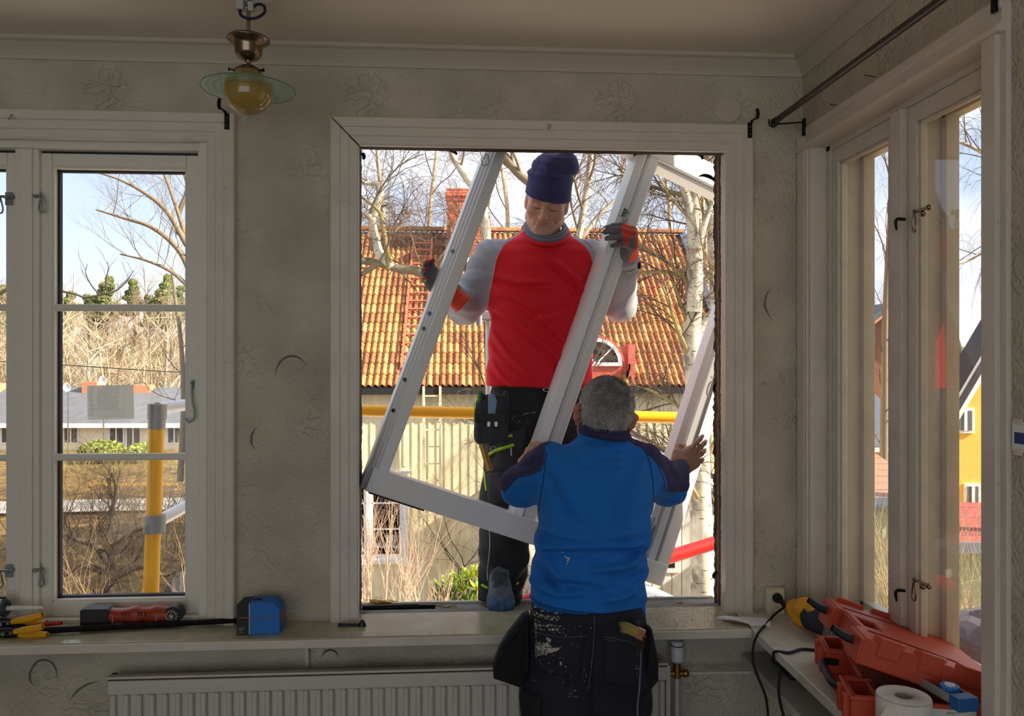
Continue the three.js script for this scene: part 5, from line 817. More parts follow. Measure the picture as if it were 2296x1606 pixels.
  const face = (() => {
    const cran = ell(0, 0.03, -0.012, 0.077, 0.092, 0.096), mid = ell(0, -0.03, 0.03, 0.065, 0.083, 0.066), jaw = union([cap(V(0.05, -0.062, 0.004), V(0.014, -0.103, 0.066), 0.026, 0.022), cap(V(-0.05, -0.062, 0.004), V(-0.014, -0.103, 0.066), 0.026, 0.022)], 0.02), chin = ell(0, -0.101, 0.078, 0.025, 0.02, 0.018);
    const cheek = union([ell(0.043, -0.022, 0.062, 0.026, 0.022, 0.024), ell(-0.043, -0.022, 0.062, 0.026, 0.022, 0.024)], 0.01), brow = union([cap(V(0.012, 0.02, 0.09), V(0.05, 0.019, 0.07), 0.0115, 0.009), cap(V(-0.012, 0.02, 0.09), V(-0.05, 0.019, 0.07), 0.0115, 0.009)], 0.012);
    const nose = union([cap(V(0, 0.016, 0.09), V(0, -0.03, 0.116), 0.0085, 0.0115), ell(0, -0.035, 0.117, 0.0125, 0.0115, 0.0115), ell(0.0115, -0.0395, 0.106, 0.0075, 0.008, 0.011), ell(-0.0115, -0.0395, 0.106, 0.0075, 0.008, 0.011)], 0.01);
    const sock = union([ell(0.031, 0.002, 0.098, 0.021, 0.0125, 0.02), ell(-0.031, 0.002, 0.098, 0.021, 0.0125, 0.02)], 0.004), eye = union([ell(0.031, -0.001, 0.0735, 0.0165, 0.0135, 0.0145), ell(-0.031, -0.001, 0.0735, 0.0165, 0.0135, 0.0145)], 0.002), bag = union([cap(V(0.018, -0.016, 0.086), V(0.044, -0.013, 0.077), 0.006, 0.005), cap(V(-0.018, -0.016, 0.086), V(-0.044, -0.013, 0.077), 0.006, 0.005)], 0.004);
    const muzz = ell(0, -0.06, 0.077, 0.032, 0.024, 0.019), lips = union([cap(V(-0.021, -0.0588, 0.0885), V(0, -0.057, 0.0962), 0.0034, 0.0045), cap(V(0.021, -0.0588, 0.0885), V(0, -0.057, 0.0962), 0.0034, 0.0045), cap(V(-0.016, -0.0665, 0.0895), V(0.016, -0.0665, 0.0895), 0.0058)], 0.005), slit = union([cap(V(-0.024, -0.0605, 0.0935), V(0, -0.0618, 0.102), 0.0017), cap(V(0.024, -0.0605, 0.0935), V(0, -0.0618, 0.102), 0.0017)], 0.002), nas = union([cap(V(0.021, -0.042, 0.104), V(0.036, -0.078, 0.085), 0.0048, 0.003), cap(V(-0.021, -0.042, 0.104), V(-0.036, -0.078, 0.085), 0.0048, 0.003)], 0.003), under = ell(0, -0.08, 0.1, 0.022, 0.007, 0.01);
    const fur = union([cap(V(-0.006, 0.024, 0.104), V(-0.007, 0.008, 0.106), 0.0025), cap(V(0.006, 0.024, 0.104), V(0.007, 0.008, 0.106), 0.0025), cap(V(-0.03, 0.048, 0.096), V(0.03, 0.048, 0.096), 0.002)], 0.001);
    const neck = cap(V(0, -0.05, -0.03), V(0.012, -0.2, -0.075), 0.059, 0.068), throat = cap(V(0, -0.1, 0.045), V(0, -0.19, -0.01), 0.03, 0.04);
    const ear = union([ell(0.078, 0.0, -0.012, 0.009, 0.032, 0.019), ell(0.075, -0.024, -0.006, 0.009, 0.014, 0.011), ell(-0.078, 0.0, -0.012, 0.009, 0.032, 0.019), ell(-0.075, -0.024, -0.006, 0.009, 0.014, 0.011)], 0.008);
    return (x, y, z) => {
      let d = smin(cran(x, y, z), mid(x, y, z), 0.03); d = smin(d, jaw(x, y, z), 0.03); d = smin(d, chin(x, y, z), 0.02); d = smin(d, cheek(x, y, z), 0.025); d = smin(d, brow(x, y, z), 0.016); d = smin(d, muzz(x, y, z), 0.02); d = smax(d, -sock(x, y, z), 0.014); d = smin(d, eye(x, y, z), 0.004); d = smin(d, bag(x, y, z), 0.008); d = smax(d, -nas(x, y, z), 0.008); d = smin(d, nose(x, y, z), 0.014); d = smax(d, -under(x, y, z), 0.012); d = smin(d, lips(x, y, z), 0.006); d = smax(d, -slit(x, y, z), 0.002); d = smax(d, -fur(x, y, z), 0.004); d = smin(d, ear(x, y, z), 0.008); d = smin(d, neck(x, y, z), 0.025); d = smin(d, throat(x, y, z), 0.03);
      return d - 0.0006 * N(x * 120, y * 120, z * 120) - 0.0009 * N(x * 40, y * 90, z * 40);
    };
  })();
  const tone = (x, y, z) => {
    let c = skinTone([0.62, 0.335, 0.235], x, y, z); const mixc = (q, k) => { c = c.map((v, i) => v + (q[i] - v) * k); }, ax = Math.abs(x);
    const blot = Math.exp(-(((ax - 0.044) / 0.022) ** 2 + ((y + 0.026) / 0.02) ** 2)) * (z > 0.04 ? 1 : 0); mixc([0.6, 0.22, 0.15], blot * 0.5); if (z > 0.1) mixc([0.66, 0.28, 0.2], 0.45 * sstep(-y, 0.02, 0.036));
    const beard = sstep(-y, 0.05, 0.075) * sstep(z, -0.02, 0.02) * (1 - sstep(-y, 0.118, 0.13)); mixc([0.42, 0.28, 0.22], beard * 0.3 * (0.7 + 0.6 * N(x * 300, y * 300, z * 300)));
    const lip = Math.exp(-(((y + 0.0625) / 0.0055) ** 2)) * (1 - sstep(ax, 0.018, 0.026)) * (z > 0.07 ? 1 : 0); mixc([0.4, 0.15, 0.125], lip * 0.6); 
    const eb = (1 - sstep(Math.abs(y - 0.0215 - (ax > 0.03 ? 0 : 0)), 0.0035, 0.0075)) * sstep(ax, 0.011, 0.016) * (1 - sstep(ax, 0.045, 0.053)) * (z > 0.06 ? 1 : 0); mixc([0.2, 0.13, 0.09], eb * (0.75 + 0.35 * N(x * 500, y * 300, 1)));
    const lash = (1 - sstep(Math.abs(y + 0.0085 + 0.0016 * Math.cos((ax - 0.031) * 90)), 0.0009, 0.0025)) * (1 - sstep(Math.abs(ax - 0.031), 0.0125, 0.0165)) * (z > 0.07 ? 1 : 0); mixc([0.045, 0.03, 0.025], lash * 0.9);
    return c;
  };
  const headG = place(surf(face, V(-0.098, -0.2, -0.13), V(0.098, 0.125, 0.135), 0.0026, tone).scale(1.06, 1.06, 1.06), HO, X, Y, Zf);
  // body under the clothes: one figure, thinner than its clothing
  const hipC = at(1208, 925, -0.5), KL = at(1136, 1115, -0.43), AL = at(1121, 1330, -0.27), KR = at(1290, 1130, -0.5), AR = at(1302, 1335, -0.34), HL = at(1152, 940, -0.5), HR = at(1264, 940, -0.5);
  const inner = union([(x, y, z) => torso(x, y, z) + 0.03, chain([SL, EL, WL], [0.05, 0.042, 0.028]), chain([SR, ER, WR], [0.05, 0.042, 0.028]), chain([HL, KL, AL], [0.075, 0.052, 0.04]), chain([HR, KR, AR], [0.075, 0.052, 0.04]), ell(hipC.x, hipC.y, hipC.z, 0.16, 0.14, 0.1), cap(at(1226, 560, zc), at(1226, 500, -0.51), 0.055, 0.055)], 0.03);
  const low = surf(inner, V(SL.x - 0.3, AL.y - 0.06, -0.75), V(ER.x + 0.12, neckO.y + 0.04, -0.2), 0.013, (x, y, z) => skinTone([0.52, 0.29, 0.2], x, y, z));
  part(t, 'body', join([low, headG]), SKIN, 'weathered light skin');
  // beanie, in the head's own axes
  const hatF = (() => { const base = loft([[0.0, 0, -0.004, 0.086, 0.112], [0.03, 0, -0.004, 0.086, 0.112], [0.06, 0, -0.008, 0.085, 0.11], [0.1, 0, -0.018, 0.082, 0.101], [0.14, 0.004, -0.022, 0.079, 0.096], [0.17, 0.01, -0.028, 0.074, 0.088], [0.195, 0.018, -0.034, 0.06, 0.07], [0.208, 0.024, -0.04, 0.036, 0.045]], 2.1), lobe = ell(0.052, 0.165, -0.028, 0.045, 0.042, 0.06), f1 = folds([0.25, 1, 0.2], 13, 0.009, 2), f2 = folds([0.9, 0.5, 0.1], 10, 0.007, 6); return (x, y, z) => { const k = sstep(y, 0.075, 0.13), d = smin(base(x, y, z), lobe(x, y, z), 0.03); return d - k * (f1(x, y, z) + f2(x, y, z)) - 0.006 * Math.exp(-(((y - 0.125 - x * 0.12) / 0.009) ** 2)) + 0.005 * Math.exp(-(((y - 0.15 + x * 0.3) / 0.01) ** 2)) * sstep(Math.abs(x), 0, 0.04); }; })();
  const brim = (x) => 0.026 - 0.08 * x;
  const hat = place(surf((x, y, z) => Math.max(hatF(x, y, z), brim(x) - y + (z < 0 ? 0.03 * sstep(-z, 0, 0.1) * -1 : 0), -Math.max(hatF(x, y, z) + 0.013, y - 0.09)), V(-0.11, -0.04, -0.15), V(0.125, 0.235, 0.12), 0.0042).scale(1.1, 0.97, 1.1), HO, X, Y, Zf);
  part(t, 'beanie', hat, std(0x3a3868, 0.9, { bumpMap: knit, bumpScale: 0.0005 }), 'slouchy navy beanie');
  // gloves
  const GB = std(0x2a2a2c, 0.75, { vertexColors: true, bumpMap: scaled(fineBump, 14), bumpScale: 0.0004 });
  const red = [1, 0.085, 0.03].map((v) => v * 3.1), blk = [1.05, 1, 1.05]; GB.color.setRGB(0.24, 0.24, 0.24);
  const gl = (bends, thumb, o, Yd, Zd, left, tips, s = 1.0) => {
    const f = handField(bends, thumb, s, 1.12), cuff = cap(V(0, -0.075, 0), V(0, 0.0, 0), 0.04, 0.036), g = (x, y, z) => Math.max(smin(f(x, y, z), cuff(x, y, z), 0.015) - 0.0008 * Math.sin(y * 420) * (y < 0 ? 1 : 0), -0.065 - y);
    const col = (x, y, z, nx, ny, nz) => { if (tips) { for (const q of f.tips) if (Math.hypot(x / s - q[4].x, y / s - q[4].y, z / s - q[4].z) < 0.0125) return red.map((v) => v * 0.5); return y < 0.0 ? red : [0.6, 0.58, 0.6]; } const back = -nz + 0.22 * N(x * 60, y * 60, z * 60), fing = y > 0.075 || z > 0.02; return y < -0.012 ? red : fing ? (z > 0.06 || back < 0.15 ? [0.16, 0.15, 0.16].map((v) => v / 0.24) : red) : (back > 0.0 ? red : [0.16, 0.15, 0.16].map((v) => v / 0.24)); };
    const [x, y, z] = axes(Yd, Zd, left), m = surf(g, V(-0.09, -0.09, -0.06), V(0.1, 0.22, 0.13), 0.0034, col);
    return part(t, 'glove', place(m, o, x, y, z), GB, 'red and black work glove');
  };
  gl([[1.15, 0.55, 0.25], [1.2, 0.55, 0.25], [1.22, 0.55, 0.25], [1.25, 0.55, 0.25]], [[0.04, 0.045, 0.02], [0.046, 0.07, 0.045], [0.035, 0.085, 0.068]], at(1409, 570, -0.335), V(0.0, 0.5, 0.86), V(-1, 0.12, 0.12), true, false, 1.17);
  gl([[0.5, 0.75, 0.4], [0.5, 0.75, 0.4], [0.55, 0.75, 0.4], [0.6, 0.75, 0.4]], [[0.045, 0.04, 0.03], [0.05, 0.065, 0.05], [0.045, 0.085, 0.065]], at(1010, 660, -0.315), V(-0.72, 0.6, 0.12), V(0.25, 0.15, 0.95), false, true, 1.02);
  // wristwatch on the sleeve
  const wd = ER.clone().sub(WR).normalize(), wc = WR.clone().addScaledVector(wd, 0.028), q = new THREE.Quaternion().setFromUnitVectors(V(0, 1, 0), wd), ws = new THREE.Group(); ws.name = 'wristwatch'; ws.position.copy(wc); ws.quaternion.copy(q); t.add(ws);
  part(ws, 'bracelet', (() => { const g = []; for (let i = 0; i < 22; i++) { const a = i / 22 * 6.2832; g.push(bx(-0.0062, 0.0062, -0.01, 0.01, -0.0022, 0.0022, 0.0015).translate(0, 0, 0.046).rotateY(a)); } return g; })(), M.steel); part(ws, 'watch_case', new THREE.CylinderGeometry(0.018, 0.02, 0.012, 24).rotateX(Math.PI / 2).translate(0, 0, 0.051).rotateY(1.5), std(0x3c3e42, 0.3, { metalness: 1 }));
  part(t, 'cuff', rod(WR.clone().addScaledVector(wd, 0.048), WR.clone().addScaledVector(wd, 0.066), 0.048, 0.05, 24), std(0xa50f1e, 0.85));
  // trousers
  const hips = loft(rowsFrom([[980, 1090, 1318, 0.13], [930, 1090, 1322, 0.138], [890, 1100, 1314, 0.126], [850, 1104, 1310, 0.12]], -0.51)), tf = folds([0.15, 1, 0.1], 10, 0.012, 4), tf2 = folds([0.7, 0.7, 0], 8, 0.008, 9);
  const legL = chain([at(1152, 960, -0.5), at(1147, 1030, -0.48), KL, at(1134, 1190, -0.4), at(1129, 1262, -0.34), at(1118, 1322, -0.29), at(1117, 1352, -0.26)], [0.112, 0.108, 0.102, 0.098, 0.094, 0.087, 0.084], 0.03), legR = chain([at(1264, 960, -0.5), KR, at(1298, 1250, -0.42), at(1302, 1345, -0.34)], [0.108, 0.095, 0.088, 0.08], 0.03);
  const pantsF = (x, y, z) => smin(hips(x, y, z), smin(legL(x, y, z), legR(x, y, z), 0.02), 0.05) - tf(x, y, z) * sstep(-y, -1.35, -0.9) - tf2(x, y, z);
  const cuffY = at(1117, 1350, -0.27).y, BLK = std(0x2b292d, 0.85, { bumpMap: scaled(fineBump, 10), bumpScale: 0.0005, map: scaled(patchy, 3) });
  part(t, 'trousers', surf((x, y, z) => Math.max(pantsF(x, y, z), cuffY + 0.02 * Math.sin(x * 20) - y, y - at(1200, 858, zc).y), V(hipC.x - 0.26, cuffY - 0.04, -0.72), V(hipC.x + 0.3, at(0, 845, zc).y + 0.01, -0.12), 0.0068), BLK, 'black work trousers');
  const neon = std(0xb6ea16, 0.6), grey = std(0xb9b8a8, 0.7), BL2 = std(0x35353b, 0.8, { bumpMap: scaled(fineBump, 10), bumpScale: 0.0006 });
  part(t, 'pocket', drape(pantsF, [[1128, 968], [1180, 958], [1178, 1040], [1094, 1062]], -0.4, 0.007), BL2); part(t, 'pocket', drape(pantsF, [[1090, 1060], [1168, 1040], [1166, 1112], [1090, 1132]], -0.4, 0.009), BL2);
  part(t, 'knee_patch', drape(pantsF, [[1094, 1118], [1182, 1108], [1180, 1168], [1092, 1180]], -0.36, 0.004), std(0x333034, 0.85, { map: scaled(patchy, 4) }));
  part(t, 'zip', [seam(pantsF, [[1095, 1025], [1115, 1010], [1150, 996]], -0.4, 0.0065, 1.2, -1, 0.008), seam(pantsF, [[1128, 982], [1150, 974]], -0.4, 0.006, 1.2, -1, 0.006)], neon, 'neon green zip'); part(t, 'zip_pull', rod(at(1146, 1004, -0.34), at(1147, 1022, -0.34), 0.004), M.steel);
  part(t, 'piping', [seam(pantsF, [[1103, 1135], [1097, 1170], [1096, 1210], [1091, 1250], [1090, 1275]], -0.4, 0.0022)], grey); part(t, 'reflex_tab', [seam(pantsF, [[1079, 1298], [1084, 1300], [1092, 1303]], -0.3, 0.005), seam(pantsF, [[1087, 1060], [1088, 1080], [1090, 1098]], -0.4, 0.004), seam(pantsF, [[1154, 1300], [1160, 1297]], -0.3, 0.004)], neon);
  part(t, 'paint_flecks', [seam(pantsF, [[1172, 930], [1180, 926], [1186, 927]], -0.4, 0.0013), seam(pantsF, [[1190, 925], [1200, 924]], -0.4, 0.0012), ...[[1148, 938], [1152, 932], [1162, 944], [1182, 946], [1270, 1000]].map(([x, y]) => { const a = at(x, y, -0.4), h = hit(pantsF, a.x, a.y, 0.5, -1); return ball(0.0022, h.x, h.y, h.z, 8, 6); })], grey);
  // holster pouch
  const po = at(1100, 945, -0.335), pouch = new THREE.Group(); pouch.name = 'holster_pouch'; t.add(pouch);
  const pf = (x, y, z) => { const a = (x - po.x) - (y - po.y) * 0.06, b = y - po.y, w = 0.062 - 0.012 * sstep(-b, 0.05, 0.09); return rbox(0, 0, 0, w, 0.092, 0.034, 0.024)(a, b, z - po.z) - 0.004 * Math.sin(a * 110 + 1) * sstep(-b, -0.03, 0.02) - 0.003 * N(x * 30, y * 30, z * 30); };
  part(pouch, 'pouch_body', surf(pf, V(po.x - 0.09, po.y - 0.12, po.z - 0.06), V(po.x + 0.09, po.y + 0.11, po.z + 0.07), 0.004), BL2); part(pouch, 'pouch_band', bx(po.x - 0.064, po.x + 0.06, po.y + 0.0, po.y + 0.038, po.z - 0.02, po.z + 0.0385, 0.006), std(0x29292b, 0.7)); part(pouch, 'pouch_flap', [bx(po.x - 0.05, po.x + 0.066, po.y + 0.086, po.y + 0.104, po.z - 0.035, po.z + 0.012, 0.006), bx(po.x + 0.052, po.x + 0.07, po.y - 0.07, po.y + 0.12, po.z - 0.03, po.z + 0.02, 0.006)], BL2); part(pouch, 'edge_tape', bx(po.x - 0.067, po.x - 0.062, po.y - 0.0, po.y + 0.075, po.z - 0.01, po.z + 0.02, 0.002), neon);
  part(pouch, 'ring', new THREE.TorusGeometry(0.011, 0.002, 8, 20).translate(po.x + 0.01, po.y - 0.105, po.z + 0.03), M.steel);
  const gp = at(1076, 890, -0.32); const kn = thing('knife', 'green handled knife sticking up from the red shirted worker\'s black pouch', 'knife', [0, 0, 0]); part(kn, 'handle', limb([V(gp.x + 0.004, gp.y - 0.07, gp.z), V(gp.x, gp.y, gp.z), V(gp.x + 0.002, gp.y + 0.022, gp.z)], [0.01, 0.011, 0.009], 10, 10), std(0x2f7d22, 0.5)); part(kn, 'grip', limb([V(gp.x + 0.012, gp.y - 0.06, gp.z + 0.004), V(gp.x + 0.01, gp.y + 0.012, gp.z + 0.004)], [0.006, 0.007], 6, 8), M.black);
  const bp = at(1104, 893, -0.3); const sc = thing('scraper', 'pale blue handled scraper in the red shirted worker\'s pouch', 'scraper'); part(sc, 'handle', uvm(prism([[-0.017, -0.06], [0.012, -0.06], [0.019, -0.01], [0.008, 0.014], [-0.006, 0.018], [-0.017, 0.006]], 0.012, 0.004).translate(bp.x, bp.y, bp.z - 0.005)), std(0x6d93ad, 0.45)); part(sc, 'blade', bx(bp.x - 0.02, bp.x + 0.02, bp.y - 0.11, bp.y - 0.06, bp.z - 0.001, bp.z + 0.001, 0.0005), M.steel);
  const ru = thing('folding_ruler', 'yellow wooden folding ruler in the thigh pocket below the black pouch', 'ruler'); part(ru, 'ruler_arm', bar(at(1077, 996, -0.36), at(1095, 1056, -0.36), 0.004, 0.014, V(1, 0.3, 0)), std(0xcf9a3a, 0.5)); part(ru, 'ruler_arm', bar(at(1084, 996, -0.365), at(1102, 1056, -0.365), 0.004, 0.016, V(1, 0.3, 0)), std(0x9a6420, 0.5));
  part(t, 'belt_ring', new THREE.TorusGeometry(0.011, 0.002, 8, 20).scale(1.3, 0.6, 1).translate(...at(1226, 874, -0.365).toArray()), std(0xd8d4b8, 0.4));
  // shoes
  const shoe = (o, turn) => {
    const s = new THREE.Group(); s.name = 'shoe'; s.position.copy(o); s.rotation.y = turn; t.add(s);
    const up_ = union([ell(0, 0.035, 0.075, 0.05, 0.04, 0.07), ell(0, 0.045, 0.0, 0.046, 0.05, 0.09), ell(0, 0.07, -0.05, 0.044, 0.075, 0.05), cap(V(0, 0.1, 0.005), V(0, 0.06, 0.06), 0.034, 0.03)], 0.03), f = (x, y, z) => Math.max(up_(x, y, z) - 0.0018 * N(x * 70, y * 70, z * 70), 0.012 - y);
    const c = surf(f, V(-0.07, 0, -0.12), V(0.07, 0.17, 0.16), 0.0038); part(s, 'upper', cut(c, (x, y, z) => y - 0.03 - 0.35 * Math.max(0, z - 0.02) * 0 - (Math.abs(x) > 0.03 ? 0.0 : 0)), std(0x5b6674, 0.7, { map: scaled(patchy, 8), bumpMap: scaled(fineBump, 10), bumpScale: 0.001 })); part(s, 'toe_guard', cut(c, (x, y, z) => 0.03 - y), std(0x2b5573, 0.7));
    part(s, 'sole', surf((x, y, z) => Math.max(ell(0, 0.014, 0.015, 0.056, 0.024, 0.135)(x, y, z), -y, y - 0.02), V(-0.07, -0.01, -0.14), V(0.07, 0.04, 0.17), 0.005), M.rubber);
    part(s, 'tongue', surf(union([rbox(0, 0.118, 0.022, 0.034, 0.03, 0.012, 0.012), rbox(0, 0.085, 0.05, 0.03, 0.025, 0.012, 0.01)], 0.02), V(-0.05, 0.05, -0.02), V(0.05, 0.16, 0.08), 0.0035), std(0x4a5258, 0.7));
    part(s, 'boa_dial', new THREE.CylinderGeometry(0.0155, 0.0175, 0.016, 22).rotateX(Math.PI / 2 - 0.5).translate(0, 0.12, 0.05), std(0x40454c, 0.4)); part(s, 'lace', [tube([V(-0.03, 0.085, 0.06), V(0, 0.082, 0.078), V(0.03, 0.085, 0.06)], 0.0022, 12, 6), tube([V(-0.034, 0.066, 0.08), V(0, 0.066, 0.098), V(0.034, 0.066, 0.08)], 0.0022, 12, 6), tube([V(0, 0.1, 0.054), V(0, 0.08, 0.08)], 0.004, 8, 6)], std(0x7e8588, 0.5)); part(s, 'blue_panel', cut(c, (x, y, z) => Math.min(0.068 - y, y - 0.032, Math.abs(x) - 0.006, z - 0.03)).scale(1.02, 1.0, 1.01), std(0x24527a, 0.7));
    return s;
  };
  shoe(at(1121, 1381, -0.2).setY(0.767), 0.0); shoe(at(1303, 1376, -0.26).setY(0.767).setZ(-0.27), 0.12);
}
// ================================================================ the worker in blue
{
  const t = thing('person', 'grey haired worker seen from behind in a blue fleece jacket and navy trousers', 'person');
  const zc = 0.3, SL = at(1234, 1047, 0.27), EL = at(1170, 1090, 0.15), WL = at(1190, 1075, -0.1), SR = at(1436, 1047, 0.27), ER = at(1497, 1090, 0.08), WR = at(1521, 1056, -0.1);
  const torso = loft(rowsFrom([[1420, 1176, 1452, 0.147, 0.32], [1392, 1175, 1450, 0.147, 0.32], [1350, 1184, 1443, 0.142, 0.31], [1300, 1192, 1445, 0.14, 0.3], [1240, 1199, 1449, 0.14, 0.295], [1180, 1205, 1456, 0.145, 0.29], [1120, 1208, 1460, 0.147, 0.285], [1070, 1212, 1456, 0.14, 0.28], [1040, 1222, 1446, 0.128, 0.275], [1015, 1244, 1432, 0.105, 0.27], [997, 1280, 1416, 0.085, 0.265], [980, 1296, 1412, 0.072, 0.262], [960, 1300, 1414, 0.066, 0.26]], zc), 2.4);
  const armL = chain([SL, EL, WL], [0.08, 0.066, 0.047], 0.03), armR = chain([SR, ER, WR], [0.08, 0.064, 0.043], 0.03);
  const cr = [[[[1205, 1232], [1290, 1225], [1370, 1222], [1445, 1228]], 0.014, 0.009], [[[1200, 1275], [1250, 1290], [1330, 1300]], 0.016, 0.008], [[[1450, 1245], [1400, 1270], [1330, 1275]], 0.012, 0.008], [[[1205, 1215], [1225, 1260], [1260, 1310]], 0.012, 0.008], [[[1210, 1195], [1300, 1205], [1400, 1200]], 0.016, 0.006], [[[1300, 990], [1330, 1015], [1400, 1012], [1430, 1005]], 0.014, 0.008], [[[1295, 985], [1320, 1035], [1390, 1040]], 0.012, 0.006], [[[1230, 1050], [1260, 1070], [1290, 1140]], 0.02, 0.006], [[[1446, 1060], [1420, 1100], [1410, 1160]], 0.02, 0.006], [[[1195, 1320], [1260, 1330], [1330, 1320]], 0.016, 0.007], [[[1445, 1310], [1400, 1335], [1350, 1340]], 0.014, 0.006]].map(([l, w, a]) => crease(l, 0.42, w, a * 1.9));
  const fA = folds([0.9, 0.4, 0.5], 15, 0.006, 3), fT = folds([0.3, 1, 0], 7.5, 0.008, 4), fE = folds([0.2, 0.9, -0.5], 17, 0.006, 7);
  const JF = (x, y, z) => { const a = torso(x, y, z), b = Math.min(armL(x, y, z) - fE(x, y, z), armR(x, y, z) - fA(x, y, z)); return smin(a - fT(x, y, z) * sstep(-y, -1.35, -1.15) - (Math.abs(a) < 0.06 ? sstep(z, 0.29, 0.36) * cr.reduce((s, c) => s + c(x, y), 0) : 0), b, 0.04); };
  const hem = (x) => at(1315, 1384, 0.42).y + (x - at(1315, 1384, 0.42).x) * -0.1, collarTop = (x) => at(1356, 968, 0.34).y - (x - at(1356, 968, 0.34).x) * 0.16;
  const wcut = (x, y, z) => Math.min(Math.hypot(x - WL.x, y - WL.y, z - WL.z) - 0.03, Math.hypot(x - WR.x, y - WR.y, z - WR.z) - 0.022);
  const cloth = surf((x, y, z) => Math.max(JF(x, y, z), hem(x) - y, y - collarTop(x), -wcut(x, y, z)), V(EL.x - 0.12, hem(1) - 0.06, -0.2), V(WR.x + 0.1, collarTop(0) + 0.03, 0.5), 0.0055);
  // where the navy yoke meets the blue, as lines of the back
  const L = [[1100, 1092], [1132, 1106], [1160, 1065], [1178, 1057], [1205, 1040], [1224, 1004], [1240, 997], [1262, 992], [1300, 976], [1340, 972], [1400, 973], [1412, 990], [1424, 1000], [1440, 1006], [1455, 1040], [1466, 1056], [1482, 1090], [1500, 1100], [1538, 1102], [1600, 1102]].map(([x, y]) => at(x, y, x < 1215 ? 0.2 : x > 1450 ? 0.14 : 0.34));
  const yAt = (x) => { let i = 0; while (i < L.length - 2 && x > L[i + 1].x) i++; return lerp(L[i].y, L[i + 1].y, clamp((x - L[i].x) / (L[i + 1].x - L[i].x), 0, 1)); };
  const gN = (x, y) => y - yAt(x);
  const fleece = scaled(fineBump, 7), BLUE = phys(0x1672cc, 0.95, { bumpMap: fleece, bumpScale: 0.0012, sheen: 0.4, sheenRoughness: 0.6, sheenColor: C(0x3f8fd8) }), NAVY = phys(0x36335c, 0.95, { bumpMap: fleece, bumpScale: 0.001, sheen: 0.3, sheenColor: C(0x5a5a88) });
  part(t, 'jacket', cut(cloth, (x, y) => -gN(x, y)), BLUE, 'royal blue fleece'); part(t, 'yoke', cut(cloth, gN), NAVY, 'navy shoulder yoke and upper sleeves');
  const st = std(0x4a4a70, 0.9); part(t, 'seam', [seam(JF, [[1136, 1100], [1160, 1067], [1178, 1059], [1204, 1042], [1222, 1008]], 0.25, 0.002), seam(JF, [[1443, 1010], [1456, 1042], [1467, 1058], [1482, 1090], [1500, 1101], [1530, 1103]], 0.2, 0.002)], st); part(t, 'seam', [seam(JF, [[1221, 1008], [1216, 1060], [1209, 1120], [1207, 1150]], 0.3, 0.0018), seam(JF, [[1444, 1010], [1452, 1060], [1458, 1120], [1455, 1150]], 0.3, 0.0018), seam(JF, [[1194, 1358], [1260, 1364], [1340, 1370], [1434, 1379]], 0.42, 0.0022), seam(JF, [[1194, 1363], [1260, 1369], [1340, 1375], [1434, 1384]], 0.42, 0.0016)], std(0x0a3f7c, 0.9));
  part(t, 'paint_flecks', [seam(JF, [[1266, 1246], [1272, 1250], [1270, 1256]], 0.4, 0.0026), seam(JF, [[1276, 1247], [1271, 1253]], 0.4, 0.002), seam(JF, [[1258, 1238], [1264, 1236]], 0.4, 0.0014), seam(JF, [[1270, 1258], [1268, 1263]], 0.4, 0.0014)], std(0xc9d0d4, 0.7));
  { const p = []; const c = at(1356, 974, 0.27); for (let i = 0; i < 28; i++) { const a = i / 28 * 6.2832; p.push(V(c.x + 0.072 * Math.cos(a), c.y - 0.012 * Math.cos(a), 0.268 + 0.074 * Math.sin(a))); } part(t, 'collar', [tube(p, 0.0135, 56, 8, true), tube(p.map((q) => q.clone().add(V(0, 0.016, -0.002))), 0.009, 56, 8, true)], NAVY); }
  // head, neck, ears; body below the clothes
  const HO = at(1355, 930, 0.25), Zf = V(0.08, 0.16, -1).normalize(), up = V(0.15, 1, 0.16), X = up.clone().cross(Zf).normalize(), Y = Zf.clone().cross(X);
  const skull = (() => { const c = ell(0, 0.03, -0.012, 0.079, 0.09, 0.098), m = ell(0, -0.03, 0.03, 0.066, 0.083, 0.066), j = union([cap(V(0.05, -0.062, 0.004), V(0.014, -0.1, 0.066), 0.026, 0.022), cap(V(-0.05, -0.062, 0.004), V(-0.014, -0.1, 0.066), 0.026, 0.022)], 0.02), n = union([cap(V(0, 0.016, 0.09), V(0, -0.032, 0.116), 0.009, 0.012), ell(0, -0.066, 0.085, 0.028, 0.016, 0.014), cap(V(-0.045, 0.02, 0.08), V(0.045, 0.02, 0.08), 0.011)], 0.012), k = cap(V(0, -0.04, -0.025), V(0, -0.18, -0.02), 0.054, 0.056), s = union([ell(0.031, 0.0, 0.098, 0.02, 0.012, 0.018), ell(-0.031, 0.0, 0.098, 0.02, 0.012, 0.018)], 0.004);
    const ear = (q) => { const o = union([cap(V(q * 0.082, 0.022, -0.014), V(q * 0.094, 0.012, -0.03), 0.009), cap(V(q * 0.094, 0.012, -0.03), V(q * 0.09, -0.018, -0.022), 0.009, 0.008), cap(V(q * 0.088, -0.018, -0.02), V(q * 0.079, -0.04, -0.006), 0.0095, 0.009), ell(q * 0.082, 0, -0.016, 0.008, 0.026, 0.014)], 0.01); return o; }, e1 = ear(1), e2 = ear(-1);
    return (x, y, z) => { let d = smin(smin(c(x, y, z), m(x, y, z), 0.03), j(x, y, z), 0.03); d = smax(smin(d, n(x, y, z), 0.014), -s(x, y, z), 0.012); d = smin(d, k(x, y, z), 0.03); return smin(smin(d, e1(x, y, z), 0.008), e2(x, y, z), 0.008); }; })();
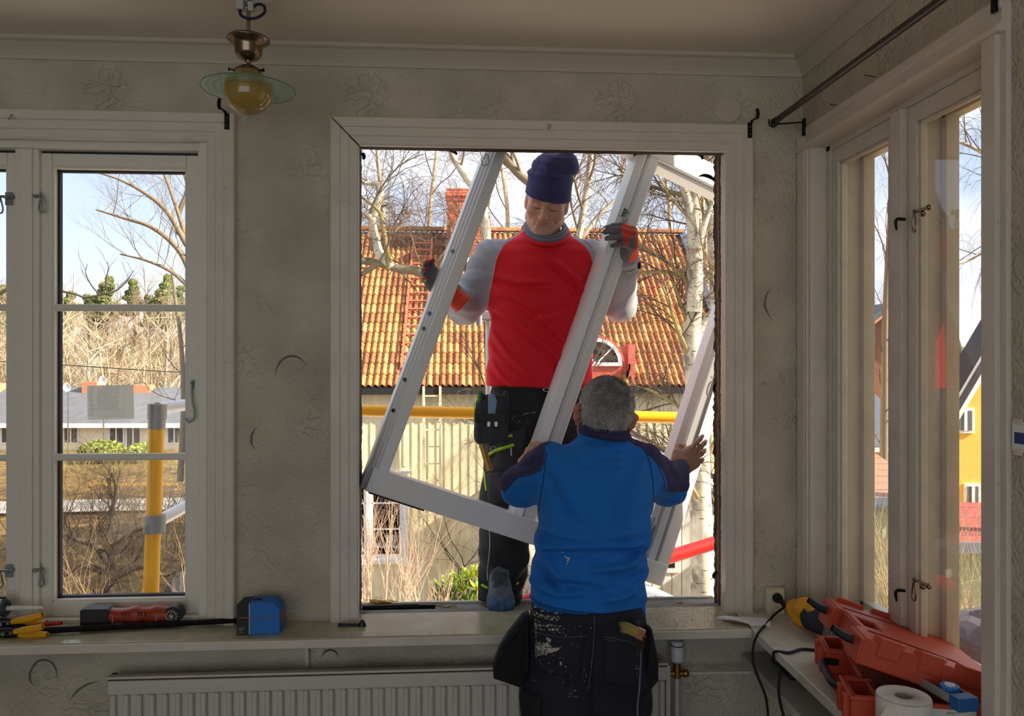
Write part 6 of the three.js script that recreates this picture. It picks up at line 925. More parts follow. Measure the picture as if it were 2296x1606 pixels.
  const tone = (x, y, z) => { const c = skinTone([0.52, 0.265, 0.185], x, y, z), k = Math.abs(x) > 0.078 ? 0.6 : 0; return [c[0] * (1 + 0.12 * k), c[1] * (1 - 0.35 * k), c[2] * (1 - 0.4 * k)]; };
  const headG = place(surf(skull, V(-0.12, -0.19, -0.13), V(0.12, 0.135, 0.14), 0.0032, tone), HO, X, Y, Zf);
  const hipY = at(1310, 1480, 0.34), HL = at(1245, 1510, 0.34), HR = at(1378, 1510, 0.34), KL = V(HL.x - 0.01, 0.48, 0.36), KR = V(HR.x + 0.01, 0.48, 0.36), AL = V(HL.x - 0.02, 0.1, 0.36), AR = V(HR.x + 0.03, 0.1, 0.36);
  const inner = union([(x, y, z) => torso(x, y, z) + 0.03, chain([SL, EL, WL], [0.05, 0.04, 0.029]), chain([SR, ER, WR], [0.05, 0.04, 0.029]), chain([HL, KL, AL], [0.07, 0.05, 0.036]), chain([HR, KR, AR], [0.07, 0.05, 0.036]), ell(hipY.x, hipY.y, 0.34, 0.15, 0.12, 0.1), cap(at(1352, 1010, 0.26), at(1358, 950, 0.26), 0.05, 0.054)], 0.03);
  const low = surf(inner, V(EL.x - 0.12, 0.04, -0.2), V(WR.x + 0.1, collarTop(0) + 0.06, 0.52), 0.013, tone);
  const handG = (bends, thumb, o, Yd, Zd, left, s) => { const f0 = handField(bends, thumb, s, 1.0, 0.12), [x, y, z] = axes(Yd, Zd, left), tips = f0.tips; const f = (a, b, c) => { let d = f0(a, b, c); for (const p of tips) for (let k = 1; k < 4; k++) { const q = p[k], l = Math.hypot(a / s - q.x, b / s - q.y, c / s - q.z); if (l < 0.018) d -= 0.0008 * Math.cos(l * 400) * (1 - l / 0.018); } return d - 0.0006 * N(a * 90, b * 90, c * 90); };
    const g = surf(f, V(-0.085, -0.075, -0.06), V(0.1, 0.22, 0.12), 0.003, (a, b, c, nx, ny, nz) => { const k = skinTone([0.56, 0.31, 0.22], a, b, c, 0.12); let r = 0; for (const p of tips) for (let j = 1; j < 3; j++) { const q = p[j], l = Math.hypot(a / s - q.x, b / s - q.y, c / s - q.z); r = Math.max(r, 1 - l / 0.016); } r = Math.max(0, r) * 0.5; return [k[0] * (1 - 0.08 * r), k[1] * (1 - 0.3 * r), k[2] * (1 - 0.3 * r)]; }); return place(g, o, x, y, z); };
  const hR = handG([[0.0, 0.15, 0.1], [0.12, 0.18, 0.12], [0.25, 0.2, 0.12], [0.3, 0.25, 0.15]], [[0.044, 0.035, 0.012], [0.056, 0.066, 0.018], [0.05, 0.094, 0.03]], at(1521, 1048, -0.115), V(0.78, 0.4, -0.42), V(-0.3, -0.2, -0.95), false, 0.98);
  const hL = handG([[0.7, 0.7, 0.4], [0.75, 0.7, 0.4], [0.8, 0.7, 0.4], [0.85, 0.7, 0.4]], [[0.045, 0.035, 0.02], [0.055, 0.06, 0.04], [0.045, 0.08, 0.06]], at(1192, 1080, -0.12), V(-0.22, 0.86, -0.2), V(0.75, 0.1, -0.5), true, 0.98);
  part(t, 'body', join([low, headG, hR, hL]), SKIN, 'ruddy ears and hands');
  // cropped grey hair: cap plus single hairs
  const hairZone = (x, y, z) => { const back = sstep(-z, -0.02, 0.03), line = lerp(0.055, -0.062 + 0.02 * Math.abs(x) / 0.07, back), ear = Math.abs(x) > 0.06 && z > -0.045 ? 0.03 : -1; return y - Math.max(line, ear + (z > 0.0 ? 0.01 : 0)); };
  const hf = (x, y, z) => skull(x, y, z) - 0.008 - 0.0032 * N(x * 70, y * 70, z * 70) - 0.002 * N(x * 180, y * 120, z * 180);
  const noEars = (x, y, z) => Math.abs(x) - 0.0865;
  const hg = (x, y, z) => { const n = N(x * 240, y * 90, z * 240) * 0.5 + N(x * 30, y * 30, z * 30) * 0.5, top = sstep(y + n * 0.03, 0.0, 0.08) * (1 - 0.5 * sstep(Math.abs(x), 0.03, 0.075)), v = clamp(0.32 - 0.15 * top + 0.2 * n + 0.14 * sstep(Math.abs(x), 0.04, 0.08), 0.03, 0.5); return [v * 1.03, v * 0.98, v * 0.93]; };
  const hairG = surf((x, y, z) => Math.max(hf(x, y, z), -hairZone(x, y, z), noEars(x, y, z), -(skull(x, y, z) + 0.004)), V(-0.1, -0.11, -0.13), V(0.1, 0.14, 0.12), 0.003, hg);
  const hm = part(t, 'hair', place(hairG, HO, X, Y, Zf), std(0xffffff, 0.9, { vertexColors: true }), 'short salt and pepper hair');
  { const n = 9000, g = new THREE.CylinderGeometry(0.0002, 0.0005, 0.009, 4).translate(0, 0.0028, 0), im = new THREE.InstancedMesh(g, std(0xffffff, 0.7), n), m = new THREE.Matrix4(), c = new THREE.Color(), q = new THREE.Quaternion(), B = new THREE.Matrix4().makeBasis(X, Y, Zf).setPosition(HO), pa = hairG.attributes.position, na = hairG.attributes.normal, iv = B.clone().invert(); let k = 0;
    for (let tr = 0; tr < 90000 && k < n; tr++) { const i = Math.floor(rnd() * pa.count), p = V(pa.getX(i), pa.getY(i), pa.getZ(i)), o = p.clone().applyMatrix4(iv); if (hairZone(o.x, o.y, o.z) < 0.002 || Math.abs(o.x) > 0.086) continue; const d = V(na.getX(i), na.getY(i), na.getZ(i)).add(V(rr(-0.4, 0.4), rr(-2.2, -0.5), rr(-0.2, 0.5))).normalize(); q.setFromUnitVectors(V(0, 1, 0), d); m.compose(p.add(V(rr(-1, 1), rr(-1, 1), rr(-1, 1)).multiplyScalar(0.0015)), q, V(1, rr(0.7, 1.3), 1)); im.setMatrixAt(k, m); const v = hg(o.x, o.y, o.z), br_ = Math.pow(rnd(), 2) * 2.4 + 0.5; v.forEach((w, i) => { v[i] = clamp(w * br_, 0.02, 0.7); }); im.setColorAt(k, c.setRGB(...v)); k++; }
    im.count = k; im.name = 'hair_strands'; im.userData.kind = 'stuff'; shadows(im); hm.add(im); }
  // trousers with spattered paint
  const pz = 0.33, hips = loft(rowsFrom([[1600, 1178, 1446, 0.125], [1540, 1178, 1446, 0.132], [1480, 1180, 1448, 0.137], [1420, 1182, 1446, 0.132], [1380, 1186, 1442, 0.128], [1350, 1190, 1438, 0.124]], pz), 2.5), hb = at(1312, 1575, pz).y;
  const legs = union([chain([at(1238, 1540, pz), KL, AL], [0.094, 0.084, 0.075]), chain([at(1384, 1540, pz), KR, AR], [0.094, 0.084, 0.075])], 0.008), tf = folds([0.1, 1, 0], 9, 0.006, 4), cleft = (x, y) => 0.012 * Math.exp(-(((x - at(1318, 1480, pz).x) / 0.016) ** 2)) * sstep(-y, -at(0, 1400, pz).y, -at(0, 1500, pz).y);
  const PF = (x, y, z) => smin(Math.max(hips(x, y, z), hb - y), legs(x, y, z), 0.05) - tf(x, y, z) + (z > pz ? cleft(x, y) : 0);
  const px0 = at(1170, 1606, 0.45).x, px1 = at(1460, 1606, 0.45).x, py0 = 0.5, py1 = at(0, 1360, 0.45).y;
  const paintTex = canvasTex(1024, 1024, (c, W, H) => {
    c.fillStyle = '#191b2a'; c.fillRect(0, 0, W, H); let s = 99; const r = () => (s = (s * 16807) % 2147483647) / 2147483647;
    const X = (px) => (at(px, 1500, 0.45).x - px0) / (px1 - px0) * W, Yp = (py) => (py1 - at(1300, py, 0.45).y) / (py1 - py0) * H;
    for (let i = 0; i < 9000; i++) { c.fillStyle = `rgba(${40 + r() * 40},${42 + r() * 40},${66 + r() * 40},0.12)`; c.fillRect(r() * W, r() * H, 2, 1 + r() * 6); }
    c.fillStyle = '#b9b6a6'; const blob = (px, py, rx, ry, a = 0) => { c.beginPath(); c.ellipse(X(px), Yp(py), rx, ry, a, 0, 7); c.fill(); };
    const scrub = (px, py, w, h, n, slope) => { for (let i = 0; i < n; i++) { const u = r(), v = r(); if (Math.sin(u * 9 + v * 14) + r() > 0.6) blob(px + u * w, py + v * h + slope * u * w, 1 + r() * 9, 1 + r() * 2.4, -0.3 + r() * 0.3); } };
    scrub(1198, 1376, 66, 6, 60, -0.06); scrub(1196, 1388, 62, 8, 110, -0.05); scrub(1202, 1402, 62, 14, 170, 0.02);
    for (let i = 0; i < 7; i++) { c.strokeStyle = '#191b2a'; c.lineWidth = 5 + r() * 5; c.beginPath(); c.moveTo(X(1206 + i * 9), Yp(1402)); c.quadraticCurveTo(X(1212 + i * 9), Yp(1420), X(1210 + i * 9 + r() * 4), Yp(1417)); c.stroke(); }
    for (let i = 0; i < 420; i++) { const u = r(), k = r(); blob(1206 + u * 46, 1466 - u * 16 + (k - 0.5) * (14 * (1 - u) + 4) + (u < 0.5 && r() > 0.5 ? -10 : 0), 1 + r() * 7, 0.8 + r() * 1.8, -0.45); }
    for (let i = 0; i < 40; i++) blob(1230 + r() * 9 - 4, 1432 + r() * 24, 1 + r() * 4, 2 + r() * 5, 0.2);
    for (let i = 0; i < 60; i++) blob(1203 + r() * 3, 1410 + r() * 70, 0.8 + r() * 2, 1 + r() * 5);
    blob(1256, 1482, 7, 13, -0.15); blob(1266, 1488, 9, 3, 0.2); for (let i = 0; i < 90; i++) { const q = r(); blob(1196 + r() * 130, 1400 + r() * 150, 0.5 + q * 3, 0.5 + q * 4); } for (let i = 0; i < 50; i++) { const q = r(); blob(1426 + r() * 14, 1400 + r() * 130, 0.5 + q * 2.2, 0.5 + q * 5); }
    for (let i = 0; i < 18; i++) blob(1270 + r() * 24, 1540 + r() * 20, 1 + r() * 3, 1 + r() * 3);
  });
  const planar = (g) => { const p = g.attributes.position, u = new Float32Array(p.count * 2); for (let i = 0; i < p.count; i++) { u[2 * i] = (p.getX(i) - px0) / (px1 - px0); u[2 * i + 1] = (p.getY(i) - py0) / (py1 - py0); } g.setAttribute('uv', new THREE.BufferAttribute(u, 2)); return g; };
  const PANT = std(0xffffff, 0.85, { map: paintTex });
  part(t, 'trousers', planar(surf((x, y, z) => Math.max(PF(x, y, z), 0.07 - y, y - at(0, 1352, pz).y), V(px0 - 0.08, 0.05, 0.14), V(px1 + 0.08, py1 + 0.06, 0.52), 0.0065)), PANT, 'navy work trousers with white paint spatter');
  part(t, 'pocket', planar(drape(PF, [[1201, 1406], [1316, 1408], [1302, 1520], [1198, 1516]], 0.45, 0.007, 16, 18, 0.8, 0.006)), PANT); part(t, 'pocket', planar(drape(PF, [[1349, 1412], [1441, 1430], [1430, 1546], [1346, 1530]], 0.45, 0.007, 16, 18, 0.8, 0.008)), PANT); part(t, 'leg_pocket', drape(PF, [[1177, 1560], [1220, 1562], [1218, 1640], [1176, 1640]], 0.45, 0.012, 10, 10, 0.8, 0.004), std(0x15161d, 0.8));
  const th = std(0x56585e, 0.8); part(t, 'stitching', [seam(PF, [[1204, 1424], [1260, 1426], [1312, 1420]], 0.45, 0.0012, 0.8, -1, 0.009), seam(PF, [[1352, 1424], [1400, 1436], [1436, 1450]], 0.45, 0.0012, 0.8, -1, 0.009), seam(PF, [[1352, 1430], [1400, 1442], [1436, 1455]], 0.45, 0.0012, 0.8, -1, 0.009), seam(PF, [[1332, 1380], [1330, 1440], [1322, 1500], [1316, 1545]], 0.45, 0.0016, 0.8, -1, 0.002)], th);
  const hol = (pts, z, nm) => { const P = pts.map(([x, y]) => at(x, y, z)), c = P.reduce((a, b) => a.add(b), V(0, 0, 0)).multiplyScalar(1 / P.length), g = prism(P.map((p) => [p.x - c.x, p.y - c.y]), 0.055, 0.014), pp = g.attributes.position; for (let i = 0; i < pp.count; i++) pp.setZ(i, pp.getZ(i) + 0.012 * Math.sin(pp.getX(i) * 60 + pp.getY(i) * 20)); g.computeVertexNormals(); return part(t, nm, g.translate(c.x, c.y, z - 0.02), std(0x0f0f13, 0.8, { bumpMap: scaled(fineBump, 10), bumpScale: 0.0006 }), 'black hanging tool pocket'); };
  hol([[1186, 1372], [1172, 1378], [1140, 1412], [1120, 1450], [1104, 1484], [1106, 1512], [1164, 1538], [1184, 1498]], 0.36, 'holster_pocket'); hol([[1443, 1392], [1456, 1402], [1470, 1470], [1472, 1520], [1442, 1556], [1436, 1480]], 0.37, 'holster_pocket');
  part(t, 'side_seam', [seam(PF, [[1436, 1440], [1434, 1500], [1428, 1560], [1426, 1610]], 0.42, 0.003, 0.8)], std(0x6b7688, 0.9));
  for (const [a, s] of [[AL, -1], [AR, 1]]) { const b = part(t, 'boot', surf((x, y, z) => Math.max(union([ell(0, 0.04, 0.07, 0.048, 0.045, 0.08), ell(0, 0.06, -0.02, 0.045, 0.06, 0.07), cap(V(0, 0.05, -0.03), V(0, 0.13, -0.03), 0.042)], 0.03)(x, y, z), -y), V(-0.07, -0.01, -0.12), V(0.07, 0.2, 0.17), 0.007), M.rubber); b.position.set(a.x, 0, a.z); b.rotation.y = Math.PI; }
  // the brush in his back pocket
  const br = thing('paint_brush', 'flat paint brush with blond bristles stuck in the navy trousers\' back pocket', 'brush'), b0 = at(1432, 1420, 0.475), bd = at(1392, 1402, 0.475).sub(b0).normalize(), bs = [];
  for (let i = 0; i < 240; i++) { const a = b0.clone().add(V(rr(-0.006, 0.006), rr(-0.013, 0.013), rr(-0.006, 0.006))), l = rr(0.042, 0.06); bs.push(limb([a, a.clone().addScaledVector(bd, l * 0.6).add(V(0, rr(-0.003, 0.004), 0)), a.clone().addScaledVector(bd, l).add(V(rr(-0.004, 0.004), rr(-0.008, 0.002), 0))], [0.0009, 0.0007, 0.0003], 3, 3)); }
  part(br, 'bristles', bs, std(0xc9b272, 0.7), undefined, 'stuff'); part(br, 'ferrule', bar(b0.clone().addScaledVector(bd, 0.006), b0.clone().addScaledVector(bd, -0.016), 0.014, 0.03), std(0xb9825a, 0.4, { metalness: 0.7 })); part(br, 'handle', bar(b0.clone().addScaledVector(bd, -0.014), b0.clone().add(V(0.004, -0.05, -0.012)), 0.012, 0.022), std(0x3a2a1c, 0.6));
}
// ================================================================ things in the room
{ // pendant lamp
  const o = at(557, 215, 0.4), t = thing('pendant_lamp', 'old pendant lamp with a cream glass bowl and a pale green glass disc', 'lamp', [o.x, 0, o.z]);
  const Yp = (py) => at(557, py, 0.4).y, s = 2.37 / FOCAL, L = (list, seg = 40) => lathe(list.map(([r, py]) => [r * s, Yp(py)]), seg), NI = std(0x8c7a68, 0.22, { metalness: 1 });
  part(t, 'rod', rod(V(0, Yp(80), 0), V(0, Yp(20), 0), 0.0055, 0.0055, 14), std(0x8a8178, 0.4, { metalness: 0.8 }));
  part(t, 'cup', L([[0.5, 136], [10, 136], [22, 130], [28, 120], [29, 108], [33, 98], [44, 92], [45, 90], [44, 87], [40, 84], [32, 81], [6, 80], [5, 82]]), NI, 'polished nickel cup'); part(t, 'cup_ring', new THREE.TorusGeometry(29.6 * s, 0.0012, 8, 40).rotateX(Math.PI / 2).translate(0, Yp(104), 0), NI);
  part(t, 'neck', L([[5, 136], [8, 138], [4, 141], [4, 144], [10, 147], [18, 151], [29, 158], [30, 166], [28, 167], [12, 160]]), NI); for (const a of [0.5, 2.6, 4.7]) part(t, 'thumb_screw', [rod(V(27 * s * Math.cos(a), Yp(163), 27 * s * Math.sin(a)), V(40 * s * Math.cos(a), Yp(164), 40 * s * Math.sin(a)), 0.0022), rod(V(40 * s * Math.cos(a), Yp(164), 40 * s * Math.sin(a)), V(42 * s * Math.cos(a), Yp(164), 42 * s * Math.sin(a)), 0.005)], M.blackmetal);
  part(t, 'glass_bowl', L([[26, 160], [31, 166], [38, 176], [48, 188], [52, 200], [52, 212], [48, 226], [38, 242], [24, 253], [10, 257.5], [0.3, 258.5]], 48), phys(0xa88a44, 0.07, { clearcoat: 1, clearcoatRoughness: 0.02, transmission: 0.1, thickness: 0, side: THREE.DoubleSide }), 'glossy cream yellow glass bowl');
  const disc = (r0, r1, y, h) => lathe([[r0 * s, Yp(y)], [r1 * s, Yp(y + (r1 - 50) * 0.0)], [r1 * s, Yp(y) - h], [r0 * s, Yp(y) - h], [r0 * s, Yp(y)]], 64), yD = 199;
  const gd = phys(0xf1faf5, 0.05, { transmission: 0.92, thickness: 0, ior: 1.45 }), fr = phys(0xcdeee0, 0.6, { transmission: 0.7, thickness: 0 });
  part(t, 'glass_disc', disc(50, 97, yD, 0.003), gd, 'clear green edged glass disc'); for (const [a, b] of [[54, 59], [65, 74], [81, 88]]) part(t, 'frosted_ring', disc(a, b, yD - 0.6, 0.0006), fr); part(t, 'disc_edge', new THREE.TorusGeometry(97 * s, 0.0014, 8, 72).rotateX(Math.PI / 2).translate(0, Yp(yD) - 0.002, 0), phys(0x3fa488, 0.2, { transmission: 0.4, thickness: 0 }));
  part(t, 'terminal_block', [bx(-0.034, -0.012, Yp(24), Yp(-6), -0.012, 0.012, 0.002), bx(0.0, 0.016, Yp(26), Yp(6), -0.01, 0.01, 0.002)], std(0xb9b6ae, 0.5)); part(t, 'hook', [tube([V(0, Yp(20), 0), V(0.012, Yp(12), 0), V(0.006, Yp(-2), 0), V(-0.008, Yp(4), 0), V(-0.004, Yp(14), 0)], 0.003, 24, 8), rod(V(0.004, Yp(0), 0), V(0.004, CEIL, 0), 0.003)], M.steel);
  part(t, 'cord', tube([V(-0.023, Yp(24), 0.004), V(-0.02, Yp(36), 0.008), V(0, Yp(45), 0.012), V(0.026, Yp(42), 0.008), V(0.047, Yp(28), 0.004), V(0.044, Yp(12), 0), V(0.026, Yp(9), 0), V(0.008, Yp(20), 0)], 0.0042, 60, 9), std(0x14133a, 0.6), 'dark blue looped cord');
  part(t, 'ceiling_rose', lathe([[0.055, CEIL], [0.05, CEIL - 0.012], [0.02, CEIL - 0.018], [0.001, CEIL - 0.018]], 32).translate(0.02, 0, 0), M.newwhite);
}
{ // curtain brackets, rod, nails, blank cover
  const bracket = (label, px, py, flip) => { const p = at(px, py, 0.028), t = thing('curtain_bracket', label, 'bracket', [p.x, p.y, p.z]); part(t, 'plate', bx(-0.008, 0.008, -0.034, 0.02, 0, 0.004, 0.001), M.blackmetal); part(t, 'arm', [bar(V(0, 0.012, 0.004), V(flip * 0.002, 0.022, 0.02), 0.009, 0.004, V(0, 1, 0)), bar(V(flip * 0.002, 0.022, 0.02), V(flip * 0.016, 0.03, 0.026), 0.009, 0.004, V(0, 1, 0))], M.blackmetal); part(t, 'cradle', limb([V(flip * 0.016, 0.026, 0.028), V(flip * 0.018, 0.042, 0.03), V(flip * 0.016, 0.06, 0.028)], [0.006, 0.0065, 0.006], 8, 8), M.blackmetal); part(t, 'screw', [ball(0.0028, 0, 0.004, 0.004, 8, 6), ball(0.0028, 0, -0.022, 0.004, 8, 6)], M.brass); return t; };
  bracket('black iron curtain bracket on the left window\'s top right corner, under the lamp', 509, 268, -1); bracket('black iron curtain bracket on the casing\'s top right corner, left of the dark rod', 1681, 288, 1);
  const a = atX(1738, 272, 1.08), b0 = atX(2112, -2, 1.09), d = b0.clone().sub(a).normalize(), t = thing('curtain_rod', 'long dark brown curtain rod running along the right wall under the ceiling', 'curtain rod');
  const q = a.clone().addScaledVector(d, 0.0); part(t, 'pole', rod(q, a.clone().addScaledVector(d, 1.5), 0.0105, 0.0105, 18), std(0x2a2222, 0.35)); part(t, 'end_cap', rod(q.clone().addScaledVector(d, -0.01), q.clone().addScaledVector(d, 0.012), 0.0125, 0.0125, 18), M.blackmetal);
  const w = thing('rod_bracket', 'black bracket on the right wall holding the far end of the dark rod', 'bracket'); const e = atX(1801, 282, XR - 0.03); part(w, 'plate', bx(e.x - 0.002, e.x + 0.006, e.y - 0.035, e.y + 0.024, e.z - 0.008, e.z + 0.008, 0.001), M.blackmetal); part(w, 'arm', [bar(V(e.x, e.y + 0.012, e.z), V(q.x + 0.012, q.y - 0.004, e.z), 0.008, 0.004, V(0, 1, 0)), tube([V(q.x + 0.014, q.y - 0.006, e.z), V(q.x, q.y - 0.014, e.z), V(q.x - 0.013, q.y - 0.004, e.z), V(q.x - 0.013, q.y + 0.012, e.z)], 0.003, 14, 7)], M.blackmetal);
  const w2 = thing('rod_bracket', 'black bracket high at the near end of the right window casing', 'bracket'); const e2 = atX(2228, 12, XR - 0.03); part(w2, 'plate', bx(e2.x - 0.002, e2.x + 0.006, e2.y - 0.016, e2.y + 0.04, e2.z - 0.008, e2.z + 0.008, 0.001), M.blackmetal); part(w2, 'arm', bar(V(e2.x, e2.y + 0.03, e2.z), V(1.09, e2.y + 0.034, e2.z), 0.008, 0.004, V(0, 1, 0)), M.blackmetal);
  const nail = (label, P, Q, r) => solo('nail', [rod(P, Q, r, r, 8), ball(r * 1.8, Q.x, Q.y, Q.z, 8, 6)], M.blackmetal, label, 'nail');
  nail('thin dark nail sticking out of the right wall, the upper one', atX(1966, 173, XR + 0.005), atX(1941, 169, XR - 0.03), 0.0012); nail('thin dark nail sticking out of the right wall, the lower one', atX(1886, 238, XR + 0.005), atX(1863, 234, XR - 0.03), 0.0012);
  const hk = (label, px, py, r) => { const p = at(px, py, 0.026); solo('cup_hook', tube([V(p.x, p.y + 0.004, p.z - 0.004), V(p.x, p.y + 0.003, p.z + 0.012), V(p.x + 0.006, p.y - 0.006, p.z + 0.02), V(p.x + 0.002, p.y - 0.014, p.z + 0.018), V(p.x - 0.005, p.y - 0.008, p.z + 0.016)], r, 20, 7), M.steel, label, 'hook'); };
  hk('small bright hook screwed into the middle of the open hole\'s head casing', 1229, 283, 0.0016); hk('small hook on the head casing of the left window', 28, 262, 0.0018);
  const c = at(1633, 246, 0); solo('blank_cover', lathe([[0.0, 0.006], [0.042, 0.006], [0.0465, 0.003], [0.047, 0]], 48).rotateX(Math.PI / 2).translate(c.x, c.y, 0), std(0xc3bba9, 0.7), 'round painted cover plate on the wall above the casing\'s right corner', 'cover');
  // radiating crack of plaster: raised rings and trowel sweeps in the wall
  const rg = []; const arc = (px, py, r, a0, a1, w) => { const pts = [], k = at(px, py, 0); for (let i = 0; i <= 14; i++) { const a = lerp(a0, a1, i / 14); pts.push(V(k.x + r * Math.cos(a), k.y + r * Math.sin(a) * 1.15, 0)); } const g = limb(pts, [0.0004, w, w, 0.0004], 18, 6); g.scale(1, 1, 0.12); rg.push(g); };
  for (const [px, py, r, a0, a1] of [[98, 1512, 0.042, -0.4, 3.4], [90, 1516, 0.034, 1.6, 4.2], [225, 1620, 0.12, 1.6, 2.6], [740, 1480, 0.03, 0.2, 3], [655, 840, 0.055, 0.5, 3.2], [590, 985, 0.04, 2, 4], [1752, 680, 0.06, 2.2, 4.2]]) arc(px, py, r, a0, a1, 0.0042);
  struct('trim_3', rg, M.wall);
}
{ // socket with plug and cable
  const a = at(1708, 1314, 0), b = at(1754, 1384, 0), cx = (a.x + b.x) / 2 + 0.002, cy = (a.y + b.y) / 2, w = 0.034, h = 0.055, t = thing('wall_socket', 'cream double wall socket in the corner above the sill', 'socket'), PL = std(0xd9d2b6, 0.4);
  part(t, 'housing', bx(cx - w, cx + w, cy - h, cy + h, 0, 0.03, 0.007), PL); part(t, 'cover_plate', bx(cx - w + 0.004, cx + w - 0.004, cy - h + 0.004, cy + h - 0.004, 0.026, 0.036, 0.006), PL);
  for (const s of [1, -1]) { const y = cy + s * 0.025; part(t, 'socket_cup', lathe([[0.0185, 0.0], [0.0195, 0.002], [0.0165, 0.0015], [0.016, -0.004], [0.0, -0.005]].map(([r, z]) => [r, z]), 32).rotateX(Math.PI / 2).translate(cx, y, 0.037), PL); part(t, 'contact', [ball(0.0028, cx - 0.0085, y, 0.034, 8, 6), ball(0.0028, cx + 0.0085, y, 0.034, 8, 6), bx(cx - 0.002, cx + 0.002, y + 0.012, y + 0.018, 0.032, 0.036, 0.0008), bx(cx - 0.002, cx + 0.002, y - 0.018, y - 0.012, 0.032, 0.036, 0.0008)], M.blackmetal); }
  const py = cy + 0.025, pl = thing('power_cable', 'black power cord plugged into the cream socket and looping down past the shelf', 'cable'); part(pl, 'plug', [rod(V(cx, py, 0.03), V(cx, py, 0.05), 0.017, 0.0165, 24), limb([V(cx + 0.003, py - 0.004, 0.05), V(cx + 0.01, py - 0.01, 0.066), V(cx + 0.014, py - 0.026, 0.066)], [0.011, 0.009, 0.006], 10, 10)], M.rubber);
  const W = [V(cx + 0.014, py - 0.026, 0.066), at(1741, 1375, 0.075), at(1716, 1402, 0.16), atY(1698, 1424, SILL + 0.006), at(1690, 1445, 0.23), at(1688, 1480, 0.26), at(1700, 1520, 0.27), at(1716, 1560, 0.27), at(1722, 1606, 0.27), at(1722, 1660, 0.27)];
  part(pl, 'cable', tube(W, 0.0042, 90, 9), M.rubber);
}
{ // radiator and its valve
  const t = thing('radiator', 'white ribbed panel radiator below the window sill', 'radiator'), x0 = -1.152, x1 = 0.7, y1 = 0.66, R = std(0xcfc9bd, 0.45);
  part(t, 'panel', bx(x0 + 0.006, x1 - 0.006, 0.12, y1 - 0.04, 0.06, 0.088, 0.008), R); part(t, 'header', bx(x0, x1, y1 - 0.06, y1 - 0.012, 0.08, 0.104, 0.008), R); part(t, 'top_edge', [bx(x0 - 0.004, x1 + 0.004, y1 - 0.009, y1, 0.074, 0.1, 0.003)], R); part(t, 'footer', bx(x0, x1, 0.1, 0.145, 0.052, 0.104, 0.009), R); part(t, 'top_gap', bx(x0 + 0.002, x1 - 0.002, y1 - 0.0145, y1 - 0.0085, 0.084, 0.099, 0.001), std(0x4a3626, 0.9), 'dusty brown gap under the top edge');
  const rib = uvm(new RoundedBoxGeometry(0.0195, 0.49, 0.03, 3, 0.008)), n = 45; for (let i = 0; i < n; i++) { const m = part(t, 'rib', rib, R); m.position.set(lerp(x0 + 0.018, x1 - 0.018, i / (n - 1)), 0.355, 0.09); }
  part(t, 'wall_hook', bx(x0 - 0.012, x0 + 0.004, y1 - 0.03, y1 - 0.012, 0.03, 0.05, 0.002), std(0x3a2a20, 0.8)); part(t, 'side_panel', bx(x1 - 0.004, x1 + 0.012, 0.12, y1 - 0.01, 0.05, 0.1, 0.006), R);
  const v = thing('radiator_valve', 'white thermostat knob on a brass valve at the radiator\'s right end', 'valve'), k = at(1518, 1465, 0.07);
  part(v, 'thermostat_knob', lathe([[0.0001, 0.045], [0.019, 0.045], [0.0215, 0.04], [0.0225, 0.0], [0.021, -0.022], [0.018, -0.03], [0.0001, -0.03]], 26).translate(k.x, k.y, k.z), M.newwhite); part(v, 'scale_band', rod(V(k.x, k.y + 0.026, k.z), V(k.x, k.y + 0.03, k.z), 0.0228, 0.0228, 24), std(0x5a5650, 0.6)); part(v, 'valve_body', [rod(V(k.x, k.y - 0.03, k.z), V(k.x, k.y - 0.05, k.z), 0.012), rod(V(k.x, k.y - 0.048, k.z), V(k.x, k.y - 0.085, k.z), 0.014, 0.014, 6), rod(V(k.x, k.y - 0.07, k.z), V(k.x - 0.07, k.y - 0.07, k.z), 0.009), rod(V(k.x, k.y - 0.07, k.z), V(k.x + 0.03, k.y - 0.07, k.z), 0.011, 0.011, 6), ball(0.014, k.x + 0.03, k.y - 0.07, k.z)], M.brass); part(v, 'pipe', [rod(V(k.x, k.y - 0.08, k.z), V(k.x, 0, k.z), 0.0075), rod(V(k.x + 0.03, k.y - 0.07, k.z), V(1.2, k.y - 0.075, k.z), 0.006)], R);
}
const onSill = (px, py) => atY(px, py, SILL);
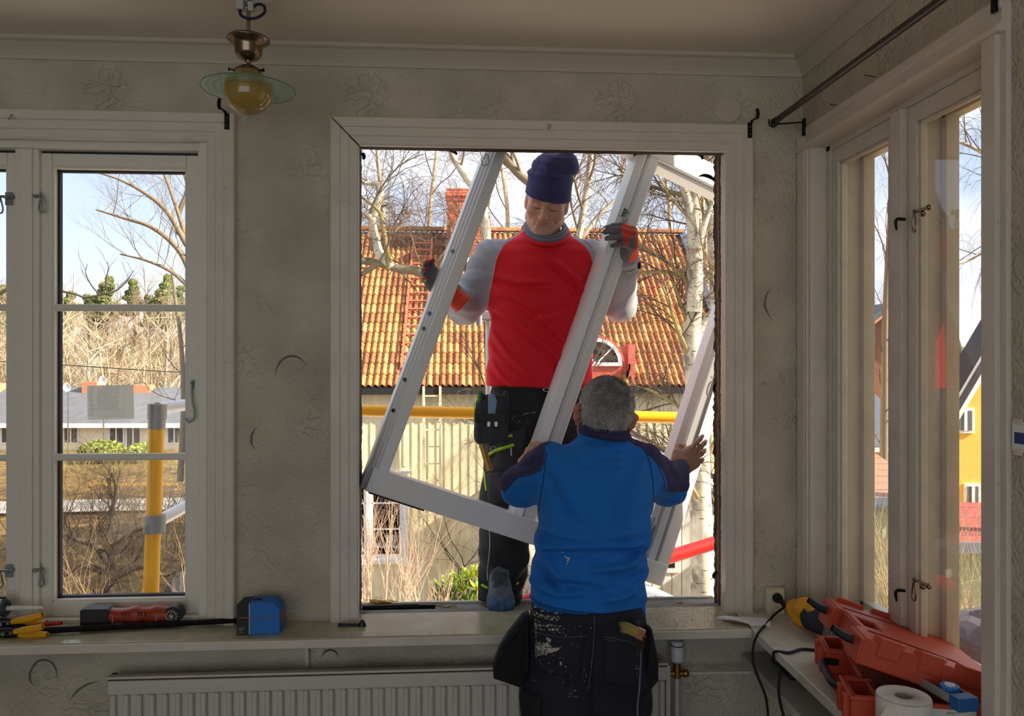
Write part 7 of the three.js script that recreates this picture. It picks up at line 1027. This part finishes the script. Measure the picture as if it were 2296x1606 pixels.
{ // tools on the left end of the sill
  const DK = std(0x26221f, 0.5, { metalness: 0.7, map: scaled(patchy, 8), bumpMap: scaled(fineBump, 6), bumpScale: 0.001 });
  const a = onSill(60, 1426), b = onSill(532, 1401), pb = thing('pry_bar', 'long dark steel pry bar lying along the sill in front of the tools', 'pry bar'); a.y = b.y = SILL + 0.014;
  part(pb, 'shaft', rod(a, b, 0.011, 0.009, 8), DK); part(pb, 'flat_end', limb([a.clone().add(V(0.02, 0, 0)), a.clone(), a.clone().add(V(-0.028, 0.001, 0.003)), a.clone().add(V(-0.035, 0.001, 0.003))], [0.011, 0.013, 0.018, 0.019], 12, 10), DK);
  // multi tool
  const m = thing('multi_tool', 'red and black oscillating power tool lying on the sill', 'power tool'), p = onSill(285, 1402); p.z = 0.02; const ax = at(175, 1384, 0.02), bx2 = at(372, 1376, 0.02), D = bx2.x - ax.x; m.position.set(ax.x + 0.012, SILL + 0.033, 0.008);
  const RD = std(0x9c3318, 0.45), body = surf((x, y, z) => smin(smin(rbox(D * 0.42, 0.002, 0, D * 0.22, 0.026 - 0.004 * Math.cos((x / D - 0.42) * 14), 0.026, 0.02)(x, y, z), rbox(D * 0.72, 0.003, 0, D * 0.16, 0.024, 0.024, 0.02)(x, y, z), 0.02), cap(V(D * 0.86, 0.004, 0), V(D * 0.97, 0.002, 0), 0.028, 0.026)(x, y, z), 0.02) - 0.0008 * Math.sin(z * 300) * 0, V(0.04, -0.05, -0.05), V(D + 0.05, 0.05, 0.05), 0.003);
  part(m, 'body', body, RD, 'red motor housing'); part(m, 'battery', [bx(0, D * 0.32, -0.031, 0.032, -0.03, 0.03, 0.008), bx(D * 0.3, D * 0.33, -0.028, 0.028, -0.027, 0.027, 0.003)], std(0x241f1f, 0.55), 'black battery end');
  const slot = []; for (const [u, v] of [[0.48, 0.014], [0.51, 0.014], [0.55, 0.014], [0.58, 0.014], [0.66, 0.014], [0.69, 0.014], [0.74, 0.012], [0.5, -0.014], [0.54, -0.014], [0.58, -0.014], [0.7, -0.014]]) slot.push(bx(D * u - 0.0018, D * u + 0.0018, v - 0.008, v + 0.006, 0.018, 0.0265, 0.001)); part(m, 'vent_slot', slot, M.black); part(m, 'switch', bx(D * 0.36, D * 0.385, -0.016, 0.012, 0.024, 0.0285, 0.005), std(0xc8502c, 0.4)); part(m, 'tag', bx(D * 0.86, D * 0.885, -0.01, 0.01, 0.024, 0.0295, 0.001), std(0x77736c, 0.5)); part(m, 'seam', bx(D * 0.34, D * 0.84, 0.0, 0.001, 0.023, 0.0275, 0.0004), std(0x7a2410, 0.5));
  const hx = D * 1.04; part(m, 'head', [rod(V(hx, 0.004, -0.024), V(hx, 0.004, 0.02), 0.029, 0.029, 32), rod(V(hx, 0.004, 0.018), V(hx, 0.004, 0.024), 0.026, 0.024, 32)], std(0x1b1a1b, 0.5)); const gear = []; for (let i = 0; i < 12; i++) { const q = i / 12 * 6.283; gear.push(rod(V(hx + 0.018 * Math.cos(q), 0.004 + 0.018 * Math.sin(q), 0.02), V(hx + 0.018 * Math.cos(q), 0.004 + 0.018 * Math.sin(q), 0.028), 0.0032, 0.0032, 8)); } gear.push(rod(V(hx, 0.004, 0.02), V(hx, 0.004, 0.03), 0.009, 0.009, 6), new THREE.TorusGeometry(0.0145, 0.002, 8, 28).translate(hx, 0.004, 0.027)); part(m, 'blade_mount', gear, std(0x8a8680, 0.35, { metalness: 1 }));
  // snips with yellow handles, two crossed pairs
  const Yl = std(0xe0a312, 0.45), snip = (label, px, py, rot, h) => { const q = onSill(px, py), t = thing('tin_snips', label, 'snips', [q.x, SILL + h, 0.06]); t.rotation.y = rot; part(t, 'handle', limb([V(0.02, 0.004, 0.004), V(0.06, 0.012, 0.012), V(0.1, 0.02, 0.014), V(0.118, 0.026, 0.012)], [0.008, 0.012, 0.012, 0.0095], 18, 10), Yl, 'yellow upper handle'); part(t, 'handle', limb([V(0.02, -0.004, -0.004), V(0.05, -0.012, -0.006), V(0.09, -0.008, -0.004), V(0.125, -0.006, 0.0)], [0.008, 0.0115, 0.012, 0.009], 18, 10), Yl, 'yellow lower handle'); part(t, 'jaw', [limb([V(0.025, 0.004, 0), V(-0.01, 0.006, 0.002), V(-0.05, 0.0, 0.002), V(-0.09, -0.006, 0.002)], [0.008, 0.012, 0.01, 0.003], 14, 8), limb([V(0.025, -0.006, 0), V(-0.01, -0.006, -0.002), V(-0.05, -0.004, -0.002), V(-0.085, -0.01, -0.002)], [0.008, 0.012, 0.01, 0.003], 14, 8)], std(0x3b3d40, 0.4, { metalness: 0.9 })); part(t, 'pivot', [rod(V(-0.012, 0, -0.012), V(-0.012, 0, 0.016), 0.007, 0.007, 16), rod(V(0.012, 0.002, -0.012), V(0.012, 0.002, 0.014), 0.0045, 0.0045, 12)], M.steel); return t; };
  snip('tin snips with yellow handles, the upper of the crossed pair beside the red power tool', 84, 1378, 0.05, 0.034); snip('tin snips with yellow handles, the lower of the crossed pair beside the red power tool', 76, 1396, -0.08, 0.016).position.z = 0.1;
  const pc = onSill(140, 1390), pn = thing('pincers', 'red handled pliers half hidden between the yellow handled snips', 'pliers', [pc.x, SILL + 0.02, 0.06]); part(pn, 'handle', [limb([V(-0.05, 0.0, 0), V(0, 0.006, 0), V(0.06, 0.01, 0)], [0.006, 0.007, 0.006], 12, 9), limb([V(-0.05, -0.004, 0), V(0, -0.008, 0.004), V(0.06, -0.006, 0.004)], [0.006, 0.006, 0.006], 12, 9)], std(0xb01822, 0.45)); part(pn, 'jaw', limb([V(-0.05, 0, 0), V(-0.08, 0, 0), V(-0.12, -0.002, 0)], [0.009, 0.011, 0.006], 10, 8), std(0x2c2e31, 0.4, { metalness: 0.9 }));
  const cg = thing('caulking_gun', 'grey headed caulking gun with a white nozzle at the far left end of the sill', 'caulking gun'), c0 = at(-40, 1366, 0.03), c1 = at(12, 1364, 0.03), c2 = at(95, 1363, 0.03); part(cg, 'cartridge', rod(c0, c1, 0.026, 0.026, 28), std(0x5a5d62, 0.5)); part(cg, 'end_plate', [rod(c1, c1.clone().add(V(0.006, 0, 0)), 0.03, 0.026, 28), limb([c1.clone().add(V(-0.01, 0.026, 0)), c1.clone().add(V(0.006, 0.022, 0)), c1.clone().add(V(0.018, 0.012, 0.006))], [0.005, 0.006, 0.004], 8, 8)], std(0x33363b, 0.5)); part(cg, 'nozzle', rod(c1, c2, 0.0085, 0.0045, 18), std(0xd9d9d4, 0.4)); part(cg, 'trigger_frame', [bx(c0.x - 0.02, c0.x + 0.01, SILL, c0.y, 0.02, 0.04, 0.004), rod(c0, c0.clone().add(V(-0.2, 0, 0)), 0.004)], std(0x33363b, 0.5));
}
{ // blue and black carton
  const t = thing('carton', 'blue and black cardboard box standing on the sill beside the left window', 'box'), a = onSill(531, 1425), b = onSill(627, 1423), W = b.x - a.x, H = 0.105, z1 = a.z, dp = 0.072; t.position.set(a.x, SILL, z1);
  const print = canvasTex(256, 512, (c, w, h) => { c.fillStyle = '#0b0b0e'; c.fillRect(0, 0, w, h); c.fillStyle = '#cfd4da'; c.fillRect(w - 16, 0, 16, h); c.font = 'bold 26px sans-serif'; c.fillStyle = '#b9bcc0'; for (let i = 0; i < 3; i++) c.fillRect(34, 400 + i * 22, 120 - i * 18, 5); c.fillRect(30, 484, 110, 4); });
  const mb = std(0xffffff, 0.5, { map: print }), BL = std(0x0d6cc4, 0.5), ch = 0.024, ins = W * 0.3;
  const face = new THREE.PlaneGeometry(ins, H - 0.004).translate(ins / 2, H / 2, 0.0008);
  part(t, 'carton_body', prism([[ins, 0], [W, 0], [W, H - ch], [W - ch, H], [ins, H]], dp, 0.0015).translate(0, 0, -dp), BL, 'blue side'); part(t, 'black_end', prism([[0, 0], [ins, 0], [ins, H], [0.004, H - 0.002]], dp, 0.0015).translate(0, 0, -dp), std(0x0d0d10, 0.5), 'black end'); part(t, 'printed_face', face, mb, 'black face with small grey print');
  part(t, 'torn_edge', limb([V(0.006, H * 0.56, 0.001), V(ins * 0.5, H * 0.545, 0.0016), V(ins, H * 0.545, 0.0016), V(ins + 0.03, H * 0.55, 0.0014), V(ins + 0.05, H * 0.565, 0.0014), V(W - 0.012, H * 0.54, 0.001)], [0.0012, 0.0022, 0.0012, 0.0008, 0.0022, 0.0005], 26, 5), std(0x8f7b5e, 0.9), 'torn cardboard line'); part(t, 'orange_print', new THREE.PlaneGeometry(dp * 0.5, H * 0.4).rotateY(Math.PI / 2).translate(W + 0.0008, H * 0.45, -dp * 0.45), std(0xc05a2a, 0.5)); part(t, 'top_slot', bx(ins + 0.004, ins + 0.03, H, H + 0.001, -0.045, -0.025, 0.0004), std(0x061a30, 0.6));
}
{ // hinge plate, bar and litter on the threshold
  const h = onSill(800, 1404), t = thing('hinge_strap', 'dark steel hinge strap lying on the sill below the left casing', 'hinge', [h.x, SILL, h.z]), m = std(0x3a3a40, 0.4, { metalness: 0.8 }); part(t, 'strap', [bx(-0.062, 0.0, 0.001, 0.005, -0.012, 0.006, 0.0015), limb([V(-0.062, 0.008, 0), V(-0.03, 0.004, 0), V(0.004, 0.004, 0)], [0.003, 0.005, 0.005], 10, 7)], m); part(t, 'knuckle', [rod(V(0.018, 0.0, 0), V(0.018, 0.012, 0), 0.014, 0.011, 20), ball(0.008, 0.018, 0.013, 0, 14, 10)], m);
  const y = 0.768, b0 = atY(812, 1372, y), b1 = atY(940, 1368, y), b2 = atY(976, 1368, y), pb = thing('chisel_bar', 'black flat ended bar lying on the threshold boards outside', 'bar'); for (const q of [b0, b1, b2]) q.y = y + 0.013; part(pb, 'shaft', rod(b0, b1, 0.011, 0.011, 6), M.blackmetal); part(pb, 'flat_end', bar(b1, b2, 0.03, 0.02), M.blackmetal);
  const straw = (label, px, py, n, r, sp, mat, yy) => { const c = atY(px, py, yy), g = []; for (let i = 0; i < n; i++) { const a = rr(0, 6.28), l = rr(0.01, r), q = c.clone().add(V(rr(-sp, sp), rr(0.001, 0.008), rr(-0.4, 0.4) * sp)); g.push(tube([q, q.clone().add(V(Math.cos(a) * l * 0.5, rr(0, 0.008), Math.sin(a) * l * 0.3)), q.clone().add(V(Math.cos(a + 0.6) * l, rr(0, 0.004), Math.sin(a + 0.6) * l * 0.4))], rr(0.0006, 0.0014), 6, 4)); } const o = solo('debris', g, mat, label, 'debris'); o.userData.kind = 'stuff'; return o; };
  straw('tangle of yellow insulation straw on the threshold beside the worker\'s shoe', 1008, 1374, 70, 0.035, 0.022, std(0xb9982e, 0.8), y); straw('brown fibre tuft on the outer edge of the threshold', 858, 1357, 70, 0.03, 0.022, std(0x8a5f3a, 0.9), y); straw('yellow fibre strands along the threshold\'s outer edge', 850, 1352, 34, 0.06, 0.05, std(0xb08f3c, 0.8), y + 0.006); straw('loose yellow strands beside the black bar on the threshold', 985, 1366, 26, 0.05, 0.05, std(0x9f8430, 0.8), y);
  const cl = (label, px, py, s, yy, mat) => { const c = atY(px, py, yy), g = new THREE.IcosahedronGeometry(s, 3), p = g.attributes.position; for (let i = 0; i < p.count; i++) { const k = 1 + 0.9 * fbm(p.getX(i) * 45, p.getY(i) * 45, p.getZ(i) * 45, 3); p.setXYZ(i, p.getX(i) * k * 1.3, Math.max(p.getY(i) * k * 0.9, -s * 0.4), p.getZ(i) * k); } g.computeVertexNormals(); solo('rubble_lump', uvm(g.translate(c.x, yy + s * 0.4, c.z)), mat, label, 'rubble'); };
  cl('brown lump of rotten wood on the threshold right of the worker in blue', 1524, 1364, 0.017, y, std(0x8f6236, 0.95)); cl('brown crumbled filling in the left bottom corner of the hole', 816, 1386, 0.016, 0.78, std(0x9a6f4c, 0.95));
  const crumbs = new THREE.InstancedMesh(new THREE.IcosahedronGeometry(0.0013, 0), std(0x8a5a34, 0.95), 700), mm = new THREE.Matrix4(); for (let i = 0; i < 700; i++) { const k = i % 3, x = k ? rr(0.55, 0.96) : rr(-0.35, 0.5), z = k ? rr(-0.07, 0.15) : rr(-0.24, -0.08), yy = z > -0.068 ? SILL : z > -0.136 ? 0.787 : 0.767; const s = rr(0.3, 1.1); mm.makeRotationY(rnd() * 6).scale(V(s * rr(0.7, 2), s * 0.7, s)).setPosition(x, yy + 0.0008, z); crumbs.setMatrixAt(i, mm); } crumbs.name = 'crumbs'; crumbs.userData = { kind: 'stuff', label: 'brown crumbs scattered over the sill and the threshold', category: 'debris' }; shadows(crumbs); scene.add(crumbs);
  // splintered board in the corner of the sill
  const s0 = onSill(1605, 1387), s1 = onSill(1712, 1412); const sb = thing('broken_board', 'white painted broken board lying in the corner of the sill', 'board', [0, 0, 0]); const O = [[0, 0.0], [0.03, 0.016], [0.06, 0.01], [0.16, 0.012], [0.175, -0.02], [0.168, -0.06], [0.09, -0.056], [0.075, -0.035], [0.03, -0.014]]; part(sb, 'painted_face', uvm(prism(O, 0.009, 0.0015).rotateX(-Math.PI / 2).rotateY(-0.2).translate(s0.x, SILL + 0.001, s0.z + 0.012)), M.newwhite); part(sb, 'split_edge', limb([V(s0.x + 0.01, SILL + 0.006, s0.z + 0.04), V(s0.x + 0.05, SILL + 0.008, s0.z + 0.075), V(s0.x + 0.085, SILL + 0.006, s0.z + 0.09)], [0.002, 0.006, 0.003], 12, 6), M.rawwood);
}
{ // the reciprocating saw, its red case, toilet roll and level on the right shelf
  const RD = std(0xc24a2c, 0.5, { bumpMap: scaled(fineBump, 6), bumpScale: 0.0003 }), BK = std(0x1d1f26, 0.5), YS = std(0xf0a512, 0.4);
  const s = thing('reciprocating_saw', 'yellow and black reciprocating saw lying on the shelf behind the red case', 'power saw'), a = atY(1782, 1400, SILL), b = atY(1880, 1448, SILL); a.y = b.y = SILL + 0.045; const d = b.clone().sub(a), L = d.length(); s.position.copy(a); s.quaternion.setFromUnitVectors(V(1, 0, 0), d.normalize());
  part(s, 'handle', surf(union([cap(V(0.0, 0.012, 0), V(0.05, 0.026, 0), 0.026, 0.03), cap(V(0.05, 0.026, 0), V(0.1, 0.022, 0), 0.03, 0.034), cap(V(-0.006, 0.006, 0), V(0.02, -0.028, 0), 0.018, 0.015), cap(V(0.02, -0.028, 0), V(0.09, -0.02, 0), 0.014, 0.022)], 0.02), V(-0.06, -0.07, -0.06), V(0.16, 0.08, 0.06), 0.0035), YS, 'yellow handle'); const rib = []; for (let i = 0; i < 6; i++) rib.push(new THREE.TorusGeometry(0.041 - i * 0.0006, 0.003, 8, 30).rotateY(Math.PI / 2).translate(0.085 + i * 0.012, 0.006, 0)); part(s, 'gearbox_boot', [...rib, lathe([[0.0001, 0], [0.036, 0], [0.042, 0.02], [0.04, 0.07], [0.033, 0.095], [0.0001, 0.095]], 30).rotateZ(-Math.PI / 2).translate(0.07, 0.006, 0)], std(0x33353a, 0.7), 'black rubber boot'); part(s, 'gearbox', [bx(0.16, 0.2, -0.024, 0.03, -0.026, 0.026, 0.005)], std(0x8a8a88, 0.35, { metalness: 0.9 })); const gr = []; for (let i = 0; i < 5; i++) gr.push(bx(0.163 + i * 0.007, 0.166 + i * 0.007, 0.026, 0.034, -0.022, 0.022, 0.001)); part(s, 'grille', gr, std(0xb9b7ae, 0.4, { metalness: 0.8 })); part(s, 'shoe_plate', [bx(0.205, 0.25, -0.03, -0.024, -0.026, 0.026, 0.002), bx(0.2, 0.208, -0.03, 0.02, -0.024, 0.024, 0.002)], M.steel);
  const sc = [atY(1836, 1459, SILL + 0.005), atY(1800, 1456, SILL + 0.005), atY(1770, 1464, SILL + 0.006), V(0.963, SILL - 0.01, 0.36), at(1748, 1500, 0.37), at(1746, 1545, 0.38), at(1750, 1580, 0.38), at(1758, 1612, 0.38), at(1760, 1680, 0.38)]; s.updateMatrixWorld(true); part(s, 'power_cable', tube(sc, 0.0045, 70, 9).applyMatrix4(s.matrixWorld.clone().invert()), M.rubber);
  // open case: base on the shelf, lid leaning over it. Made flat, then placed by three corners.
  const board = (o, u, v, w) => new THREE.Matrix4().makeBasis(u, v, w).setPosition(o);
  const put = (t, o, uTo, vTo) => { const u = uTo.clone().sub(o).normalize(), v0 = vTo.clone().sub(o), v = v0.addScaledVector(u, -v0.dot(u)).normalize(); board(o, u, v, u.clone().cross(v)).decompose(t.position, t.quaternion, t.scale); };
  const tc_ = thing('tool_case', 'red plastic tool case with black catches lying open on the right shelf', 'tool case'), lid = new THREE.Group(), bs = new THREE.Group(); lid.name = 'lid'; bs.name = 'base'; tc_.add(bs, lid); 
  { put(lid, V(1.0, 1.004, 0.83), V(1.33, 0.9, 0.9), V(1.085, 0.99, 0.475)); // x: from the free edge to the hinge; y: along the edge, away from us; z: up
    const LX = 0.35, LY = 0.365, th = 0.07; const hole = [[0.05, 0.14], [0.1, 0.145], [0.1, 0.225], [0.05, 0.23]], B = (x0, x1, y0, y1, z0 = -th, z1 = -0.004, r = 0.005) => bx(x0, x1, y0, y1, z0, z1, r);
    part(lid, 'lid_shell', [uvm(prism([[0.008, 0.0], [0.008, 0.1], [0.03, 0.118], [0.03, 0.25], [0.008, 0.268], [0.008, LY], [LX, LY], [LX, 0]], 0.014, 0.005, [hole]).translate(0, 0, -0.014)), B(0.008, LX, 0.0, 0.012), B(0.008, LX, LY - 0.012, LY), B(LX - 0.012, LX, 0.0, LY), B(0.0, 0.012, 0.0, 0.1), B(0.0, 0.012, 0.268, LY), B(0.0, 0.03, 0.092, 0.104), B(0.0, 0.03, 0.264, 0.276), B(0.026, 0.036, 0.096, 0.27)], RD);
    part(lid, 'grip_well', [B(0.045, 0.052, 0.14, 0.23), B(0.098, 0.106, 0.142, 0.228), B(0.05, 0.1, 0.136, 0.143), B(0.05, 0.1, 0.226, 0.232), B(0.048, 0.102, 0.138, 0.23, -0.05, -0.044)], std(0xa83c22, 0.5)); part(lid, 'panel_edge', [bar(V(0.04, 0.088, 0.001), V(LX - 0.09, 0.07, 0.001), 0.003, 0.004), bar(V(0.03, 0.282, 0.001), V(LX - 0.09, 0.3, 0.001), 0.003, 0.004), bar(V(LX - 0.09, 0.07, 0.001), V(LX - 0.09, 0.3, 0.001), 0.003, 0.004)], std(0x8a2c18, 0.5));
    for (const y of [0.004, LY - 0.004]) for (const x of [0.07, 0.17, 0.27]) { const g = prism([[-0.04, 0], [-0.026, 0.017], [0.026, 0.017], [0.04, 0]], 0.05, 0.005).rotateX(Math.PI / 2).rotateX(y < 0.1 ? Math.PI / 2 : -Math.PI / 2); g.computeBoundingBox(); const c = g.boundingBox.getCenter(V()); g.translate(x - c.x, y - c.y, -0.012 - c.z); part(lid, 'edge_bump', g, RD); }
    for (const y of [0.06, 0.315]) part(lid, 'catch', [limb([V(0.03, y, -0.03), V(-0.02, y, -0.026), V(-0.055, y, -0.016)], [0.011, 0.012, 0.009], 12, 10)], BK, 'black catch'); }
  { put(bs, V(0.952, SILL + 0.001, 0.865), V(1.25, SILL + 0.001, 0.945), V(1.066, SILL + 0.001, 0.445)); const LX = 0.3, LY = 0.43, h = 0.07;
    const W = (x0, x1, y0, y1, z0 = 0, z1 = h) => bx(x0, x1, y0, y1, z0, z1, 0.005);
    part(bs, 'base_shell', [W(0, 0.01, 0, 0.13), W(0, 0.01, 0.31, LY), W(0.06, 0.07, 0.12, 0.32), W(0, 0.066, 0.12, 0.132), W(0, 0.066, 0.308, 0.32), W(0.06, 0.07, 0.0, 0.13), W(0.06, 0.07, 0.31, LY), W(0, LX, 0, 0.011), W(0, LX, LY - 0.011, LY), W(LX - 0.01, LX, 0, LY), W(0, LX, 0, LY, 0, 0.008), W(-0.014, 0.012, 0.02, 0.038), W(-0.014, 0.012, 0.08, 0.098), W(-0.014, 0.012, 0.335, 0.352), W(-0.014, 0.012, 0.392, 0.41)], RD); part(bs, 'rim', [W(0.05, 0.078, 0.116, 0.324, h - 0.008, h + 0.004), W(-0.003, 0.078, -0.003, 0.014, h - 0.008, h + 0.004), W(-0.003, 0.078, LY - 0.014, LY + 0.003, h - 0.008, h + 0.004), W(-0.003, 0.014, 0, 0.132, h - 0.008, h + 0.004), W(-0.003, 0.014, 0.308, LY, h - 0.008, h + 0.004), W(0, 0.07, 0.114, 0.134, h - 0.008, h + 0.004), W(0, 0.07, 0.306, 0.326, h - 0.008, h + 0.004)], RD); part(bs, 'carrying_handle', tube([V(0.03, 0.128, 0.04), V(0.0, 0.134, 0.042), V(-0.012, 0.155, 0.042), V(-0.014, 0.22, 0.042), V(-0.012, 0.285, 0.042), V(0.0, 0.305, 0.042), V(0.03, 0.312, 0.04)], 0.0105, 50, 12), BK, 'black moulded carrying handle'); part(bs, 'rivet', [ball(0.003, 0.062, 0.15, h + 0.005, 8, 6), ball(0.003, 0.062, 0.29, h + 0.005, 8, 6)], M.black);
    const lab = canvasTex(512, 256, (x, W2, H) => { x.fillStyle = '#d9d6d0'; x.fillRect(0, 0, W2, H); x.fillStyle = '#2a2a2c'; let q = 5; for (let i = 230; i < 430; i += 3 + (q = q * 16807 % 97) % 6) x.fillRect(i, 96, 1 + q % 3, 60); x.fillStyle = '#a03020'; x.beginPath(); x.moveTo(10, 150); x.lineTo(70, 90); x.lineTo(90, 150); x.fill(); x.fillStyle = '#55555a'; for (let i = 0; i < 3; i++) x.fillRect(300, 30 + i * 12, 90 - i * 20, 5); }); part(bs, 'sticker', new THREE.PlaneGeometry(0.16, 0.05).rotateX(Math.PI / 2).translate(0.2, -0.001, 0.035), std(0xffffff, 0.6, { map: lab }), 'white sticker with a bar code'); }
  // spirit level: grey box section with blue ends, lying through the open case
  const lv = thing('cutter_tray', 'long grey open tray with a blue end lying in the red case', 'tray'); { const o = atY(2000, 1502, SILL + 0.09), e = atY(2138, 1584, SILL + 0.09); const u = e.clone().sub(o), Lq = u.length() + 0.02; put(lv, o, e, o.clone().add(V(0.5, 0, -0.35))); const g = std(0xa9a8a6, 0.45, { metalness: 0.3 }), bl = std(0x1d5fa0, 0.45); part(lv, 'tray_body', [bx(-0.2, Lq - 0.03, 0, 0.003, 0, 0.022, 0.001), bx(-0.2, Lq - 0.03, 0.047, 0.05, 0, 0.022, 0.001), bx(-0.2, Lq - 0.03, 0, 0.05, 0, 0.004, 0.001)], g); part(lv, 'end_cap', [bx(Lq - 0.034, Lq, -0.002, 0.052, -0.008, 0.024, 0.003)], bl, 'blue end cap'); const k = thing('tape_measure', 'small blue and white tape spool lying in the grey tray', 'tape'); const w = lv.localToWorld(V(Lq - 0.062, 0.025, 0.016)); lv.updateMatrixWorld(true); const wp = V(Lq - 0.062, 0.025, 0.014).applyMatrix4(lv.matrixWorld); part(k, 'spool', rod(wp, wp.clone().add(V(0, 0.016, 0)), 0.021, 0.021, 26), std(0x2377c4, 0.4)); part(k, 'cap', rod(wp.clone().add(V(0, 0.014, 0)), wp.clone().add(V(0, 0.019, 0)), 0.013, 0.012, 20), std(0xc8d4de, 0.4)); }
  // toilet roll
  const tr = thing('paper_roll', 'white toilet paper roll standing at the front edge of the shelf', 'paper roll'), tc = atY(2026, 1564, SILL + 0.1); { const R = 0.06, h = 0.105; part(tr, 'paper', lathe([[0.0195, 0], [R, 0], [R + 0.0005, 0.003], [R + 0.0005, h - 0.003], [R - 0.001, h], [0.0195, h - 0.001], [0.0195, 0]], 56).translate(tc.x, SILL, tc.z), std(0xe9e4da, 0.95, { bumpMap: scaled(fineBump, 9), bumpScale: 0.0008 })); part(tr, 'core', lathe([[0.0182, 0.002], [0.0192, 0.002], [0.0192, h - 0.002], [0.0182, h - 0.002], [0.0182, 0.002]], 40).translate(tc.x, SILL, tc.z), std(0xa59d92, 0.9)); part(tr, 'loose_sheet', uvm(prism([[0, 0], [-0.035, 0.002], [-0.052, 0.05], [0, h - 0.006]], 0.0012).rotateY(0.3).translate(tc.x - 0.045, SILL, tc.z + 0.02)), std(0xe9e4da, 0.95)); }
  // dark things on the lower shelf and the photograph pinned on the wall at the right edge
  const dk = thing('dark_box', 'dark box pushed back on the lower shelf under the corner', 'box'); part(dk, 'box_body', bx(1.06, 1.2, 0.656, 0.7, 0.1, 0.26, 0.006), std(0x202226, 0.6)); part(dk, 'box_lid', bx(1.055, 1.205, 0.694, 0.706, 0.096, 0.264, 0.004), std(0x2a2c30, 0.6));
  const pa = atX(2274, 956, XR), pb = atX(2310, 1005, XR), pc = thing('photo_card', 'blue photo card taped on the right wall at the picture\'s edge', 'photo'); const w = 0.09; part(pc, 'card', bx(XR - 0.003, XR - 0.001, pb.y - 0.012, pa.y + 0.012, pa.z - 0.003, pa.z + w, 0.0005), M.newwhite); part(pc, 'print', bx(XR - 0.0042, XR - 0.003, pb.y + 0.006, pa.y - 0.012, pa.z + 0.006, pa.z + w - 0.006, 0.0002), std(0x14357a, 0.4)); part(pc, 'tape', [bx(XR - 0.005, XR - 0.003, pa.y + 0.006, pa.y + 0.018, pa.z + 0.004, pa.z + 0.03, 0.0004), bx(XR - 0.005, XR - 0.003, pb.y - 0.02, pb.y - 0.006, pa.z + 0.004, pa.z + 0.03, 0.0004)], std(0xd9c9bc, 0.5));
}
renderer.render(scene, camera);
